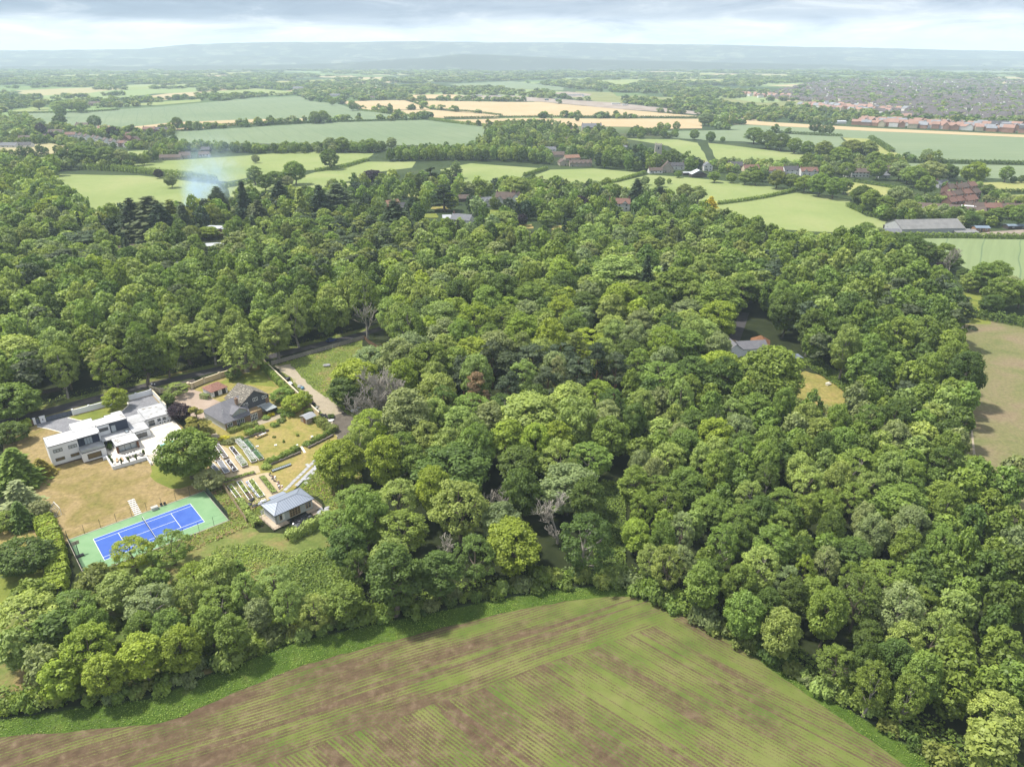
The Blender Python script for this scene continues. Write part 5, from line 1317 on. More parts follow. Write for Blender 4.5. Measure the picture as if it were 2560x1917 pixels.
for y in (-6.3, 6.3): MB().tube((0, y, .1), (0, y, 1.15), .06).build('post', GREYP, nt)
NETM = mat('net_cord', (.03, .04, .04), None, 2)
m = MB()
for i in range(64): m.box(-.008, .008, -6.3 + i * .2 - .008, -6.3 + i * .2 + .008, .15, 1.0)
for i in range(7): m.box(-.006, .006, -6.3, 6.3, .15 + i * .13, .166 + i * .13)
m.build('net_mesh', NETM, nt); MB().box(-.03, .03, -6.28, 6.28, 1.0, 1.08).build('top_band', LINE, nt)
FP = mat('green_fence_post', (.035, .055, .045), None, 2)
cf = thing('court_fence', 'tall dark green mesh fence round the tennis court', 'fence', (*TO, 0), TA)
xs = [i * CL_ / 9 for i in range(10)]
for x in xs:
    for y in (.12, -CW - .12): MB().tube((x, y, 0), (x, y, 2.9), .045, n=5).build('post', FP, cf)
for x in (-.12, CL_ + .12):
    for k in range(1, 6): MB().tube((x, -CW * k / 6, 0), (x, -CW * k / 6, 2.9), .045, n=5).build('post', FP, cf)
m = MB()
for x in (-.12, CL_ + .12):
    n = int(CW / .14)
    for i in range(n): m.box(x - .012, x + .012, -i * .14 - .012, -i * .14 + .012, .1, 2.8)
    for i in range(18): m.box(x - .01, x + .01, -CW, 0, .12 + i * .155, .14 + i * .155)
for y in (.12, -CW - .12):
    for z in (.3, 1.4, 2.8): m.box(0, CL_, y - .008, y + .008, z, z + .016)
m.build('wire_mesh', FP, cf)
gx = Z3(505, 545)
t = thing('football_goal', 'white framed football goal at the left of the brown lawn', 'goal', (*gx, 0), TA + rad(8))
m = MB()
for y in (-2.2, 2.2):
    m.tube((0, y, 0), (0, y, 2.1), .06); m.tube((0, y, .04), (-1.5, y, .04), .05); m.tube((0, y, 2.1), (-1.5, y, .04), .04)
m.tube((0, -2.2, 2.1), (0, 2.2, 2.1), .06); m.tube((-1.5, -2.2, .04), (-1.5, 2.2, .04), .05); m.build('frame', WHITEP, t)
m = MB()
for i in range(12): m.tube((0, -2.2 + i * .4, 2.1), (-1.5, -2.2 + i * .4, .04), .012, n=3)
for i in range(5): m.tube((-1.5 * i / 5, -2.2, 2.1 - 2.06 * i / 5), (-1.5 * i / 5, 2.2, 2.1 - 2.06 * i / 5), .012, n=3)
m.build('netting', mat('white_net', (.6, .6, .6), None, 2), t)
t = thing('basketball_hoop', 'portable black basketball hoop at the left end of the court', 'basketball hoop', (*Z3(690, 935), .096), TA)
MB().box(-.9, .9, -.45, .45, 0, .35).build('base', BLACKP, t)
m = MB(); m.tube((0, .2, .3), (0, .6, 2.9), .09); m.tube((0, -.4, .3), (0, .5, 2.0), .05); m.tube((0, .6, 2.9), (.1, 1.3, 3.2), .07); m.build('pole', BLACKP, t)
MB().box(-.8, .8, 1.3, 1.36, 2.7, 3.7).build('backboard', mat('tan_board', (.48, .40, .30), None, 1), t)
m = MB()
for i in range(12):
    a, b = i * .5236, (i + 1) * .5236; m.tube((.25 * math.cos(a), 1.65 + .25 * math.sin(a), 2.85), (.25 * math.cos(b), 1.65 + .25 * math.sin(b), 2.85), .02, n=4)
m.build('rim', mat('hoop_red', (.5, .08, .03), None, 1), t)
t = thing('storage_box', 'pale garden storage box on the far side of the court', 'box', (*Z3(1336, 530), .0), TA)
MB().box(-.8, .8, -.5, .5, 0, .85).build('body', mat('pale_plastic', (.60, .58, .55), None, 1), t); MB().box(-.85, .85, -.55, .55, .852, .95).build('lid', mat('greige_plastic', (.50, .48, .44), None, 1), t)
for i, (x, y) in enumerate(((1395, 500), (1425, 492))):
    t = thing('garden_chair', ['grey folded chair right of the pale storage box', 'grey folded chair second right of the pale storage box'][i], 'chair', (*Z3(x, y), 0), TA); MB().box(-.3, .3, -.3, .3, .3, .4).build('seat', GREYP, t); MB().box(-.3, .3, .2, .28, .402, .9).build('backrest', GREYP, t); MB().box(-.28, -.22, -.28, .28, 0, .3).box(.22, .28, -.28, .28, 0, .3).build('legs', GREYP, t)
a, b = Z3(1132, 452), Z3(1192, 572)
for i in range(9):
    k = i / 8; x, y = a[0] + (b[0] - a[0]) * k, a[1] + (b[1] - a[1]) * k
    o = MB().box(-.85, .85, -.20, .20, -.02, .10).build('stepping_slab', WHITEP); o.location = (x, y, .06); o.rotation_euler = (0, 0, TA)
    tag(o, 'white paving slab in the path from the brown lawn down to the tennis court', 'paving slab', 'white slab steps to the court')

# clipped hedges and other hedges: leafy bodies
HEDGE = foliage('hedge_leaves', 'object', .2, .45)
def hedge(name, label, pts, wd, h, tone, leaf=.34, dens=26, seed=1, rnd=.5, group=None, cat='hedge'):
    rng = np.random.default_rng(seed); V = []; K = []
    for a, b in zip(pts, pts[1:]):
        a, b = np.array(a), np.array(b); L = np.linalg.norm(b - a)
        if L < .1: continue
        d = (b - a) / L; nrm = np.array([-d[1], d[0]])
        n = int((2 * h + wd) * L * dens / (leaf / .34) ** 2)
        s = rng.uniform(0, L, n); q = rng.uniform(0, 2 * h + wd, n)
        bump = 1 + rnd * .35 * (np.sin(s * 1.3 + seed) * .5 + np.sin(s * 3.1 + seed * 2) * .35 + rng.normal(0, .25, n))
        off = np.where(q < h, -wd / 2, np.where(q > h + wd, wd / 2, q - h - wd / 2)); z = np.where(q < h, q, np.where(q > h + wd, 2 * h + wd - q, h))
        edge = np.clip((z / h - .7) / .3, 0, 1); off = off * (1 - .25 * rnd * edge) * bump; z = z * np.where(z > h * .6, bump, 1)
        P_ = np.stack([a[0] + d[0] * s + nrm[0] * off, a[1] + d[1] * s + nrm[1] * off, z], 1) + rng.normal(0, .07 + .05 * rnd, (n, 3))
        sgn = np.where(q < h, -1, np.where(q > h + wd, 1, 0))
        N_ = np.stack([nrm[0] * sgn, nrm[1] * sgn, np.where(sgn == 0, 1.0, .35)], 1) + rng.normal(0, .4, (n, 3))
        V.append(leaf_quads(P_, N_, leaf, rng)); K.append(np.clip(.5 + .3 * np.sin(s * .9 + seed) + rng.normal(0, .2, n), 0, 1))
    me = quad_mesh(name, np.concatenate(V), HEDGE, {'puff': np.concatenate(K)})
    o = link_mesh(name, me); o.color = (*TONE[tone], 1)
    return tag(o, label, cat, group)
hedge('clipped_hedge', 'bright yellow-green clipped hedge along the left of the brown lawn', [ud(96, 1130), ud(112, 1165), ud(122, 1205), ud(128, 1250), ud(120, 1290)], 4.2, 2.6, 'y', .34, 30, 3, .5)
hedge('clipped_hedge', 'short lime hedge left of the white gate piers', [hw(-9, 34.4), hw(-4, 34.6), hw(-.5, 35.3)], 2.0, 2.1, 'y', .3, 30, 4, .3)
hedge('garden_hedge', 'green hedge following the cream wall behind the slate cottage', [Z6(935, 100), Z6(1060, 230), Z6(1220, 390), Z6(1330, 500)], 1.8, 2.2, 'm', .3, 30, 5, .7)
hedge('garden_hedge', 'laurel hedge in front of the garden room tarpaulin', [Z4(1260, 1600), Z4(1480, 1490), Z4(1700, 1360), Z4(1880, 1300)], 2.2, 2.4, 'l', .34, 28, 6, .8)
hedge('garden_hedge', 'dark clipped block of hedge beside the cream gate court', [kw(7.6, 29.6), kw(8.8, 26.3)], 1.6, 1.6, 'g', .26, 32, 7, .3)
hedge('garden_hedge', 'leafy green hedge along the tan panel fence', [Z4(640, 1090), Z4(740, 1260), Z4(860, 1400)], 1.6, 1.6, 'l', .32, 28, 8, .9)
hedge('garden_hedge', 'olive rounded shrub bed below the shed', [Z6(1640, 800), Z6(1760, 890), Z6(1880, 960)], 2.8, 1.7, 'o', .3, 30, 9, .9)
hedge('garden_hedge', 'green planting on the low stone wall by the lawn', [Z6(1560, 1110), Z6(1700, 1030), Z6(1880, 930)], 1.6, 1.2, 'm', .28, 30, 10, .9)
hedge('garden_hedge', 'green planting above the longer low stone wall', [Z6(960, 1385), Z6(1150, 1310), Z6(1400, 1180)], 1.7, 1.3, 'm', .28, 30, 11, .9)
hedge('garden_hedge', 'mixed flower border under the slate cottage', [Z6(480, 960), Z6(640, 900), Z6(860, 850)], 2.4, 1.0, 'o', .26, 30, 12, 1.0)
hedge('garden_hedge', 'row of green shrubs between border and lawn', [Z6(720, 1010), Z6(840, 950), Z6(960, 930)], 2.2, 1.6, 'm', .3, 30, 13, .8)

# ------------------------------------------------------------------ cottage garden
sheet('lawn', [(-98.5, 257), (-63.5, 211), (-56, 199), (-54, 192.5), (-61, 167), (-70, 150.5), (-83, 171), (-91, 183), (-97, 196), (-104, 204), (-115.5, 233), (-113, 238)], G['lawn2'], .064)
sheet('lawn', [Z6(250, 350), Z6(480, 240), Z6(930, 110), Z6(1010, 250), Z6(1130, 360), Z6(800, 330), Z6(500, 300)], G['green'], .067)
sheet('driveway', [(-121.6, 229.8), (-116.0, 233.4), (-112, 231), (-106.5, 226), (-97, 219.5), (-96, 214), (-101, 208.5), (-107, 208), (-112.5, 213), (-118, 222)], G['drive'], .070, 2, .3)
sheet('forecourt', [(-126, 231), (-122, 231), (-117, 234), (-115, 236.5), (-119, 242), (-124.5, 238.5)], G['drive'], .080)
sheet('garden_path', [Z4(210, 300), Z4(350, 220), Z4(420, 350), Z4(470, 370), Z4(640, 600), Z4(870, 600), Z4(900, 690), Z4(420, 800), Z4(200, 480)], G['soilbed'], .071, 1.5, .15)
sheet('garden_path', [Z4(390, 810), Z4(760, 730), Z4(1000, 690), Z4(1210, 890), Z4(1060, 1010), Z4(930, 1100), Z4(720, 1210), Z4(600, 1100)], G['soilbed'], .072, 1.5, .15)
sheet('garden_path', [Z6(250, 900), Z6(290, 930), Z6(360, 1000), Z6(620, 1020), Z6(640, 1040), Z6(380, 1040), Z6(340, 1050), Z6(230, 1000)], G['gravel'], .073)
sheet('patio', [Z6(560, 905), Z6(900, 780), Z6(1120, 690), Z6(1230, 700), Z6(1150, 770), Z6(900, 850), Z6(700, 880)], G['gravel'], .074)
sheet('rough_grass', [Z4(1320, 960), Z4(1560, 700), Z4(1900, 360), Z4(2100, 340), Z4(2208, 700), Z4(2208, 1250), Z4(1950, 1350), Z4(1640, 1000)], G['rough'], .066, 3, .4)
sheet('rough_grass', [tw(CL_ + .6, 3), tw(CL_ + 8, 7), tw(CL_ + 14, -10), tw(CL_ + 12, -24), tw(15, -26), tw(-5, -24), tw(-3, -18.5), tw(CL_ + .5, -18.3)], G['rough'], .0655, 3, .4)
sheet('lawn', D((-60, 1240), (95, 1225), (110, 1290), (60, 1330), (-60, 1340)), G['green'], .06); sheet('lawn', D((-60, 1160), (60, 1120), (90, 1180), (-60, 1240)), G['lawn2'], .061)
YARD = [(-92.5, 255), (-63.5, 282), un(905, 865), un(960, 890), (-45, 240), (-46, 215), (-54, 198), (-56.5, 200), (-63.5, 211.5)]
sheet('yard', YARD, G['rough'], .069)
sheet('gravel_track', [(-92.5, 254.2), (-86.8, 256.2), (-80, 245), (-70, 231), (-64, 224), (-57, 215), (-53.5, 209), (-52, 200), (-55.5, 197.6), (-58, 203), (-62.5, 211.0), (-70, 222.6), (-81.6, 241)], G['gravel'], .074, 2, .5)
sheet('bare_earth', [(-61, 212), (-56.5, 215), (-51, 208), (-50, 199), (-54.5, 195), (-56.6, 199.5)], ground_mat('dark_earth', [(.3, (.10, .085, .07)), (.6, (.15, .13, .105)), (.8, (.13, .14, .06))], .3, 2.0, .4), .078, 1.5, .4)

sheet('rough_grass', D((300, 1250), (430, 1150), (500, 1090), (560, 1150), (640, 1150), (720, 1110), (740, 1190), (790, 1320), (740, 1352), (640, 1380), (450, 1455), (200, 1500), (0, 1530), (-80, 1330), (140, 1290)), G['rough'], .0645, 3, .4)
SOIL = mat('bed_soil', (.045, .030, .022), (.075, .05, .038), 2.0); GRAVB = mat('grey_cover', (.20, .205, .22), (.15, .155, .17), 1.0); WIREG = mat('green_net_frame', (.10, .26, .18), (.07, .2, .14), 1)
def leafy(par, cx, cy, lx, ly, z, n, h, tone, seed, size=.24, name='crop'):
    rng = np.random.default_rng(seed)
    x = rng.uniform(-lx / 2, lx / 2, n); y = rng.uniform(-ly / 2, ly / 2, n)
    hh = h * (.45 + .55 * np.clip(np.sin(x * 2.2 + seed) * .5 + np.sin(y * 3 + seed) * .3 + .5 + rng.normal(0, .2, n), 0, 1))
    P_ = np.stack([cx + x, cy + y, z + hh * rng.uniform(.3, 1, n)], 1)
    me = quad_mesh(name, leaf_quads(P_, rng.normal(0, .5, (n, 3)) + np.array([0, 0, 1.0]), size, rng), HEDGE, {'puff': rng.uniform(0, 1, n)})
    o = link_mesh(name, me, par); o.color = (*TONE[tone], 1); return o
def bed(label, c4, h, fill, seed, frame=WHITEP, side=TIMBER):
    c4 = [Z4(*q) for q in c4]
    cx, cy = sum(p[0] for p in c4) / 4, sum(p[1] for p in c4) / 4
    dx1, dy1 = c4[3][0] - c4[0][0] + c4[2][0] - c4[1][0], c4[3][1] - c4[0][1] + c4[2][1] - c4[1][1]
    L = math.hypot(dx1, dy1) / 2; an = math.atan2(dy1, dx1); nx, ny = -math.sin(an), math.cos(an)
    Wd = abs((c4[1][0] - c4[0][0]) * nx + (c4[1][1] - c4[0][1]) * ny) / 2 + abs((c4[2][0] - c4[3][0]) * nx + (c4[2][1] - c4[3][1]) * ny) / 2
    Wd = max(1.1, min(2.4, Wd))
    t = thing('raised_bed', label, 'raised bed', (cx, cy, 0), an, 'raised beds of the vegetable garden')
    m = MB(); a, b = L / 2, Wd / 2
    for q in ((-a, a, -b, -b + .09), (-a, a, b - .09, b), (-a, -a + .09, -b + .09, b - .09), (a - .09, a, -b + .09, b - .09)): m.box(*q, 0, h)
    m.build('side_boards', side, t)
    m = MB()
    for q in ((-a - .04, a + .04, -b - .05, -b + .10), (-a - .04, a + .04, b - .10, b + .05), (-a - .04, -a + .1, -b + .10, b - .10), (a - .1, a + .04, -b + .10, b - .10)): m.box(*q, h + .002, h + .05)
    m.build('rim', frame, t)
    ins = (-a + .1, a - .1, -b + .1, b - .1)
    MB().box(*ins, .05, h - .06).build('soil', GRAVB if fill == 'cover' else SOIL, t)
    if fill in ('veg', 'net', 'netgreen'): leafy(t, 0, 0, L - .3, Wd - .3, h - .06, int(L * Wd * 34), .55, 'l' if fill == 'veg' else 'm', seed)
    if fill == 'sparse': leafy(t, -L * .15, 0, L * .6, Wd - .3, h - .06, int(L * Wd * 13), .45, 'l', seed)
    if fill == 'pots':
        r = random.Random(seed)
        for i in range(int(L * 2.4)):
            x, y = r.uniform(-a + .3, a - .3), r.uniform(-b + .25, b - .25)
            s = MB(); s.tube((x, y, h - .06), (x, y, h + r.uniform(.12, .3)), .14, .18, 8); s.build('pot', r.choice((BLACKP, BLACKP, WHITEP, GLASSL, GRAVB)), t)
    if fill in ('frames', 'net', 'netgreen'):
        m = MB(); zt = h + .75; fm = WIREG if fill == 'netgreen' else WHITEP
        k = max(2, round(L / 1.1))
        for i in range(k + 1):
            x = -a + L * i / k
            if fill == 'frames': m.box(x - .05, x + .05, -b, b, h + .055, h + .11)
            else:
                for y in (-b, b): m.tube((x, y, h), (x, y, zt), .028, n=4)
                m.tube((x, -b, zt), (x, b, zt), .032, n=4)
        if fill != 'frames':
            for y in (-b, 0, b): m.tube((-a, y, zt), (a, y, zt), .03, n=4)
        m.build('cage_frame' if fill != 'frames' else 'cover_frame', fm, t)
        if fill != 'frames':
            m = MB(); st_ = .16
            for i in range(int(L / st_)): m.box(-a + i * st_, -a + i * st_ + .014, -b, b, zt + .03, zt + .036)
            for i in range(int(Wd / st_)): m.box(-a, a, -b + i * st_, -b + i * st_ + .014, zt + .037, zt + .043)
            m.build('netting', fm, t)
    return t
bed('dark soil raised bed with a white rim, nearest the big lawn tree', [(225, 425), (310, 410), (385, 540), (320, 570)], .6, 'soil', 1)
bed('raised bed with white cover frames above the dark soil bed', [(300, 350), (360, 345), (480, 500), (420, 530)], .75, 'frames', 2)
bed('raised bed filled with smooth grey covering', [(335, 570), (405, 560), (500, 690), (435, 730)], .6, 'cover', 3)
bed('raised bed crowded with black and white pots', [(440, 550), (495, 535), (610, 670), (545, 700)], .6, 'pots', 4)
bed('raised bed with blue-grey pots at its upper end', [(490, 380), (540, 365), (640, 480), (585, 505)], .6, 'pots', 5)
bed('raised bed of bright seedlings under a pale frame', [(570, 515), (640, 490), (735, 610), (665, 640)], .7, 'net', 6)
bed('netted bed with white hoops, upper of the pair', [(570, 300), (640, 285), (735, 390), (670, 400)], .6, 'net', 7)
bed('netted bed with white hoops, lower of the pair', [(680, 420), (745, 400), (855, 545), (785, 585)], .6, 'net', 8)
bed('green netted bed beside the lawn, upper one', [(680, 310), (740, 280), (835, 400), (775, 420)], .6, 'netgreen', 9)
bed('green netted bed beside the lawn, lower one', [(800, 440), (850, 420), (950, 520), (880, 550)], .6, 'netgreen', 10)
bed('plain raised bed half under the court-corner pine', [(230, 600), (290, 590), (400, 720), (350, 750)], .6, 'cover', 11)
bed('long low bed along the tan fence', [(470, 880), (520, 860), (685, 1070), (625, 1095)], .4, 'sparse', 12)
bed('long low bed second from the tan fence', [(590, 830), (650, 810), (810, 1040), (750, 1060)], .45, 'sparse', 13)
bed('leafy bed edged with blue and white bags', [(740, 810), (800, 790), (960, 1000), (890, 1030)], .4, 'veg', 14)
bed('wide leafy bed nearest the row of pots', [(870, 750), (960, 740), (1130, 950), (1050, 980)], .25, 'veg', 15, TIMBER)
bed('leafy strip at the top of the lower vegetable garden', [(400, 800), (440, 830), (840, 710), (820, 680)], .35, 'veg', 16, TIMBER)
BAGM = [mat('blue_bag', (.16, .24, .5), (.6, .62, .68), 3), mat('white_bag', (.68, .69, .72), (.5, .52, .6), 3), mat('grey_bag', (.35, .36, .40), (.2, .2, .22), 3)]
def blob(name, m, x, y, z, rx, ry, rz_, an=0., par=None):
    import bmesh
    bm = bmesh.new(); bmesh.ops.create_icosphere(bm, subdivisions=2, radius=1.0); r = random.Random(int(x * 37 + y * 11))
    for v in bm.verts:
        f = 1 + r.uniform(-.13, .13); v.co = (v.co.x * rx * f, v.co.y * ry * f, (v.co.z * .5 + .5) * rz_ * f)
    me = bpy.data.meshes.new(name); bm.to_mesh(me); bm.free(); me.materials.append(m)
    o = link_mesh(name, me, par); o.location = (x, y, z); o.rotation_euler = (0, 0, an); return o
a, b = Z4(715, 820), Z4(880, 1030)
for i in range(11):
    k = (i + .5) / 11; o = blob('growing_bag', BAGM[(i * 2) % 3], a[0] + (b[0] - a[0]) * k, a[1] + (b[1] - a[1]) * k, .07, .42, .3, .5, rad(-54)); tag(o, 'blue and white filled bag lining the side of a leafy bed', 'bag', 'bags along the leafy bed')
a, b = Z4(1020, 710), Z4(1180, 900); r = random.Random(5)
for i in range(34):
    k = r.random(); x, y = a[0] + (b[0] - a[0]) * k + r.uniform(-.7, .7), a[1] + (b[1] - a[1]) * k + r.uniform(-.5, .5)
    m = MB(); h_ = r.uniform(.2, .4); m.tube((0, 0, 0), (0, 0, h_), .15, .20, 8); o = m.build('plant_pot', r.choice((BLACKP, BLACKP, WHITEP, REDTILE, GRAVB))); o.location = (x, y, .075)
    tag(o, 'plant pot in the cluttered double row beside the dry lawn', 'pot', 'pots in the cluttered row')
a, b = Z4(1050, 680), Z4(1300, 590); L = math.hypot(b[0] - a[0], b[1] - a[1]); t = thing('cloche_tunnel', 'long low black and clear cloche on the dry lawn', 'cloche', (*a, .06), math.atan2(b[1] - a[1], b[0] - a[0]))
MB().box(0, L, -.55, .55, 0, .35).build('base', BLACKP, t)
m = MB()
for i in range(10): m.slab([(L * i / 10 + .04, -.5, .38), (L * (i + 1) / 10 - .04, -.5, .38), (L * (i + 1) / 10 - .04, 0, .68), (L * i / 10 + .04, 0, .68)], .03).slab([(L * i / 10 + .04, .01, .68), (L * (i + 1) / 10 - .04, .01, .68), (L * (i + 1) / 10 - .04, .5, .38), (L * i / 10 + .04, .5, .38)], .03)
m.build('lids', GLASSL, t); MB().box(0, L, -.03, .03, .685, .72).build('ridge_bar', BLACKP, t)
a, b = Z4(840, 250), Z4(985, 190); L = math.hypot(b[0] - a[0], b[1] - a[1]); t = thing('potting_table', 'long timber table of trays at the edge of the lawn', 'table', (*a, .06), math.atan2(b[1] - a[1], b[0] - a[0]))
MB().box(0, L, -.5, .5, .65, .72).build('tabletop', NEWWOOD, t)
for x in (.1, L / 2, L - .1):
    for y in (-.42, .42): MB().box(x - .05, x + .05, y - .05, y + .05, 0, .65).build('leg', TIMBER, t)
for i in range(4): MB().box(.5 + i * .85, 1.15 + i * .85, -.35, .3, .722, .80).build('tray', (BLACKP, GLASSL, WHITEP, GLASSL)[i], t)
t = thing('ride_on_toy', 'small yellow and white toy car on the lawn', 'toy', (*Z4(1580, 245), .06), .6); MB().box(-.6, .6, -.35, .35, .15, .5).build('body', mat('toy_yellow', (.62, .5, .06), None, 1), t); MB().box(-.3, .35, -.32, .32, .502, .85).build('top', WHITEP, t); MB().box(-.62, -.3, -.36, .36, .16, .46).build('bumper', mat('toy_blue', (.05, .12, .4), None, 1), t)
for i, (x, y, lb) in enumerate(((860, 350, 'small white cover lying on the lawn left of the centre'), (1380, 335, 'small white cover by the gap in the stone walls'), (1100, 335, 'tiny white disc on the lawn'))):
    o = MB().box(-.4, .4, -.3, .3, 0, .22).build('white_cover', WHITEP); o.location = (*Z4(x, y), .065); o.rotation_euler = (0, 0, .5); tag(o, lb, 'cover')
DRY = mat('dry_stone', (.20, .17, .14), (.12, .10, .085), 2.5, detail=6)
for nm, a, b in (('low dry stone wall along the longer lawn edge', Z6(930, 1430), Z6(1430, 1225)), ('low dry stone wall below the olive shrub bed', Z6(1530, 1165), Z6(1860, 1000)), ('low dry stone wall under the cottage border', Z6(690, 1045), Z6(1010, 930))):
    r = random.Random(2); m = MB(); L = math.hypot(b[0] - a[0], b[1] - a[1]); n = int(L / .45)
    for i in range(n):
        k0, k1 = i / n, (i + .94) / n; m.bar((a[0] + (b[0] - a[0]) * k0, a[1] + (b[1] - a[1]) * k0), (a[0] + (b[0] - a[0]) * k1, a[1] + (b[1] - a[1]) * k1), .5 + r.uniform(-.08, .08), .0, .65 + r.uniform(-.08, .1))
    tag(m.build('dry_stone_wall', DRY), nm, 'wall')
SLABM = mat('concrete_slab', (.42, .42, .43), (.31, .31, .325), .9, detail=6)
A0, A1, B0, B1_ = Z4(1215, 930), Z4(1830, 325), Z4(1330, 905), Z4(1900, 335); r = random.Random(9)
for i in range(17):
    for s, (p, q) in enumerate(((A0, A1), (B0, B1_))):
        if (s, i) in ((1, 0),): continue
        k = (i + .5) / 17; x, y = p[0] + (q[0] - p[0]) * k, p[1] + (q[1] - p[1]) * k; an = math.atan2(q[1] - p[1], q[0] - p[0])
        o = MB().box(-.70, .70, -.52, .52, 0, .07).build('concrete_slab', SLABM); o.location = (x + r.uniform(-.06, .06), y + r.uniform(-.06, .06), .066); o.rotation_euler = (0, 0, an + r.uniform(-.05, .05))
        tag(o, 'grey concrete slab in the double stepping track up to the yard', 'paving slab', 'slabs of the double track')
for i, (x, y) in enumerate(((1515, 590), (1480, 780), (1530, 770), (1500, 830), (1380, 850), (1590, 700), (1620, 650))):
    o = MB().box(-.6, .6, -.45, .45, 0, .07).build('concrete_slab', SLABM); o.location = (*Z4(x, y), .07); o.rotation_euler = (0, 0, r.uniform(0, 3)); tag(o, 'loose grey slab lying askew beside the double slab track', 'paving slab', 'loose slabs beside the track')
a = Z4(1460, 390); o = MB().box(-.35, .35, -2.2, 2.2, 0, .05).build('lawn_step_path', STONE); o.location = (*a, .07); o.rotation_euler = (0, 0, rad(30)); o['kind'] = 'structure'
# garden shrubs set by their foot
for x, y, R, H, t_, lb in ((560, 870 - 0, 1.3, 1.5, 'y', ''),):
    pass
SH = [(1040, 740, 1.4, 1.6, 'Y', 'yellow-flowered shrub at the end of the cottage patio'), (960, 770, 1.5, 1.6, 'l', 'green shrub left of the yellow-flowered one'), (1260, 740, 1.9, 2.0, 'm', 'rounded shrub by the garden steps'), (1180, 800, 1.7, 1.5, 'o', 'olive shrub below the garden steps'), (1070, 870, 1.7, 1.6, 'm', 'shrub between cottage border and lawn'),
      (420, 1040, 1.5, 1.2, 'Y', 'yellow flowers beside the gravel path'), (530, 1080, 1.7, 1.9, 's', 'grey-leaved shrub at the head of the netted beds'), (620, 1050, 1.4, 1.3, 'm', 'small shrub behind the green netted bed'), (440, 1090, 1.6, 1.0, 'o', 'brownish shrub by the gravel path'), (1080, 1020, .5, .9, 'm', 'tiny sapling on the lawn'),
      (1380, 1000, .6, 1.3, 'l', 'second tiny sapling on the lawn'), (1210, 1080, .5, 1.0, 'm', 'third tiny sapling on the lawn'), (1370, 1180, 1.6, 1.7, 'm', 'dark round shrub at the end of the longer stone wall'), (960, 1410, 1.8, 1.7, 'l', 'light round shrub at the left end of the longer stone wall'), (1530, 1120, 1.7, 1.5, 'm', 'shrub at the gap between the stone walls'),
      (1830, 760, 1.2, 1.6, 'd', 'dark clump behind the white shed wall'), (1180, 690, 1.6, 1.8, 'm', 'shrub right of the glass canopy'), (1540, 690, 1.5, 1.9, 'l', 'pale shrub between the shed and the lime tree')]
for x, y, R, H, tn, lb in SH:
    X, Y = Z6(x, y); plant('shrub', X, Y, R, H, tn, 'garden_shrub', lb, 'shrub')
# ------------------------------------------------------------------ garden room
RO, RA = (-60.5, 150.7), rad(45)
ru = (math.cos(RA), math.sin(RA)); rv_ = (-math.sin(RA), math.cos(RA))
def rw_(u, v): return (RO[0] + u * ru[0] + v * rv_[0], RO[1] + u * ru[1] + v * rv_[1])
gr = thing('garden_room', 'grey boarded garden room with a seamed metal roof on a timber deck', 'garden room', (*RO, 0), RA)
MB().box(0, 10.5, 0, 6.6, .45, 3.45).box(3.0, 6.8, 6.62, 8.6, .45, 3.0).build('wall', GREYBOARD, gr)
m = MB(); z0, z1 = 3.42, 4.55
m.slab([(-.45, -.45, z0), (10.95, -.45, z0), (8.0, 3.2, z1), (2.6, 3.2, z1)], .16); m.slab([(10.95, -.45, z0), (10.95, 6.95, z0), (8.0, 3.21, z1)], .16); m.slab([(10.95, 6.95, z0), (-.45, 6.95, z0), (2.6, 3.21, z1), (8.0, 3.21, z1)], .16); m.slab([(-.45, 6.95, z0), (-.45, -.45, z0), (2.6, 3.2, z1)], .16)
m.slab([(2.7, 7.0, 3.38), (7.1, 7.0, 3.38), (7.1, 9.0, 3.12), (2.7, 9.0, 3.12)], .12)
ro = m.build('roof', METALROOF, gr)
m = MB()
for p, q in (((-.45, -.45, z0), (2.6, 3.2, z1)), ((10.95, -.45, z0), (8.0, 3.2, z1)), ((2.6, 3.2, z1), (8.0, 3.2, z1)), ((-.45, 6.95, z0), (2.6, 3.2, z1)), ((10.95, 6.95, z0), (8.0, 3.2, z1))): m.tube((p[0], p[1], p[2] + .02), (q[0], q[1], q[2] + .02), .07, n=5)
for i in range(1, 19):     # standing seams
    x = -.45 + 11.4 * i / 19
    k = min(1, (x + .45) / 3.05, (10.95 - x) / 2.95)
    m.tube((x, -.44, z0 + .03), (x, -.45 + 3.62 * k, z0 + .03 + (z1 - z0) * k), .028, n=4)
m.build('roof_seams', mat('seam_grey', (.20, .225, .27), None, 1, .4), ro)
m = MB()
for a_ in ((-.5, 11.0, -.54, -.46), (-.5, 11.0, 6.96, 7.04), (-.54, -.46, -.45, 6.95), (10.96, 11.04, -.45, 6.95)): m.box(*a_, 3.22, 3.44)
m.build('gutter', GREYP, gr)
m = MB(); m.tube((.15, -.07, .45), (.15, -.07, 3.25), .05); m.tube((-.07, .2, .45), (-.07, .2, 3.25), .05); m.build('downpipe', GREYP, gr)
win(gr, 'f', 0, .95, 1.75, 1.15, 2.75, 1, NEWWOOD, GLASS, t=.1); MB().box(1.78, 2.4, -.05, -.003, 1.0, 2.85).build('white_panel', WHITEP, gr)
win(gr, 'f', 0, 3.8, 6.9, .65, 2.85, 4, NEWWOOD, GLASSB, 'timber_doors', .11, bars=2); win(gr, 'f', 0, 8.5, 10.0, 1.1, 2.75, 2, NEWWOOD, GLASS, t=.11, bars=1)
dk = thing('timber_deck', 'timber deck with railings round the garden room', 'deck', (*RO, 0), RA)
MB().box(-1.7, -.003, -1.6, 6.6, .30, .42).box(-.002, 2.7, -1.6, -.003, .30, .42).build('boards', DECKW, dk); MB().box(8.3, 12.5, -1.3, -.003, .30, .42).box(10.52, 12.5, -.002, 5.0, .30, .42).build('boards', DECKW, dk)
m = MB()
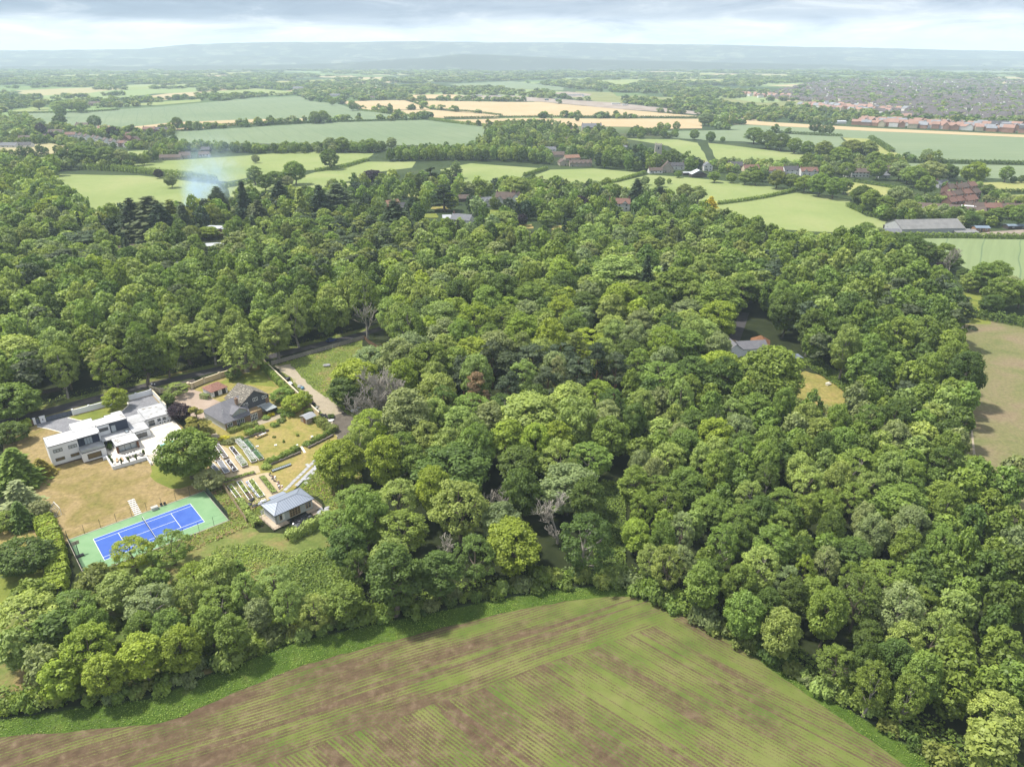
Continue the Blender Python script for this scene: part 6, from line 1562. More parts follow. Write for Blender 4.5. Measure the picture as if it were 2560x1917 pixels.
for (x0, y0), (x1, y1) in (((-1.7, 6.5), (-1.7, -1.6)), ((-1.7, -1.6), (2.7, -1.6)), ((12.5, -1.3), (12.5, 5.0)), ((8.3, -1.3), (12.5, -1.3))):
    L = math.hypot(x1 - x0, y1 - y0); n = max(2, round(L / 1.6))
    for i in range(n + 1): m.tube((x0 + (x1 - x0) * i / n, y0 + (y1 - y0) * i / n, -.1), (x0 + (x1 - x0) * i / n, y0 + (y1 - y0) * i / n, 1.0 if y0 != -1.3 or x0 == 12.5 else .4), .05, n=5)
    if not (x0 == 8.3): m.tube((x0, y0, 1.0), (x1, y1, 1.0), .045, n=5); m.tube((x0, y0, .7), (x1, y1, .7), .03, n=5)
m.build('railing', TIMBER, dk)
for i in range(4): MB().box(9.0, 10.8, -1.7 - i * .32, -1.4 - i * .32, .02, .30 - i * .07).build('step', TIMBER, dk)
tp = MB(); r = random.Random(4); gxn, gyn = 14, 11; vs = []
for j in range(gyn):
    for i in range(gxn): vs.append((3.0 + 5.6 * i / (gxn - 1), -4.6 + 4.3 * j / (gyn - 1), .28 + r.uniform(-.07, .07) - (.18 if j in (0,) or i in (0, gxn - 1) else 0)))
tp.add(vs, [(j * gxn + i, j * gxn + i + 1, (j + 1) * gxn + i + 1, (j + 1) * gxn + i) for j in range(gyn - 1) for i in range(gxn - 1)])
vs2 = [(x, y, .02) for x, y, z in vs]; tp.add(vs2, [(j * gxn + i, (j + 1) * gxn + i, (j + 1) * gxn + i + 1, j * gxn + i + 1) for j in range(gyn - 1) for i in range(gxn - 1)])
o = tp.build('tarpaulin', mat('black_tarp', (.012, .013, .016), (.10, .105, .115), .55, .25, detail=2, lo=.55, hi=.62, spec=.6)); o.location = (*RO, 0); o.rotation_euler = (0, 0, RA); tag(o, 'wet black tarpaulin spread in front of the garden room', 'tarpaulin')
for i, (u, v, cx, lb) in enumerate(((2.4, -4.4, (.05, .16, .4), 'blue drum at the corner of the black tarpaulin'),)):
    t = thing('blue_drum', lb, 'drum', (*rw_(u, v), 0)); m = MB(); m.tube((0, 0, 0), (0, 0, .8), .28, .28, 12); m.build('body', mat('drum_blue', cx, None, 1, .5), t); m = MB(); m.tube((0, 0, .802), (0, 0, .86), .29, .29, 12); m.build('lid', BLACKP, t)
for i in range(5): tag(blob('rubble_pile', SLABM, *rw_(10.5 + i * .7, -3.2 + (i % 3) * .9), .02, .9, .6, .35, i), 'pale rubble heap on the ground beside the black tarpaulin', 'rubble', 'rubble by the tarpaulin')
for i, (x, y) in enumerate(((830, 1140), (900, 1110), (760, 1120), (940, 1075), (790, 1060))):
    o = blob('covered_heap', BAGM[(i + 1) % 3] if i % 2 else BLACKP, *Z4(x, y), .07, .9, .6, .6, .5 + i); tag(o, 'covered heap of garden materials behind the garden room', 'heap', 'covered heaps behind the garden room')
sheet('garden_path', [Z4(880, 1190), Z4(1000, 1150), Z4(1000, 1250), Z4(920, 1260)], G['setts'], .073)

# ------------------------------------------------------------------ lane, yard and drive clutter
def car(name, label, x, y, a, body, L=4.4, group=None, z=0.08, van=False):
    t = thing(name, label, 'van' if van else 'car', (x, y, z), a, group); h = .95; top = 1.95 if van else 1.5
    m = MB(); pr_ = [(-L / 2, .35), (-L / 2, h - .05), (-L * .30, h), (L * .22, h), (L / 2 - .05, h - .2), (L / 2, .4)]
    if van: pr_ = [(-L / 2, .35), (-L / 2, top), (L * .22, top), (L * .36, 1.15), (L / 2, .95), (L / 2, .4)]
    for w_ in (.88,):
        m.add([(px, -w_, pz) for px, pz in pr_] + [(px, w_, pz) for px, pz in pr_], [tuple(range(len(pr_) - 1, -1, -1))[::-1], tuple(range(len(pr_), 2 * len(pr_)))[::-1]] + [(i, len(pr_) + i, len(pr_) + (i + 1) % len(pr_), (i + 1) % len(pr_)) for i in range(len(pr_))])
    m.build('body', body, t)
    if not van:
        m = MB(); b0, b1, t0, t1 = -L * .42, L * .26, -L * .30, L * .08
        m.add([(b0, -.82, h - .03), (b1, -.82, h + .0), (b1, .82, h), (b0, .82, h - .03), (t0, -.66, top), (t1, -.66, top), (t1, .66, top), (t0, .66, top)], [(0, 1, 5, 4), (1, 2, 6, 5), (2, 3, 7, 6), (3, 0, 4, 7)]); m.build('glasshouse', GLASS, t)
        MB().slab([(t0 - .05, -.68, top + .03), (t1 + .05, -.68, top + .03), (t1 + .05, .68, top + .03), (t0 - .05, .68, top + .03)], .05).build('roof', body, t)
    else:
        m = MB(); m.add([(L * .23, -.8, top - .06), (L * .365, -.8, 1.17), (L * .365, .8, 1.17), (L * .23, .8, top - .06)], [(0, 1, 2, 3)]); m.build('windscreen', GLASS, t)
    for x_ in (-L * .31, L * .31):
        for y_ in (-.86, .86):
            m = MB(); m.tube((x_, y_ - .1, .32), (x_, y_ + .1, .32), .32, .32, 12); w_ = m.build('wheel', BLACKP, t)
    for y_ in (-.6, .6): MB().box(L / 2 - .06, L / 2 + .015, y_ - .16, y_ + .16, .6, .74).build('headlight', GLASSL, t)
    return t
BLUEC = mat('metallic_blue', (.012, .03, .20), (.015, .035, .22), 1, .3, .3)
cx, cy = Z2(1205, 255); car('parked_car', 'dark blue car on the shaded lane under the trees', cx, cy, rad(43), BLUEC)
r = random.Random(21)
CL = [mat('junk_white', (.66, .66, .64), None, 1), BLACKP, mat('junk_blue', (.12, .24, .32), None, 1), mat('junk_tan', (.42, .33, .22), None, 1), mat('junk_grey', (.28, .28, .28), None, 1)]
for i, (zx, zy, R, H, mi, lb) in enumerate(((815, 590, 1.6, 1.3, 1, 'black heap by the cream wall near the lane end'), (850, 625, 1.3, .9, 0, 'pale sheeted pile below the black heap by the wall'), (930, 650, 1.2, .8, 4, 'grey pile half way down the cream wall'), (955, 665, .9, .9, 2, 'blue-green sheet pile along the cream wall'), (1000, 735, 1.1, .7, 2, 'blue-grey junk pile beside the gravel track'),
        (1020, 770, 1.4, .6, 3, 'stack of tan boards against the wall end'), (1050, 800, 1.0, .8, 1, 'black bin heap left of the gravel track'), (1070, 835, .9, .7, 0, 'white sacks heap near the shed back'), (1090, 860, .9, .6, 4, 'grey sacks heap near the shed back'), (1200, 940, 1.2, .4, 0, 'white scattered scraps at the end of the cream wall'),
        (1165, 470, 1.5, 1.0, 4, 'dark brush pile in the overgrown yard'), (1275, 665, 1.0, .7, 2, 'pale blue pile under the yard trees'), (1365, 770, 1.0, .9, 0, 'white sacks under the hanging yard tree'), (1400, 860, 1.4, .9, 0, 'jumble of white and black sacks under the yard trees'), (1440, 830, .8, .5, 0, 'white board lying under the yard trees'))):
    o = blob('junk_pile', CL[mi], *Z2(zx, zy), .07, R, R * .7, H, r.uniform(0, 3)); tag(o, lb, 'pile')
a, b = Z2(1120, 890), Z2(1180, 930)
for i in range(16):
    k = r.random(); t = MB(); t.tube((0, 0, 0), (0, 0, .45), .3, .36, 9); o = t.build('tree_pot', BLACKP); o.location = (a[0] + (b[0] - a[0]) * k + r.uniform(-.8, .8), a[1] + (b[1] - a[1]) * k + r.uniform(-.6, .6), .08); tag(o, 'big black plant pot in the cluster at the end of the cream wall', 'pot', 'black pots by the wall end')
o = blob('orange_netting', mat('orange_net', (.62, .15, .05), (.5, .11, .04), 3), *Z2(1430, 1095), .07, 1.3, .8, .35, .3); tag(o, 'heap of orange safety netting on the bare earth', 'netting')
for i in range(3):
    a = Z2(1150 + i * 55, 325 - i * 12); m = MB(); m.tube((0, 0, 0), (1.2, -2.6, 2.2), .05); tag(m.build('leaning_pole', WHITEP), ['white pole leaning on the grey lane fence, left', 'white pole leaning on the grey lane fence, middle', 'white pole leaning on the grey lane fence, right'][i], 'pole').location = (*a, 0)

# ------------------------------------------------------------------ wild growth nobody counts
def wild(name, label, poly, n, size, h, tones, seed, hole=None):
    rng = np.random.default_rng(seed)
    xs_, ys_ = [p[0] for p in poly], [p[1] for p in poly]
    X = rng.uniform(min(xs_), max(xs_), n * 3); Y = rng.uniform(min(ys_), max(ys_), n * 3); ok = inside(poly, X, Y)
    if hole:
        for q in hole: ok &= ~inside(q, X, Y)
    X, Y = X[ok][:n], Y[ok][:n]; n = len(X)
    ps = rng.normal(0, 1, (6, 2)); cl = sum(np.sin(X * a_ * .5 + Y * b_ * .5 + i) for i, (a_, b_) in enumerate(ps)) / 4
    hh = h * np.clip(.55 + .45 * cl + rng.normal(0, .15, n), .1, 1.4)
    P_ = np.stack([X, Y, hh * rng.uniform(.35, 1, n) + .04], 1)
    N_ = rng.normal(0, .45, (n, 3)) + np.array([0, 0, 1.0])
    t_ = np.array([TONE[k] for k in tones]); pick = np.clip(((cl * .5 + .5) + rng.normal(0, .25, n)) * len(tones), 0, len(tones) - 1).astype(int)
    me = quad_mesh(name, leaf_quads(P_, N_, size, rng), F_TONE, {'puff': np.clip(rng.normal(.5, .25, n), 0, 1), 'tone': t_[pick]})
    return tag(link_mesh(name, me), label, 'undergrowth', kind='stuff')
wild('undergrowth', 'tangle of bramble and nettle in the clearing below the garden room', D((540, 1290), (660, 1195), (720, 1180), (770, 1230), (800, 1330), (740, 1352), (650, 1382), (520, 1430), (500, 1330)), 26000, .36, 1.5, 'dmml', 1)
wild('undergrowth', 'shaded grass and bramble in the ride through the wood', D((1290, 1262), (1275, 1150), (1262, 1090), (1300, 1035), (1350, 1045), (1352, 1150), (1350, 1268)), 9000, .34, .7, 'ddm', 2)
wild('long_grass', 'long weedy grass along the edge of the arable field', MARGIN, 60000, .17, .4, 'ddmm', 3, [FIELD])
wild('undergrowth', 'weeds and saplings on the rough slope below the tennis court', D((330, 1290), (420, 1240), (470, 1180), (560, 1175), (650, 1200), (640, 1370), (450, 1440), (300, 1400)), 9000, .32, .9, 'mylo', 10)
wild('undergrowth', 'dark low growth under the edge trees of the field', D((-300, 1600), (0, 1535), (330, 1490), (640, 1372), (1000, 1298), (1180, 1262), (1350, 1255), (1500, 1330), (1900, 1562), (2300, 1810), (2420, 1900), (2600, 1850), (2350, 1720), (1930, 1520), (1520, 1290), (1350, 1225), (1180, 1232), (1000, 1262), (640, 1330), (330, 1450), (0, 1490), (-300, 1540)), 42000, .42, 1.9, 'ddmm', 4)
wild('undergrowth', 'weeds and grass filling the overgrown yard', YARD, 9000, .3, .6, 'myyo', 5, [[(-92.5, 254.2), (-86.8, 256.2), (-80, 245), (-70, 231), (-57, 215), (-50, 206), (-50, 196), (-55.5, 197.6), (-62.5, 211.0), (-81.6, 241)]])
wild('undergrowth', 'rough bracken and grass right of the slab track', [Z4(1380, 960), Z4(1600, 700), Z4(1920, 400), Z4(2200, 500), Z4(2300, 1250), Z4(1950, 1330), Z4(1660, 1010)], 6500, .3, .7, 'oyyb', 6)
wild('undergrowth', 'patchy weeds on the rough ground right of the tennis court', [tw(CL_ + .6, 2), tw(CL_ + 7, 5), tw(CL_ + 12, -12), tw(CL_ + 10, -24), tw(12, -25), tw(14, -18.6), tw(CL_ + .5, -18.4)], 5200, .3, .6, 'oylb', 7)
wild('undergrowth', 'bramble bank along the small orange lawn in the wood', D((1720, 778), (1760, 770), (1860, 840), (1900, 890), (1860, 880), (1800, 830)), 6000, .4, 1.3, 'ddm', 8)
wild('undergrowth', 'weeds on the verge across the lane', [(-204, 178), (-154.4, 222.4), (-135.2, 238.8), (-122, 248.2), (-100.2, 265.0), (-67, 291), (-71, 296), (-104, 270), (-126, 254), (-139, 245), (-158, 229), (-210, 185)], 7000, .36, .9, 'dmol', 9)
# shrubs that close the wood's edges
rs = random.Random(12)
EDGE = D((0, 1540), (130, 1520), (330, 1493), (450, 1448), (640, 1372), (760, 1345), (1000, 1299), (1180, 1262), (1350, 1256), (1500, 1330), (1700, 1445), (1900, 1563), (2100, 1684), (2300, 1810))
for k, (p, q) in enumerate(zip(EDGE, EDGE[1:])):
    L = math.hypot(q[0] - p[0], q[1] - p[1]); n = int(L / 1.9)
    for i in range(n):
        u = (i + rs.uniform(.1, .9)) / n; nx, ny = -(q[1] - p[1]) / L, (q[0] - p[0]) / L; o_ = rs.uniform(-1.3, 1.6); tn = rs.choice('mdlgom'); R = rs.uniform(1.4, 2.9)
        plant('shrub', p[0] + (q[0] - p[0]) * u + nx * o_, p[1] + (q[1] - p[1]) * u + ny * o_, R, R * rs.uniform(1.1, 2.0), tn, 'edge_shrub', f'{WORDS[tn]} shrub in the hedge-like skirt between wood and arable field', 'shrub', f'{WORDS[tn]} shrubs of the wood edge')
for i in range(60):
    X, Y = ud(rs.uniform(60, 640), rs.uniform(1255, 1400)); tn = rs.choice('mly')
    R = rs.uniform(1.0, 2.0); plant('shrub', X, Y, R, R * rs.uniform(1., 1.8), tn, 'edge_shrub', f'{WORDS[tn]} bush between the tennis court and the strip of trees', 'shrub', f'{WORDS[tn]} bushes below the tennis court')
# the house in the wood with its drive and lawn
ZW = lambda x, y, z=0: un(1780 + x * .2832, 800 + y * .2832, z)
sheet('driveway', [ZW(20, 265), ZW(90, 330), ZW(310, 290), ZW(420, 270), ZW(300, 230), ZW(240, 190), ZW(160, 165)], mat('straw_gravel', (.42, .30, .16), (.36, .25, .13), .4), .066)
sheet('driveway', [ZW(150, 170), ZW(245, 185), ZW(290, 60), ZW(330, -60), ZW(250, -70), ZW(190, 60)], G['asphalt'], .068)
sheet('lawn', [ZW(700, 500), ZW(820, 450), ZW(1000, 500), ZW(1270, 680), ZW(1200, 870), ZW(1050, 860), ZW(760, 720)], ground_mat('orange_lawn', [(.3, (.17, .18, .04)), (.48, (.25, .225, .065)), (.66, (.35, .265, .10)), (.8, (.2, .2, .05))], .11, .8, .6, dist=1.2), .066, 2.5, .4)
wh = thing('wood_house', 'white-walled house with slate roof half hidden by a big tree in the wood', 'house', (*ZW(140, 335), 0), rad(8))
MB().box(0, 6, 0, 8, -.1, 3.2).box(6.02, 17, 1, 8, -.1, 3.0).build('wall', WHITE, wh)
MB().slab([(-.3, -.3, 3.2), (3, -.3, 5.8), (3, 8.3, 5.8), (-.3, 8.3, 3.2)][::-1], .15).slab([(3.01, -.3, 5.8), (6.3, -.3, 3.2), (6.3, 8.3, 3.2), (3.01, 8.3, 5.8)][::-1], .15).slab([(6, .7, 3.0), (17.3, .7, 3.0), (17.3, 4.5, 5.2), (4.5, 4.5, 5.2)], .15).slab([(4.5, 4.51, 5.2), (17.3, 4.51, 5.2), (17.3, 8.3, 3.0), (6, 8.3, 3.0)], .15).build('roof', SLATE, wh)
MB().face((0, -.003, 3.2), (6, -.003, 3.2), (3, -.003, 5.6)).build('gable', WHITE, wh)
win(wh, 'f', 0, 1, 2.2, 1, 2.2, 2, GREYP, GLASS)
for x in (9, 13): win(wh, 'f', 1, x, x + 2, 1, 2.2, 2, GREYP, GLASS)
wg = thing('wood_garage', 'square garage with a red-brown pyramid roof beside the house in the wood', 'garage', (*ZW(335, 262), 0), rad(-20))
MB().box(0, 7, 0, 7, -.1, 2.4).build('wall', WHITE, wg); m = MB(); ap = (3.5, 3.5, 5.6); c4 = [(-.4, -.4, 2.4), (7.4, -.4, 2.4), (7.4, 7.4, 2.4), (-.4, 7.4, 2.4)]
for i in range(4): m.slab([c4[i], c4[(i + 1) % 4], ap], .12)
m.build('roof', mat('rust_tile', (.24, .115, .05), (.17, .08, .04), 1.2), wg); MB().box(-.05, -.003, 2, 5, 0, 2.1).build('door', WHITEP, wg)
t = thing('conservatory', 'small blue-grey conservatory at the far end of the house in the wood', 'conservatory', (*ZW(700, 385), 0), rad(8)); MB().box(0, 4.5, 0, 4, -.1, 2.2).build('wall', GLASS, t); MB().slab([(-.2, -.2, 2.25), (4.7, -.2, 2.25), (3.2, 2, 3.3), (1.3, 2, 3.3)], .1).slab([(4.7, -.2, 2.25), (4.7, 4.2, 2.25), (3.2, 2.01, 3.3)], .1).slab([(4.7, 4.2, 2.25), (-.2, 4.2, 2.25), (1.3, 2.01, 3.3), (3.2, 2.01, 3.3)], .1).slab([(-.2, 4.2, 2.25), (-.2, -.2, 2.25), (1.3, 2, 3.3)], .1).build('roof', mat('bluegrey_roof', (.20, .23, .30), None, 1), t)
t = thing('garden_bench_set', 'pale bench and table on the small orange lawn', 'bench', (*ZW(1020, 570), .07), .5); MB().box(-1, 1, -.4, .4, .65, .72).build('tabletop', STONE, t); MB().box(-1, 1, -.9, -.6, .4, .46).build('seat', STONE, t); MB().box(-.9, -.8, -.8, .35, 0, .4).box(.8, .9, -.8, .35, 0, .4).build('legs', STONE, t)

# ------------------------------------------------------------------ village, farm and countryside
WM = {'w': mat('white_wall', (.72, .71, .68), (.62, .61, .58), .5), 's': mat('stone_wall', (.42, .37, .29), (.33, .29, .23), .8), 'b': mat('red_brick', (.22, .125, .095), (.18, .10, .08), 1), 'c': mat('cream_wall', (.60, .52, .36), None, .5), 'k': mat('black_boards', (.045, .035, .032), (.07, .055, .05), 1), 't': mat('cedar_boards', (.33, .20, .13), (.26, .15, .10), 2), 'g': mat('grey_wall', (.40, .41, .42), (.34, .35, .36), 1)}
RM = {'b': mat('brown_tile', (.125, .09, .072), (.09, .066, .056), .8), 'r': mat('red_tile', (.20, .105, .08), (.155, .085, .065), .8), 'g': mat('grey_slate', (.17, .175, .19), (.13, .135, .15), .6), 'k': mat('dark_slate', (.06, .06, .07), (.085, .08, .085), .6), 'o': mat('orange_tile', (.30, .165, .11), (.24, .135, .09), .8), 'f': mat('fibre_cement', (.22, .217, .21), (.17, .168, .165), .3), 'w': mat('white_roof', (.50, .52, .55), (.42, .44, .47), .4), 'l': mat('blue_metal', (.20, .26, .33), None, .5)}
def gable_house(x, y, wd, dp, h, ang, wm, rm, name, label, cat='house', pitch=.75, chim=1, wins=3, group=None, cross=0, ridge='x'):
    t = thing(name, label, cat, (x, y, 0), ang, group); a = wd / 2; rh = (dp if ridge == 'x' else wd) / 2 * pitch
    MB().box(-a, a, 0, dp, -.3, h).build('wall', WM[wm], t)
    m = MB(); e = .35
    if ridge == 'x':
        m.slab([(-a - e, -e, h - .15), (a + e, -e, h - .15), (a + e, dp / 2, h + rh), (-a - e, dp / 2, h + rh)], .2).slab([(a + e, dp + e, h - .15), (-a - e, dp + e, h - .15), (-a - e, dp / 2 + .01, h + rh), (a + e, dp / 2 + .01, h + rh)], .2)
        g = MB().face((-a, 0.01, h), (-a, dp / 2, h + rh - .2), (-a, dp - .01, h)).face((a, 0.01, h), (a, dp - .01, h), (a, dp / 2, h + rh - .2))
    else:
        m.slab([(-a - e, dp + e, h - .15), (-a - e, -e, h - .15), (0, -e, h + rh), (0, dp + e, h + rh)], .2).slab([(a + e, -e, h - .15), (a + e, dp + e, h - .15), (.01, dp + e, h + rh), (.01, -e, h + rh)], .2)
        g = MB().face((-a, -.005, h), (a, -.005, h), (0, -.005, h + rh - .2)).face((a, dp + .005, h), (-a, dp + .005, h), (0, dp + .005, h + rh - .2))
    g.build('gable', WM[wm], t); ro = m.build('roof', RM[rm], t)
    for i in range(cross):
        c = -a + wd * (i + .5) / cross; k = min(2.2, wd / cross * .42)
        MB().add([(c - k, -.45, h - .02), (c + k, -.45, h - .02), (c, -.45, h + k * .95), (c - k, dp * .3, h + .02), (c + k, dp * .3, h + .02), (c, dp * .45, h + k * .95)], [(0, 1, 2)]).build('gable', WM[wm], t)
        MB().slab([(c - k - .25, -.7, h - .1), (c, -.7, h + k), (c, dp * .48, h + k), (c - k - .25, dp * .3, h)][::-1], .15).slab([(c + k + .25, dp * .3, h), (c + .01, dp * .48, h + k), (c + .01, -.7, h + k), (c + k + .25, -.7, h - .1)][::-1], .15).build('gable_roof', RM[rm], t)
    for i in range(chim):
        c = (-a + .8, a - .8, 0)[i % 3]
        MB().box(c - .45, c + .45, dp / 2 - .4, dp / 2 + .4, h + rh - .8, h + rh + 1.3).build('chimney', WM['b'], ro)
    for i in range(wins):
        c = -a + wd * (i + .5) / wins
        for lv in range(2 if h > 4 else 1): win(t, 'f', 0, c - .65, c + .65, 1.0 + 2.6 * lv, 2.2 + 2.6 * lv, 2, WHITEP if wm != 'w' else GREYP, GLASS)
    if wins: c = -a + wd * .5 / wins + 1.5; MB().box(c - .45, c + .45, -.06, -.003, 0, 2.0).build('door', GREYP, t)
    return t
VILLAGE = [  # photo x, y of the front foot, width, depth, wall height, turn, wall, roof, label, extra
 (1452, 417, 24, 9, 3.4, 4, 's', 'b', 'long low stone cottages with a brown tiled roof behind the middle pasture', dict(chim=3, wins=7, cross=5)),
 (1410, 415, 9, 14, 3.2, 8, 's', 'b', 'stone gable wing at the left of the long brown-roofed cottages', dict(ridge='y', chim=0, wins=1)),
 (1432, 402, 18, 8, 3.2, 20, 's', 'o', 'orange-tiled barn behind the long brown-roofed cottages', dict(chim=0, wins=2)),
 (1374, 385, 16, 8, 5, 6, 'w', 'g', 'white house with a grey roof among the village trees', dict(chim=2)),
 (1392, 394, 17, 9, 3.0, -6, 's', 'b', 'dark brown-roofed stone house left of the cottages', dict(chim=1)),
 (1416, 364, 10, 9, 6.5, 0, 'w', 'b', 'tall white house with two chimneys in the village trees', dict(chim=2)),
 (1480, 333, 30, 14, 8.5, 3, 's', 'g', 'large grey stone manor at the top of the village', dict(chim=3, wins=7, cross=2)),
 (1437, 335, 12, 9, 5, 0, 'w', 'b', 'small white house left of the stone manor', {}), (1554, 383, 13, 10, 5, -4, 's', 'g', 'grey stone house with chimneys between church and manor', dict(chim=2)),
 (1668, 432, 12, 11, 4, -8, 's', 'b', 'stone cottage with a steep front gable below the church', dict(ridge='y', chim=1, pitch=1.1, wins=2)), (1690, 425, 18, 8, 4.2, 4, 'w', 'k', 'white house with dark roof right of the steep stone cottage', dict(chim=2)), (1640, 434, 14, 7, 3, 8, 'w', 'b', 'low white house left of the steep stone cottage', {}),
 (1770, 428, 9, 9, 5.2, 0, 'w', 'g', 'white gabled house beside the black barn', dict(ridge='y', wins=2)), (1838, 425, 15, 9, 4.5, -4, 'b', 'k', 'brick house with a black roof at the village edge', dict(wins=3)), (1880, 430, 16, 9, 3.4, 6, 'c', 'r', 'cream house with a red hipped-looking roof', dict(chim=1)),
 (1935, 437, 17, 9, 4, -4, 'w', 'r', 'white gabled house with red roof at the left of the roadside row', dict(cross=1)), (1952, 444, 10, 7, 3, -6, 'b', 'k', 'dark-roofed low house before the roadside row', {}), (1979, 438, 15, 9, 5, 3, 'w', 'k', 'white house with a dark hipped roof in the roadside row', dict(chim=2)), (2023, 440, 17, 9, 4.6, 2, 'w', 'r', 'white house with twin front gables in the roadside row', dict(cross=2)),
 (2127, 443, 9, 8, 5, 0, 'w', 'g', 'pale narrow house left of the white terrace', {}), (2150, 444, 17, 9, 5, -6, 'w', 'b', 'white terrace with a brown roof facing the yellow meadow', dict(chim=3, wins=5)), (2220, 438, 19, 10, 4.6, -10, 'b', 'b', 'brown-roofed brick house right of the white terrace', dict(chim=2)), (2210, 446, 10, 8, 3, -10, 'g', 'g', 'small grey-roofed outhouse right of the white terrace', dict(wins=1)),
 (2259, 437, 17, 9, 4, -8, 'b', 'b', 'low brick house at the right end of the roadside row', dict(chim=1)), (2361, 470, 13, 9, 3, 18, 'g', 'g', 'grey bungalow with a gabled front by the willow', dict(cross=1)),
 (1262, 517, 16, 9, 6, -14, 'w', 'b', 'large white cottage with brown roofs in the upper gardens', dict(cross=2, chim=2, pitch=1.1)), (1290, 522, 9, 10, 6.5, -14, 'w', 'b', 'white gabled end with a brick chimney right of the large cottage', dict(ridge='y', chim=1, pitch=1.2, wins=2)), (1217, 517, 10, 8, 4, 20, 'w', 'g', 'white cottage with a grey roof left of the large cottage', dict(cross=1)), (1163, 505, 11, 7, 2.8, 10, 'k', 'b', 'dark timber barn left of the white cottages', dict(chim=0, wins=0)),
 (988, 522, 11, 9, 3, 40, 'b', 'o', 'brick bungalow with an orange-brown roof in the upper gardens', dict(chim=0)), (1013, 530, 9, 8, 3.6, 20, 'c', 'k', 'cream house with a tall chimney beside the orange-brown roof', dict(chim=1)), (1150, 560, 15, 9, 3, -22, 'w', 'g', 'pale house with a big grey roof at the wood edge', dict(wins=2)), (1118, 554, 6, 5, 2.6, 10, 'w', 'w', 'small white outhouse left of the big grey roof', dict(wins=1, chim=0)), (1548, 527, 16, 9, 5.5, -6, 'w', 'r', 'white house with red ridged roof peeping over the far wood', dict(cross=2, chim=2)),
 (1415, 610, 8, 5, 3, 0, 'w', 'w', 'tiny white roof glimpsed among trees of the upper wood', dict(chim=0, wins=0)),
 (313, 648, 13, 11, 3, 30, 's', 'b', 'stone house with a brown hip-like roof in the left gardens', dict(chim=1)), (328, 596, 10, 8, 4, 10, 'w', 'b', 'white-chimneyed house hidden in the left gardens', dict(chim=1)),
 (20, 370, 22, 9, 3, -3, 'w', 'g', 'white bungalow at the left frame edge by the hay field', {}), (57, 369, 21, 9, 3, 2, 'w', 'k', 'white bungalow with dark roof above the hay field', {}), (68, 352, 22, 9, 3.4, 12, 'c', 'b', 'brown-roofed long house behind the white bungalows', dict(chim=1)), (106, 350, 13, 9, 4, 8, 'b', 'b', 'brown-roofed house left of the white gabled pair', {}), (139, 340, 20, 9, 5.4, 6, 'w', 'b', 'white house with two gables in the left village', dict(cross=2)), (175, 344, 15, 9, 4, 2, 'w', 'r', 'white house with red roof at the top of the white terrace row', {}),
 (204, 320, 24, 10, 4, -10, 'b', 'b', 'brown-roofed block at the edge of the large green field', dict(chim=2)), (259, 325, 22, 9, 2.6, -4, 'b', 'o', 'low orange-roofed house beside the bare field strip', dict(wins=2)), (372, 332, 20, 9, 5, -4, 'b', 'r', 'red-roofed semi at the right of the left village', {}), (402, 332, 22, 9, 4.6, 2, 'b', 'k', 'dark-roofed house at the right end of the left village', dict(cross=1)), (328, 346, 16, 9, 4.6, 0, 'b', 'r', 'red-brown roofed house above the brick row', {}),
 (316, 358, 12, 8, 5, -14, 'b', 'r', 'brick gabled house in the left village, upper one', dict(ridge='y', wins=2)), (335, 361, 13, 8, 5, -14, 'b', 'b', 'brick gabled house in the left village, lower one', dict(ridge='y', wins=2)), (306, 368, 12, 8, 5, -20, 'b', 'r', 'brick end house below the white terrace row', {}),
 (425, 400, 24, 8, 2.6, 6, 's', 'b', 'long low stable at the edge of the bright pasture', dict(chim=0, wins=4)), (463, 396, 12, 10, 3, 20, 's', 'b', 'brown pyramid-roofed house by the bright pasture', {}), (510, 392, 12, 8, 2.6, 8, 'w', 'b', 'pale bungalow in the hedge above the bright pasture', {}), (513, 380, 11, 8, 2.6, 0, 'k', 'k', 'dark shed among the hedgerow trees above the bright pasture', dict(chim=0, wins=0)),
 (165, 270, 46, 14, 6, -2, 's', 'b', 'large brown-roofed country house far left below pale trees', dict(chim=3, wins=8, cross=2)), (236, 265, 26, 12, 5, 4, 'b', 'b', 'brown roofs right of the far-left country house', dict(chim=2)), (262, 265, 22, 10, 5, 0, 's', 'r', 'smaller house at the right of the far-left roofs', {}), (322, 252, 14, 8, 3, 0, 'w', 'w', 'tiny white pavilion by the far sports field', dict(wins=2, chim=0)),
 (838, 246, 26, 12, 7, 10, 'w', 'g', 'tall white gabled house at the tip of the far green field', dict(cross=2, chim=2)), (808, 250, 24, 9, 4, 4, 'w', 'b', 'long white house left of the tall white gabled house', {}), (745, 225, 34, 14, 5, 6, 'w', 'g', 'grey and white farm cluster on the far hillside', dict(cross=3)), (931, 249, 12, 9, 5, 0, 'w', 'b', 'small pale house in trees above the barley', dict(wins=2))]
for x, y, wd, dp, h, an, wm, rm, lb, kw_ in VILLAGE:
    X, Y = un(x, y); s_ = 1.0
    gable_house(X, Y, wd, dp, h, rad(an), wm, rm, 'village_house', lb, 'house', **kw_)
def row_of(n, p, q, label, group, wm='w', rm='b', wd=9, dp=8, h=5, name='terrace_house', jit=2.0, rms=None, wms=None, seed=1, an=None, wins=2):
    r = random.Random(seed); a, b = un(*p), un(*q); base = math.atan2(b[1] - a[1], b[0] - a[0]) if an is None else an
    for i in range(n):
        k = (i + .5) / n
        gable_house(a[0] + (b[0] - a[0]) * k + r.uniform(-jit, jit), a[1] + (b[1] - a[1]) * k + r.uniform(-jit, jit), wd, dp, h, base + r.uniform(-.1, .1), r.choice(wms) if wms else wm, r.choice(rms) if rms else rm, name, label, 'house', wins=wins, group=group)
row_of(8, (192, 346), (318, 371), 'white terraced house with a brown roof in the sloping row of the left village', 'white terraces of the left village')
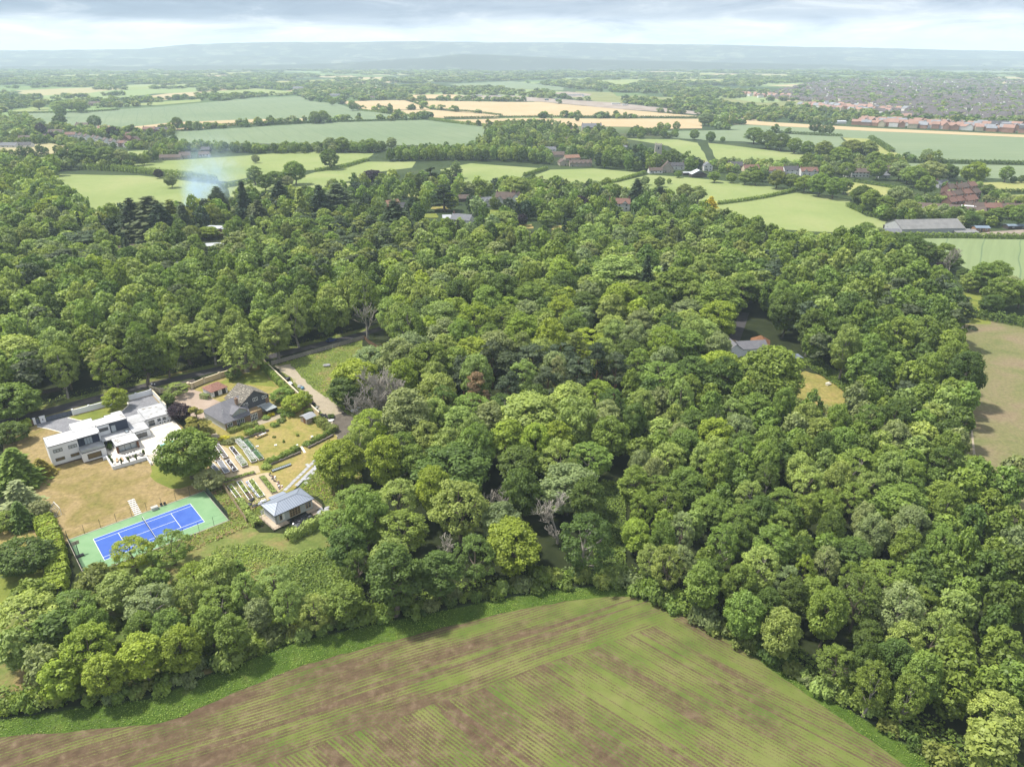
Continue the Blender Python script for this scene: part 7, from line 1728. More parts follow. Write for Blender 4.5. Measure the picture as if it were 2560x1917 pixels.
row_of(4, (2375, 486), (2440, 478), 'red-brown brick house in the upper row of the brick estate', 'brick estate upper row', rms='rb', wm='b', jit=2, seed=3)
row_of(5, (2370, 504), (2440, 495), 'red-brown brick house in the middle row of the brick estate', 'brick estate middle row', rms='rb', wm='b', jit=2, seed=4)
row_of(4, (2375, 522), (2440, 512), 'red-brown brick house in the lower row of the brick estate', 'brick estate lower row', rms='rb', wm='b', jit=2, seed=5)
row_of(6, (2415, 533), (2560, 538), 'brick house with brown roof in the front row of the brick estate', 'brick estate front row', rms='rb', wm='b', jit=1.5, seed=6)
# church
cx, cy = un(1643, 413)
t = thing('village_church', 'grey stone church with a square battlemented tower above the village', 'church', (cx, cy, 0), rad(-6))
CH = mat('church_stone', (.50, .46, .38), (.40, .37, .31), .6); MB().box(-3.6, 3.6, 0, 7.2, -.3, 21).build('tower', CH, t)
m = MB()
for i in range(5):
    for y0, y1 in ((-.2, .3), (6.9, 7.4)): m.box(-3.7 + i * 1.6, -2.7 + i * 1.6, y0, y1, 21.002, 22.2)
    if 0 < i < 4: m.box(-3.8, -3.3, -.1 + i * 1.6, .9 + i * 1.6, 21.002, 22.2).box(3.3, 3.8, -.1 + i * 1.6, .9 + i * 1.6, 21.002, 22.2)
m.build('battlement', CH, t); MB().tube((-3.2, .4, 21), (-3.2, .4, 24), .5, .4, 8).build('stair_turret', CH, t)
for z, w_ in ((16.5, .7), (9, .5)): MB().box(-w_, w_, -.06, -.003, z, z + 2.6).build('louvre', GREYP, t)
MB().box(3.62, 17, .5, 6.8, -.3, 6.5).build('nave', CH, t); MB().slab([(3.62, .1, 6.4), (17.3, .1, 6.4), (17.3, 3.6, 9.2), (3.62, 3.6, 9.2)], .2).slab([(17.3, 7.2, 6.4), (3.62, 7.2, 6.4), (3.62, 3.61, 9.2), (17.3, 3.61, 9.2)], .2).build('roof', RM['f'], t)
for x in (6, 9.5, 13): MB().box(x, x + 1.3, .43, .497, 2, 5).build('window', GLASS, t)
# farm
gable_house(*un(1748, 444), 15, 10, 3.2, rad(4), 'k', 'w', 'field_barn', 'black field barn with white-edged gable beside the pasture', 'barn', .5, 0, 0, None, 0, 'y'); gable_house(*un(1718, 439), 8, 5, 2.8, 0, 'k', 'w', 'field_barn', 'small pale-roofed shelter left of the black field barn', 'barn', .2, 0, 0)
gable_house(*un(2330, 590), 44, 20, 5, rad(5), 'g', 'f', 'farm_barn', 'very long grey farm barn with a fibre-cement roof', 'barn', .42, 0, 0); gable_house(*un(2417, 592), 15, 10, 3, rad(2), 'g', 'f', 'farm_barn', 'low grey lean-to at the right of the long barn', 'barn', .15, 0, 0)
gable_house(*un(2225, 592), 12, 8, 3, rad(-6), 'k', 'g', 'farm_barn', 'grey-roofed dark shed left of the long barn', 'barn', .4, 0, 0); gable_house(*un(2240, 578), 12, 7, 3, 0, 'k', 'g', 'farm_barn', 'flat-roofed black shed behind the tractor', 'barn', .12, 0, 0); gable_house(*un(2456, 580), 9, 6, 2.8, rad(-4), 't', 'l', 'farm_barn', 'small cabin with a blue metal roof right of the farm', 'barn', .3, 0, 2); gable_house(*un(2545, 574), 14, 6, 2.6, 0, 'k', 'l', 'farm_barn', 'dark stable with a pale roof at the right frame edge', 'barn', .2, 0, 2)
car('red_tractor', 'red farm vehicle parked between the dark sheds', *un(2240, 586), 1.2, mat('tractor_red', (.40, .03, .03), None, 1, .4), 5, None, .06, True); car('parked_car', 'dark blue pickup in front of the long barn', *un(2252, 589), -.4, BLUEC, 4.8, None, .06)
sheet('farm_yard', P((2200, 588), (2290, 592), (2300, 578), (2230, 570)), G['site'], .30); sheet('farm_yard', P((2400, 592), (2480, 590), (2560, 590), (2560, 575), (2480, 580)), G['site'], .30)
sx, sy = un(2277, 527); t = thing('school_building', 'long low dark-roofed school building with a white fascia', 'school', (sx, sy, 0), rad(-22))
MB().box(0, 50, 0, 14, -.2, 3).build('wall', WM['b'], t); MB().slab([(-.6, -.6, 3.1), (50.6, -.6, 3.1), (50.6, 7, 5.6), (-.6, 7, 5.6)], .2).slab([(50.6, 14.6, 3.1), (-.6, 14.6, 3.1), (-.6, 7.01, 5.6), (50.6, 7.01, 5.6)], .2).build('roof', RM['b'], t)
MB().box(-.6, 50.6, -.75, -.62, 2.5, 3.12).build('fascia', WHITEP, t); m = MB(); m.slab([(34, 5.2, 5.3), (44, 5.2, 5.3), (44, 6.6, 5.8), (34, 6.6, 5.8)], .1); m.build('rooflight', WHITEP, t)
for i in range(9): win(t, 'f', 0, 2 + i * 5.2, 5.6 + i * 5.2, 1, 2.3, 3, WHITEP, GLASS)
t = thing('timber_house', 'flat white-roofed timber-clad house right of the smoke', 'house', (*un(512, 588), 0), rad(-8)); MB().box(0, 11, 0, 8, -.2, 4.6).box(11.02, 15, 1.5, 8, -.2, 4.2).build('wall', WM['t'], t); MB().box(-.3, 11.2, -.3, 8.3, 4.602, 4.8).box(11.25, 15.3, 1.2, 8.3, 4.202, 4.4).build('roof', RM['w'], t)
for x in (2, 5, 8): win(t, 'f', 0, x, x + 1.4, 1, 3.6, 1, GREYP, GLASS)
t = thing('long_house', 'long white-roofed house with pinkish wall below the timber house', 'house', (*un(503, 628), 0), rad(12)); MB().box(0, 17, 0, 7, -.2, 3).build('wall', mat('pinkish_wall', (.50, .36, .30), None, .6), t); MB().slab([(-.3, -.4, 3.0), (17.3, -.4, 3.0), (17.3, 3.5, 4.0), (-.3, 3.5, 4.0)], .15).slab([(17.3, 7.4, 3.0), (-.3, 7.4, 3.0), (-.3, 3.51, 4.0), (17.3, 3.51, 4.0)], .15).build('roof', RM['w'], t)
# new estate, one mesh each: a few pixels
def small_house(name, wm, rm, wd=9, dp=8, h=5.2):
    me = bpy.data.meshes.new(name); m = MB(); a = wd / 2; rh = dp * .42
    m.box(-a, a, 0, dp, -.2, h); nw = len(m.f); m.slab([(-a - .3, -.3, h), (a + .3, -.3, h), (a + .3, dp / 2, h + rh), (-a - .3, dp / 2, h + rh)], .15).slab([(a + .3, dp + .3, h), (-a - .3, dp + .3, h), (-a - .3, dp / 2 + .01, h + rh), (a + .3, dp / 2 + .01, h + rh)], .15); nr = len(m.f)
    m.face((-a, .01, h + .01), (-a, dp / 2, h + rh - .2), (-a, dp - .01, h + .01)).face((a, .01, h + .01), (a, dp - .01, h + .01), (a, dp / 2, h + rh - .2))
    me.from_pydata(m.v, [], m.f); me.materials.append(WM[wm]); me.materials.append(RM[rm])
    for p in me.polygons: p.material_index = 1 if nw <= p.index < nr else 0
    me.update(); return me
RM['T'] = mat('terracotta_tile', (.36, .215, .165), (.30, .18, .14), .1); RM['G'] = mat('new_grey_tile', (.27, .28, .30), (.20, .21, .23), .1); WM['r'] = mat('new_brick', (.42, .23, .16), None, .2)
EST = {c: small_house('estate_house', a, b) for c, a, b in (('red', 'r', 'T'), ('redwhite', 'w', 'T'), ('grey', 'r', 'G'), ('cream', 'c', 'T'), ('dark', 'r', 'k'), ('white', 'w', 'G'))}
ETXT = {'red': 'terracotta-roofed brick', 'redwhite': 'terracotta-roofed white', 'grey': 'grey-roofed brick', 'cream': 'terracotta-roofed cream', 'dark': 'black-roofed brick', 'white': 'grey-roofed white'}
r = random.Random(31); n_est = 0
def estate(p, q, rows, gap, n, pal, where):
    global n_est
    a, b = un(*p), un(*q); base = math.atan2(b[1] - a[1], b[0] - a[0])
    for j in range(rows):
        for i in range(n):
            k = (i + r.uniform(.2, .8)) / n; c = r.choice(pal(k)); o = bpy.data.objects.new('estate_house', EST[c]); COL.objects.link(o)
            o.location = (a[0] + (b[0] - a[0]) * k - math.sin(base) * j * gap, a[1] + (b[1] - a[1]) * k + math.cos(base) * j * gap + r.uniform(-4, 4), 0); o.rotation_euler = (0, 0, base + r.choice((0, 0, 1.57, 3.14)) + r.uniform(-.15, .15)); o.scale = (r.uniform(1.1, 1.7), r.uniform(1, 1.3), r.uniform(1, 1.4))
            tag(o, f'{ETXT[c]} new house in the {where}', 'house', f'{ETXT[c]} houses of the {where}'); n_est += 1
estate((2135, 313), (2570, 333), 3, 34, 36, lambda k: ['red', 'red', 'redwhite', 'cream', 'grey'] if k < .75 else ['dark', 'grey', 'red'], 'new estate beyond the pale eastern crop')
estate((2230, 297), (2275, 298), 1, 30, 3, lambda k: ['cream'], 'new estate behind the eastern crop, where it steps up'); estate((1990, 268), (2190, 284), 3, 45, 17, lambda k: ['redwhite', 'red', 'red', 'white'] if k < .6 else ['white', 'cream', 'redwhite'], 'far new estate above the wood strip'); estate((1850, 238), (1935, 246), 2, 50, 10, lambda k: ['red', 'redwhite'], 'small far estate left of the rough hill')
gable_house(*un(2100, 310), 22, 12, 4, 0, 'w', 'w', 'white_shed', 'long white-roofed shed at the edge of the barley strip', 'shed', .2, 0, 0)
for i, (x, y, wd, h, lb) in enumerate(((1415, 241, 30, 4, 'row of white site cabins with blue roofs on the building ground'), (1440, 240, 24, 4, 'white site cabins right of the blue-roofed row'), (1455, 243, 20, 3, 'low white stores at the edge of the building ground'), (1530, 262, 20, 3, 'white stacked cabins along the railway works'), (1556, 265, 14, 3, 'pale cabins right along the railway works'), (1388, 252, 14, 4, 'blue lorry-like container on the railway works'), (1362, 252, 10, 4, 'grey container at the left of the railway works'), (1180, 241, 30, 3, 'white compound roofs on the left building ground'), (1240, 242, 24, 3, 'low pale stores on the left building ground'))):
    t = thing('site_cabin', lb, 'cabin', (*un(x, y), .3), 0); MB().box(0, wd, 0, 6, 0, h).build('wall', WM['w'] if i not in (5, 6) else RM['l'], t); MB().box(-.2, wd + .2, -.2, 6.2, h + .002, h + .35).build('roof', RM['l'] if i == 0 else RM['w'], t)
for x, y, wd, h, lb in ((2025, 160, 120, 18, 'large white works building on the far plain'), (2105, 166, 70, 12, 'second white works building on the far plain'), (2240, 171, 60, 9, 'low white shed right of the far works'), (2290, 173, 50, 9, 'low pale shed further right of the far works'), (2055, 196, 30, 8, 'white building among trees before the far town'), (1133, 194, 40, 8, 'white buildings in trees on the middle plain'), (1210, 189, 36, 8, 'white block right of the middle plain buildings'), (1480, 188, 24, 6, 'pale roofs in the wooded middle distance')):
    t = thing('distant_works', lb, 'building', (*un(x, y), 0), 0); MB().box(0, wd, 0, wd * .4, 0, h).build('wall', WM['w'], t); MB().box(-1, wd + 1, -1, wd * .4 + 1, h + .01, h + 1).build('roof', RM['w'], t)

# hedgerow trees
HR = [(185, 415, 24, 'd'), (215, 416, 31, 'm'), (272, 418, 25, 'm'), (307, 418, 18, 'g'), (333, 416, 16, 'm'), (362, 413, 13, 'm'), (385, 406, 13, 'd'), (828, 381, 18, 'g'), (858, 382, 17, 'm'), (885, 382, 13, 'm'), (930, 381, 18, 'm'), (908, 383, 12, 'm'), (979, 374, 14, 'g'), (825, 424, 22, 'd'), (740, 462, 26, 'm'), (690, 470, 22, 'm'), (640, 462, 20, 'm'), (665, 478, 20, 'd'), (720, 470, 15, 's'), (430, 470, 14, 'g'),
      (1785, 457, 15, 'm'), (1827, 458, 13, 'm'), (1862, 462, 18, 'l'), (1888, 464, 17, 'm'), (1905, 455, 14, 'd'), (1940, 472, 22, 'o'), (1975, 474, 20, 'o'), (2010, 482, 22, 'm'), (2045, 492, 26, 'm'), (2080, 498, 24, 'm'), (2108, 485, 18, 'm'), (1612, 463, 11, 'g'), (1648, 468, 13, 'd'), (1672, 460, 6, 'm'), (1695, 445, 9, 'm'), (1517, 474, 15, 'm'),
      (1762, 315, 19, 'g'), (1793, 313, 9, 'm'), (1810, 314, 12, 'm'), (1833, 312, 9, 'm'), (1650, 327, 9, 'm'), (1668, 326, 9, 'l'), (1690, 326, 9, 'm'), (1885, 360, 24, 'm'), (1915, 372, 26, 'd'), (1950, 378, 22, 'd'), (1985, 385, 18, 'm'), (2015, 388, 15, 'm'), (1735, 350, 12, 'm'), (1775, 358, 12, 'd'), (1806, 356, 7, 'm'), (1690, 344, 7, 'm'),
      (2055, 400, 22, 'o'), (2125, 398, 30, 'o'), (2165, 400, 24, 'o'), (2095, 420, 26, 'm'), (2180, 425, 18, 'm'), (2015, 425, 18, 'm'), (2035, 432, 14, 'g'), (2190, 450, 20, 'm'), (2112, 447, 18, 'm'), (2065, 448, 16, 'm'), (2245, 452, 22, 'g'), (2320, 462, 32, 'g'), (2285, 470, 22, 'm'), (2265, 460, 18, 'l'), (2430, 465, 26, 'y'), (2370, 452, 18, 'd'), (2310, 490, 20, 'm'),
      (2316, 399, 12, 'g'), (2314, 438, 10, 'd'), (2362, 445, 15, 'd'), (2438, 450, 13, 'm'), (2510, 457, 16, 'm'), (2553, 458, 8, 'd'), (2532, 458, 7, 'd'), (2240, 533, 30, 'g'), (2205, 540, 24, 'm'), (2170, 535, 26, 'm'), (2150, 520, 26, 'd'), (2220, 555, 16, 'd'), (2262, 556, 26, 'l'), (2140, 505, 18, 'm'), (2330, 560, 14, 'd'), (2360, 562, 14, 'd'), (2425, 570, 16, 'd'), (2450, 560, 14, 'm'), (2485, 562, 20, 'm'), (2520, 548, 16, 'm'), (2540, 570, 22, 'm'), (2380, 560, 16, 'd'), (2545, 525, 16, 'l'), (2530, 515, 12, 'g'), (2465, 495, 15, 'd'), (2480, 500, 10, 'm'),
      (2265, 660, 32, 'd'), (2300, 668, 30, 'd'), (2350, 672, 32, 'm'), (2370, 680, 24, 'd'), (2230, 635, 24, 'd'), (2210, 625, 22, 'm'), (2320, 655, 18, 's'), (2405, 705, 16, 'd'), (2445, 730, 32, 'm'), (2480, 720, 30, 'm'), (2420, 730, 22, 'l'), (2520, 740, 22, 's'), (2495, 775, 34, 'm'), (2545, 770, 30, 'm'), (2470, 790, 24, 'd'), (2430, 722, 20, 'm'), (2190, 610, 20, 'g'), (2160, 600, 22, 'm'),
      (153, 295, 12, 'm'), (445, 325, 13, 'd'), (475, 324, 9, 'm'), (790, 310, 15, 'm'), (810, 308, 15, 'm'), (881, 277, 12, 'm'), (894, 276, 7, 'm'), (832, 264, 8, 'm'), (648, 315, 8, 'm'), (684, 310, 6, 'm'), (153, 280, 20, 'l'), (180, 278, 12, 'l'), (200, 277, 16, 'l'), (203, 283, 14, 'm'), (100, 276, 14, 'l'), (87, 395, 7, 'd'), (1443, 304, 6, 'd'), (2035, 333, 13, 'd'), (2055, 336, 10, 'd'), (2072, 336, 10, 'd'), (640, 408, 10, 's'), (240, 320, 13, 'd'), (155, 320, 14, 'd'), (285, 345, 13, 'c'), (105, 335, 11, 'c'), (130, 350, 9, 'c'), (262, 340, 10, 'y')]
HT = {'d': 'dark', 'm': 'mid green', 'l': 'pale green', 'g': 'grey-green', 's': 'silvery', 'o': 'olive', 'c': 'purple', 'y': 'yellow-green'}
HM = [((330, 390), 'the left pasture'), ((240, 350), 'the left village'), ((800, 400), 'the middle pasture'), ((1640, 420), 'the church'), ((1830, 460), 'the wide right pasture'), ((2000, 435), 'the roadside white houses'), ((2330, 580), 'the long grey barn'), ((2400, 500), 'the brick estate'), ((2450, 690), 'the near right crop'), ((1760, 310), 'the barley corner'), ((2130, 380), 'the meadow slope'), ((850, 265), 'the far barley'), ((150, 280), 'the far-left country house')]
cnt = {}
for x, y, rp_, tn in HR:
    X, Y = un(x, y); d = math.sqrt(X * X + Y * Y + CAM_H ** 2); R = rp_ * d / FPX; rr2 = random.Random(x * 7 + y); H = min(22, R * rr2.uniform(1.7, 2.2))
    mk = min(HM, key=lambda q: (q[0][0] - x) ** 2 + 6 * (q[0][1] - y) ** 2)[1]; cnt.setdefault((tn, mk), []).append((rp_, X, Y, R, H))
for (tn, mk), L in cnt.items():
    L.sort(key=lambda q: -q[0])
    for i, (rp_, X, Y, R, H) in enumerate(L):
        HAND.append((X, Y, R))
        plant('round' if rp_ < 14 else ('broad', 'broad', 'tall')[i % 3], X, Y, R, H, tn, 'hedgerow_tree', f"{HT[tn]} hedgerow tree, {('largest', 'second largest', 'third largest', 'fourth largest', 'fifth largest', 'sixth largest', 'seventh largest', 'eighth largest', 'ninth largest', 'tenth largest', 'eleventh largest', 'twelfth largest', 'thirteenth largest')[min(i, 12)]} of that tone around {mk}", 'tree', 'field and hedgerow trees')
# hedges between the fields
def fhedge(label, pts, wd, h, tone, leaf, dens, seed, rnd=.9): hedge('field_hedge', label, P(*pts), wd, h, tone, leaf, dens, seed, rnd, None)
for i, (pts, wd, h, tn, lf, lb) in enumerate((([(200, 424), (300, 428), (400, 438), (480, 446), (540, 456)], 6, 5, 'm', .8, 'bushy hedge crossing behind the smoke'), ([(441, 322), (560, 316), (640, 313), (800, 308)], 5, 4, 'd', 1.0, 'thick dark hedge between the two far green fields'), ([(815, 306), (960, 302), (1062, 299)], 4, 2.4, 'd', 1.0, 'thin straight hedge continuing between the far green fields'),
        ([(901, 277), (1000, 287), (1063, 297)], 4, 3, 'm', 1.0, 'hedge-lined lane running down from the far barley'), ([(1075, 300), (1140, 309), (1217, 317)], 6, 3.5, 'm', 1.0, 'double hedge of the lane below the barley'), ([(1110, 297), (1338, 294), (1500, 294), (1750, 296)], 4, 3, 'd', 1.1, 'long dark hedge across the middle of the barley'), ([(1034, 251), (1160, 252), (1283, 255)], 5, 4, 'd', 1.1, 'straight hedge along the upper barley'), ([(1024, 252), (1058, 267), (1078, 274), (1170, 280), (1255, 290)], 4, 3, 'd', 1.1, 'curving hedge dividing the barley fields'),
        ([(1320, 462), (1400, 471), (1480, 466), (1545, 455), (1612, 434)], 3, 2.6, 'm', .7, 'curved hedge between two bright pastures'), ([(1796, 512), (1860, 504), (1920, 494), (1986, 478)], 3, 2.4, 'm', .7, 'diagonal hedge in the wide right pasture'), ([(2253, 406), (2400, 409), (2600, 413)], 4, 3.5, 'd', .9, 'long straight hedge across the eastern crop'), ([(2236, 593), (2400, 595), (2600, 597)], 3, 2.8, 'm', .6, 'hedge in front of the long grey barn'), ([(1915, 331), (2000, 336), (2106, 342)], 4, 3, 'd', .9, 'hedge with three trees in the eastern crop'),
        ([(2120, 516), (2165, 536), (2200, 548), (2259, 558)], 4, 3, 'd', .7, 'dark hedge along the far side of the wide pasture'), ([(1309, 440), (1340, 431), (1367, 423)], 3, 2.4, 'm', .7, 'short hedge between the middle pastures'), ([(2413, 788), (2480, 800), (2600, 822)], 5, 3.5, 'd', .6, 'overgrown hedge at the top of the thin-cropped field'), ([(790, 430), (860, 420), (920, 402)], 4, 3, 'm', .8, 'ragged hedge beside the middle pasture'), ([(560, 470), (640, 456), (700, 440)], 4, 3, 'm', .8, 'ragged hedge below the left pasture'),
        ([(0, 402), (90, 394), (180, 386)], 3, 2, 'd', .9, 'thin hedge under the hay field'), ([(26, 285), (120, 283), (205, 282), (300, 276)], 4, 3, 'd', 1.2, 'far hedge above the left green field'), ([(2103, 450), (2180, 462), (2280, 480)], 3, 2.2, 'd', .8, 'dark hedge below the roadside houses'), ([(2440, 481), (2520, 481), (2600, 482)], 3, 2.4, 'd', .8, 'hedge between the two right-hand meadows'), ([(2176, 347), (2200, 362), (2230, 382)], 6, 4, 'd', .9, 'bushy strip down the meadow slope'))):
    fhedge(lb, pts, wd, h, tn, lf, 16, 40 + i)

# ------------------------------------------------------------------ distant woods (uncounted)
MID = []; rm_ = random.Random(77); rn_ = np.random.default_rng(78)
FIELDS = []
for o in list(bpy.data.objects):
    if o.get('kind') == 'structure' and o.type == 'MESH' and ('field' in o.name or 'pasture' in o.name or 'meadow' in o.name or 'strip' in o.name or 'site' in o.name) and len(o.data.polygons) == 1:
        FIELDS.append([(v.co.x, v.co.y) for v in o.data.vertices])
BLD = [(o.location.x, o.location.y) for o in bpy.data.objects if o.get('category') in ('house', 'church', 'barn', 'school', 'cabin', 'building', 'shed') and o.parent is None]
bx_ = np.array(BLD)
LAWNS = []
for i, (px, py, wd, g_) in enumerate(((1040, 494, 44, 'meadow'), (1315, 572, 38, 'lawn2'), (1150, 548, 50, 'green'), (1100, 524, 46, 'lawn2'), (1075, 545, 40, 'green'), (1240, 535, 40, 'green'), (1400, 575, 44, 'lawn2'), (280, 610, 52, 'lawn2'), (120, 676, 46, 'lawn2'), (1000, 545, 36, 'green'), (850, 470, 60, 'pasture'), (690, 492, 50, 'pasture'), (560, 520, 34, 'green'))):
    a_, b_ = un(px - wd / 2, py), un(px + wd / 2, py); c_1, d_1 = un(px + wd * .4, py - 11), un(px - wd * .42, py - 9)
    sheet('lawn', [a_, b_, c_1, d_1], G[g_], .2 + i * .01, 4, 1.0, i); LAWNS.append(((a_[0] + c_1[0]) / 2, (a_[1] + c_1[1]) / 2, (b_[0] - a_[0]) * .42))
def stand(poly, n, Rr, Hr, tones, kd='far', clear=True, gap=.72):
    xs_, ys_ = [p[0] for p in poly], [p[1] for p in poly]; k = 0; tries = 0; mine = []
    while k < n and tries < n * 12:
        tries += 1; x, y = rm_.uniform(min(xs_), max(xs_)), rm_.uniform(min(ys_), max(ys_))
        if not inside(poly, np.array([x]), np.array([y]))[0]: continue
        R = rm_.uniform(*Rr)
        if any((x - a) ** 2 + (y - b) ** 2 < (gap * (R + c)) ** 2 for a, b, c in mine): continue
        if clear:
            dx_, dy_ = bx_[:, 0] - x, bx_[:, 1] - y
            if np.any((np.abs(dx_) < 9 + R) & (dy_ > -(6 + R)) & (dy_ < 0)) or np.any((dx_ ** 2 + dy_ ** 2) < (7 + R) ** 2): continue
            if np.any((np.abs(dx_ * (y / np.maximum(bx_[:, 1], 1))) < 4) & (dy_ > 0) & (dy_ < np.where(bx_[:, 1] < 620, 48, 20))): continue
            if any(abs(x * ly_ / y - lx_) < lr_ + R * .4 and -lr_ * 1.5 < ly_ - y < 42 for lx_, ly_, lr_ in LAWNS): continue
        mine.append((x, y, R)); MID.append((kd, x, y, R, rm_.uniform(*Hr), jitter(TONE[rm_.choice(tones)], rm_, .2), rm_.uniform(0, 6.28))); k += 1
stand(P((940, 412), (960, 405), (1110, 402), (1280, 406), (1380, 414), (1375, 402), (1300, 392), (1150, 388), (1000, 392)), 170, (4, 6), (13, 17), 'mmdl')
stand(P((1165, 385), (1215, 350), (1240, 322), (1330, 322), (1500, 335), (1560, 352), (1560, 390), (1470, 400), (1380, 395), (1250, 385)), 190, (4.5, 7.5), (10, 17), 'mddmlg')
stand(P((1480, 420), (1500, 405), (1560, 395), (1630, 402), (1700, 410), (1760, 425), (1700, 436), (1600, 432), (1540, 423)), 60, (5, 9), (12, 19), 'ddmk')
stand(P((1560, 350), (1690, 345), (1690, 335), (1580, 330)), 26, (4, 6), (8, 12), 'dm')
stand(P((370, 388), (470, 380), (640, 384), (800, 384), (960, 380), (960, 374), (800, 374), (640, 376), (480, 372), (400, 378)), 95, (4, 6.5), (8, 13), 'mmdg')
stand(P((-40, 365), (40, 350), (60, 330), (140, 322), (300, 330), (440, 330), (430, 345), (330, 375), (200, 378), (130, 360)), 150, (3.5, 6.5), (6, 11), 'mdmlgd')
stand(P((-40, 345), (0, 300), (60, 290), (110, 318), (60, 345)), 60, (5, 9), (9, 14), 'lmlg')
stand(P((540, 520), (640, 500), (790, 496), (900, 470), (1060, 460), (1200, 470), (1320, 470), (1480, 490), (1500, 520), (1400, 545), (1250, 560), (1000, 560), (700, 560), (540, 560)), 190, (4, 7), (9, 17), 'mdlgmkd')
stand(P((100, 500), (250, 570), (420, 560), (540, 530), (560, 560), (440, 600), (100, 580)), 70, (4, 7), (12, 18), 'mdkol')
stand(P((-60, 430), (150, 436), (120, 480), (240, 570), (0, 570), (-60, 560)), 80, (6, 9.5), (16, 22), 'mlygdl')
stand(P((1760, 430), (1900, 440), (2100, 445), (2260, 445), (2260, 425), (2100, 425), (2000, 420), (1800, 415)), 80, (3.5, 6.5), (7, 11), 'mdgl')
stand(P((2280, 505), (2360, 500), (2360, 470), (2440, 470), (2560, 520), (2560, 560), (2430, 575), (2300, 545)), 120, (3, 5.5), (5, 9), 'mdgl')
stand(P((2130, 510), (2260, 530), (2300, 545), (2270, 570), (2200, 552)), 40, (4, 6), (8, 13), 'mdg')
stand(P((1200, 520), (1330, 475), (1480, 488), (1640, 505), (1720, 518), (1830, 575), (1700, 600), (1500, 575), (1200, 590)), 110, (4, 7), (10, 16), 'mdlgmd')
stand(P((1340, 470), (1500, 488), (1640, 505), (1500, 512), (1340, 490)), 40, (3, 5.5), (8, 13), 'mdlgk')
# general scatter out to the horizon, thinning into larger clumps with distance
def vnoise(x, y, s, seed):
    x = x / s + seed * 3.1; y = y / s - seed * 1.7
    return (np.sin(x * 1.3 + np.sin(y * .7 + seed) * 1.9) + np.sin(y * 1.1 - np.sin(x * .9) * 1.6 + seed) + np.sin((x + y) * .6 + seed * 2)) / 3
N = 26000
Yd = 720 * np.exp(rn_.uniform(0, 1, N) * math.log(8500 / 720)); Xd = rn_.uniform(-.80, .80, N) * Yd
ok = np.ones(N, bool)
for f in FIELDS: ok &= ~inside(f, Xd, Yd)
wn = vnoise(Xd, Yd, 260, 1.0) + .55 * vnoise(Xd, Yd, 90, 2.0)
TOWN = P((1900, 245), (1960, 225), (2050, 205), (2250, 196), (2700, 205), (2700, 312), (2300, 300), (2200, 285), (2080, 262))
intown = inside(TOWN, Xd, Yd)
near = (Yd < 1150)
ok &= (wn > np.where(intown, -.9, np.where(near, .18, -.32))) & ((~intown) | (rn_.uniform(0, 1, N) < 1.1))
FARI = []
for x, y, it in zip(Xd[ok], Yd[ok], intown[ok]):
    dx_, dy_ = bx_[:, 0] - x, bx_[:, 1] - y
    if np.any((dx_ ** 2 + dy_ ** 2) < 18 ** 2) or np.any((np.abs(dx_) < 14) & (dy_ > 0) & (dy_ < 60)): continue
    R = max(4.5, y * .0043) * rm_.uniform(.7, 1.5); H = rm_.uniform(7, 14) if not it else rm_.uniform(5, 9)
    FARI.append(('vfar' if y > 1000 else 'far', x, y, R * (.8 if it else 1), H, jitter(TONE[rm_.choice('mddmgo' if y < 2000 else 'dmdg')], rm_, .22), rm_.uniform(0, 6.28)))
o = stand_mesh('village_woods', MID); tag(o, 'trees crowding the village, its lanes and the garden slopes', 'woodland', kind='stuff')
o = stand_mesh('distant_woods', FARI); tag(o, 'woods and hedge trees of the plain fading to the horizon', 'woodland', kind='stuff')
print('MID', len(MID), 'FAR', len(FARI), 'estate', n_est, 'quads', len(o.data.polygons))
# the far town: roofs beyond counting
m = MB(); nt_ = 0; rt = random.Random(8); segs = []
xs_, ys_ = [p[0] for p in TOWN], [p[1] for p in TOWN]
while nt_ < 1700:
    y = math.exp(rt.uniform(math.log(min(ys_)), math.log(max(ys_)))); x = rt.uniform(.25, .80) * y
    if not inside(TOWN, np.array([x]), np.array([y]))[0]: continue
    nt_ += 1; c = .25 * round(rt.uniform(0, 3)); wd, dp, h = rt.uniform(8, 20), 8, rt.uniform(4.5, 6); cs, sn = math.cos(c), math.sin(c)
    loc = [(-wd / 2, 0, 0), (wd / 2, 0, 0), (wd / 2, dp, 0), (-wd / 2, dp, 0), (-wd / 2, 0, h), (wd / 2, 0, h), (wd / 2, dp, h), (-wd / 2, dp, h), (-wd / 2, dp / 2, h + 3.4), (wd / 2, dp / 2, h + 3.4)]
    m.add([(x + a * cs - b * sn, y + a * sn + b * cs, z) for a, b, z in loc], [(0, 1, 5, 4), (1, 2, 6, 5), (3, 0, 4, 7), (4, 5, 9, 8), (6, 7, 8, 9), (5, 6, 9), (7, 4, 8)]); segs += [0, 0, 0, 1, 1, 0, 0]
    segs[-7:] = [k if k else rt.choice((0, 0, 2)) for k in segs[-7:]] if rt.random() < .3 else segs[-7:]
o = m.build('town_roofs', mat('town_brick', (.23, .18, .16), (.18, .15, .14), .02)); o.data.materials.append(mat('town_tile', (.165, .135, .13), (.13, .112, .112), .02)); o.data.materials.append(WM['w']); o.data.polygons.foreach_set('material_index', segs); tag(o, 'red-brown roofs of the town spread over the plain at the right', 'town', kind='stuff')
m = MB(); a = un(335, 163); q = un(480, 172)
for j in range(12):
    for i in range(22):
        x = a[0] + (q[0] - a[0]) * i / 21; y = q[1] + (a[1] - q[1]) * j / 11 + i * 6; m.slab([(x, y, 1), (x + 34, y, 1), (x + 34, y + 22, 9), (x, y + 22, 9)], .3)
tag(m.build('solar_panels', mat('panel_glint', (.62, .65, .70), (.5, .53, .6), .01)), 'pale rows of the solar farm on the far left plain', 'solar farm', kind='stuff')

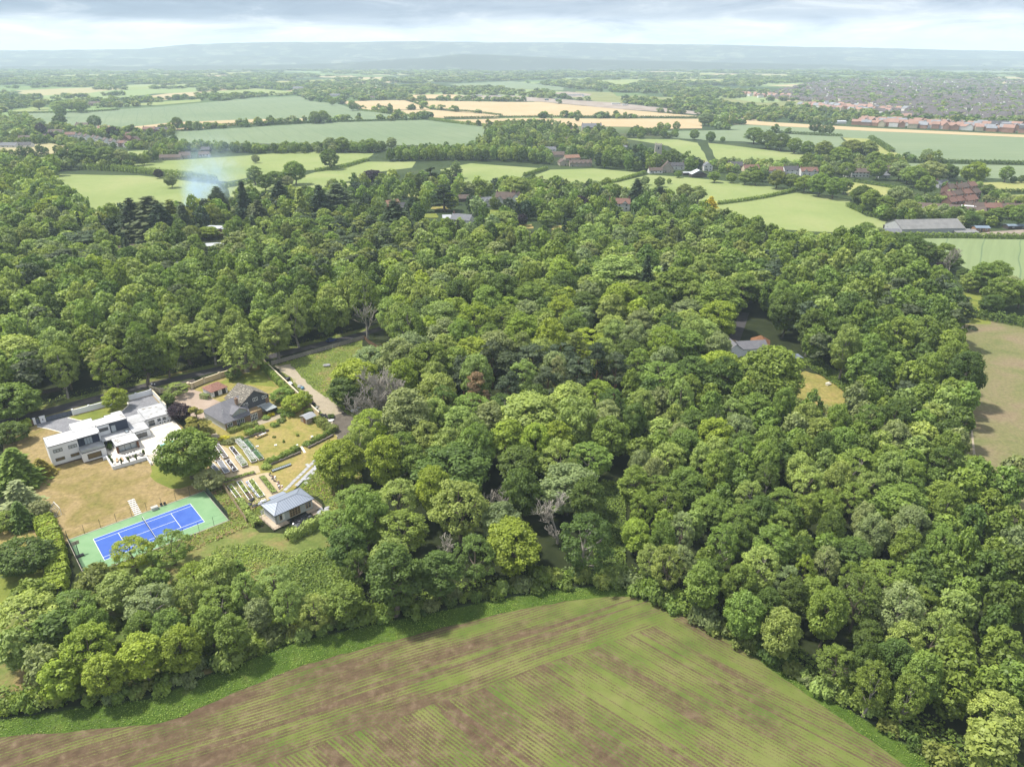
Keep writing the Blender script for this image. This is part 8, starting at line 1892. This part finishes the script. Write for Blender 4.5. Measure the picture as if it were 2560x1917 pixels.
# far hills
def ridge(name, dist, prof, seed, col, depth=2500, rough=14):
    r2 = random.Random(seed); vs = []; fs = []; n = 160; rows = 7
    for i in range(n + 1):
        px = -500 + 3560 * i / n; yy = np.interp(px, [p[0] for p in prof], [p[1] for p in prof])
        d0, d2 = (px - 1280) / FPX, -(yy - 958.5) / FPX; Yv = _c + d2 * _s; Zv = -_s + d2 * _c
        top = CAM_H + Zv / Yv * dist + math.sin(i * .37 + seed) * rough * .3 + r2.uniform(-rough, rough) * .25
        for j in range(rows):
            k = j / (rows - 1); y = dist - depth * (1 - k); f = math.sin(k * math.pi / 2) ** 1.5
            vs.append((d0 / Yv * y, y, -2 + (top + 2) * f + (r2.uniform(-rough, rough) * .5 if 0 < j < rows - 1 else 0)))
        vs.append((d0 / Yv * (dist + 1500), dist + 1500, -2))
    w_ = rows + 1
    for i in range(n):
        for j in range(rows): fs.append((i * w_ + j, (i + 1) * w_ + j, (i + 1) * w_ + j + 1, i * w_ + j + 1))
    o = MB().add(vs, fs).build(name, col, None, True); o['kind'] = 'structure'; return o
def hill_mat(name, cell, wood):
    m = bpy.data.materials.new(name); m.use_nodes = True; t = NT(m.node_tree); b = t.n['Principled BSDF']; b.inputs['Roughness'].default_value = 1.0
    p = t.pos(); x, y, z = t.sep(p); v = t.new('ShaderNodeTexVoronoi'); v.inputs['Scale'].default_value = 1 / cell
    t.l.new(t.comb(t.math('ADD', x, t.math('MULTIPLY', t.noise(p, .003, 2.0), cell)), t.math('MULTIPLY', y, .8), t.math('MULTIPLY', z, 3.0)), v.inputs['Vector'])
    q = t.sep(v.outputs['Color'])[0]; d_ = (.018, .030, .020)
    cells = t.ramp(q, [(wood, d_), (wood + .1, (.045, .062, .04)), (wood + .25, (.075, .095, .055)), (.95, (.12, .13, .08))])
    hedge_ = t.smooth(t.noise(t.comb(t.math('MULTIPLY', x, .35), y, t.math('MULTIPLY', z, 4.0)), .012, 4.0, .65), .50, .56)
    t.l.new(t.mix(hedge_, cells, d_), b.inputs['Base Color']); return m
ridge('hills', 9300, [(-500, 128), (0, 126), (340, 124), (470, 111), (640, 107), (1000, 104), (1280, 106), (1500, 108), (1800, 113), (2100, 119), (2350, 124), (2560, 129), (3060, 132)], 1, hill_mat('hill_land', 110, .55), 1100, 9)
ridge('hills', 8100, [(-500, 146), (0, 145), (250, 146), (640, 141), (1000, 143), (1500, 140), (1900, 144), (2060, 138), (2120, 143), (2300, 146), (2560, 148), (3060, 149)], 2, hill_mat('hill_land_near', 120, .55), 600, 5)
ridge('wooded_hills', 6400, [(-500, 168), (0, 166), (300, 165), (640, 163), (860, 158), (1050, 146), (1150, 135), (1260, 139), (1420, 147), (1600, 152), (1900, 158), (2200, 166), (2560, 168), (3060, 170)], 3, hill_mat('wooded_ridge', 100, .80), 500, 6)

# ------------------------------------------------------------------ smoke and haze
B = Vector((*un(467, 548), 1.0)); E_ = Vector((*un(478, 535), 1.0)) + Vector((2, 80, 38)); ax = (E_ - B); LS = ax.length; axn = ax.normalized()
m = MB(); m.tube(B, E_, 4.0, 46.0, 20); sm = m.build('smoke', None); tag(sm, 'thin blue-white bonfire smoke drifting up over the conifers', 'smoke', kind='stuff')
M_ = bpy.data.materials.new('smoke'); M_.use_nodes = True; t = NT(M_.node_tree); t.n.clear()
p = t.pos(); sv = t.new('ShaderNodeVectorMath', operation='SUBTRACT'); t.l.new(p, sv.inputs[0]); sv.inputs[1].default_value = B
dt = t.new('ShaderNodeVectorMath', operation='DOT_PRODUCT'); t.l.new(sv.outputs[0], dt.inputs[0]); dt.inputs[1].default_value = axn
ln_ = t.new('ShaderNodeVectorMath', operation='LENGTH'); t.l.new(sv.outputs[0], ln_.inputs[0])
al = dt.outputs['Value']; rd = t.math('SQRT', t.math('MAXIMUM', t.math('SUBTRACT', t.math('MULTIPLY', ln_.outputs['Value'], ln_.outputs['Value']), t.math('MULTIPLY', al, al)), 0.0))
tt = t.math('DIVIDE', al, LS); RR = t.math('MULTIPLY_ADD', tt, 42.0, 4.0)
fall = t.smooth(t.math('DIVIDE', rd, RR), .98, .15); fade = t.math('MULTIPLY', t.smooth(tt, 1.0, .35), t.smooth(tt, -.02, .05))
nz = t.smooth(t.noise(p, .11, 4.0, .6, .8), .40, .68)
den = t.math('MULTIPLY', t.math('MULTIPLY', fall, fade), t.math('MULTIPLY', t.math('MULTIPLY_ADD', nz, .85, .15), t.math('DIVIDE', .26, t.math('MULTIPLY_ADD', tt, 6.0, 1.0))))
vp = t.new('ShaderNodeVolumePrincipled'); vp.inputs['Color'].default_value = (.60, .78, 1.0, 1); vp.inputs['Anisotropy'].default_value = .2
t.l.new(den, vp.inputs['Density']); oo = t.new('ShaderNodeOutputMaterial'); t.l.new(vp.outputs[0], oo.inputs['Volume']); sm.data.materials.append(M_)
HAZE = 0.00011
hz_ = MB().box(-12100, 12100, -460, 12100, -3.5, 285).build('haze', None); tag(hz_, 'pale summer haze lying over the whole plain', 'haze', kind='stuff')
M_ = bpy.data.materials.new('haze'); M_.use_nodes = True; t = NT(M_.node_tree); t.n.clear(); vp = t.new('ShaderNodeVolumePrincipled'); vp.inputs['Color'].default_value = (.72, .86, 1.0, 1); vp.inputs['Density'].default_value = HAZE; vp.inputs['Anisotropy'].default_value = 0.0
oo = t.new('ShaderNodeOutputMaterial'); t.l.new(vp.outputs[0], oo.inputs['Volume']); hz_.data.materials.append(M_)
print('OBJECTS', len(bpy.data.objects))
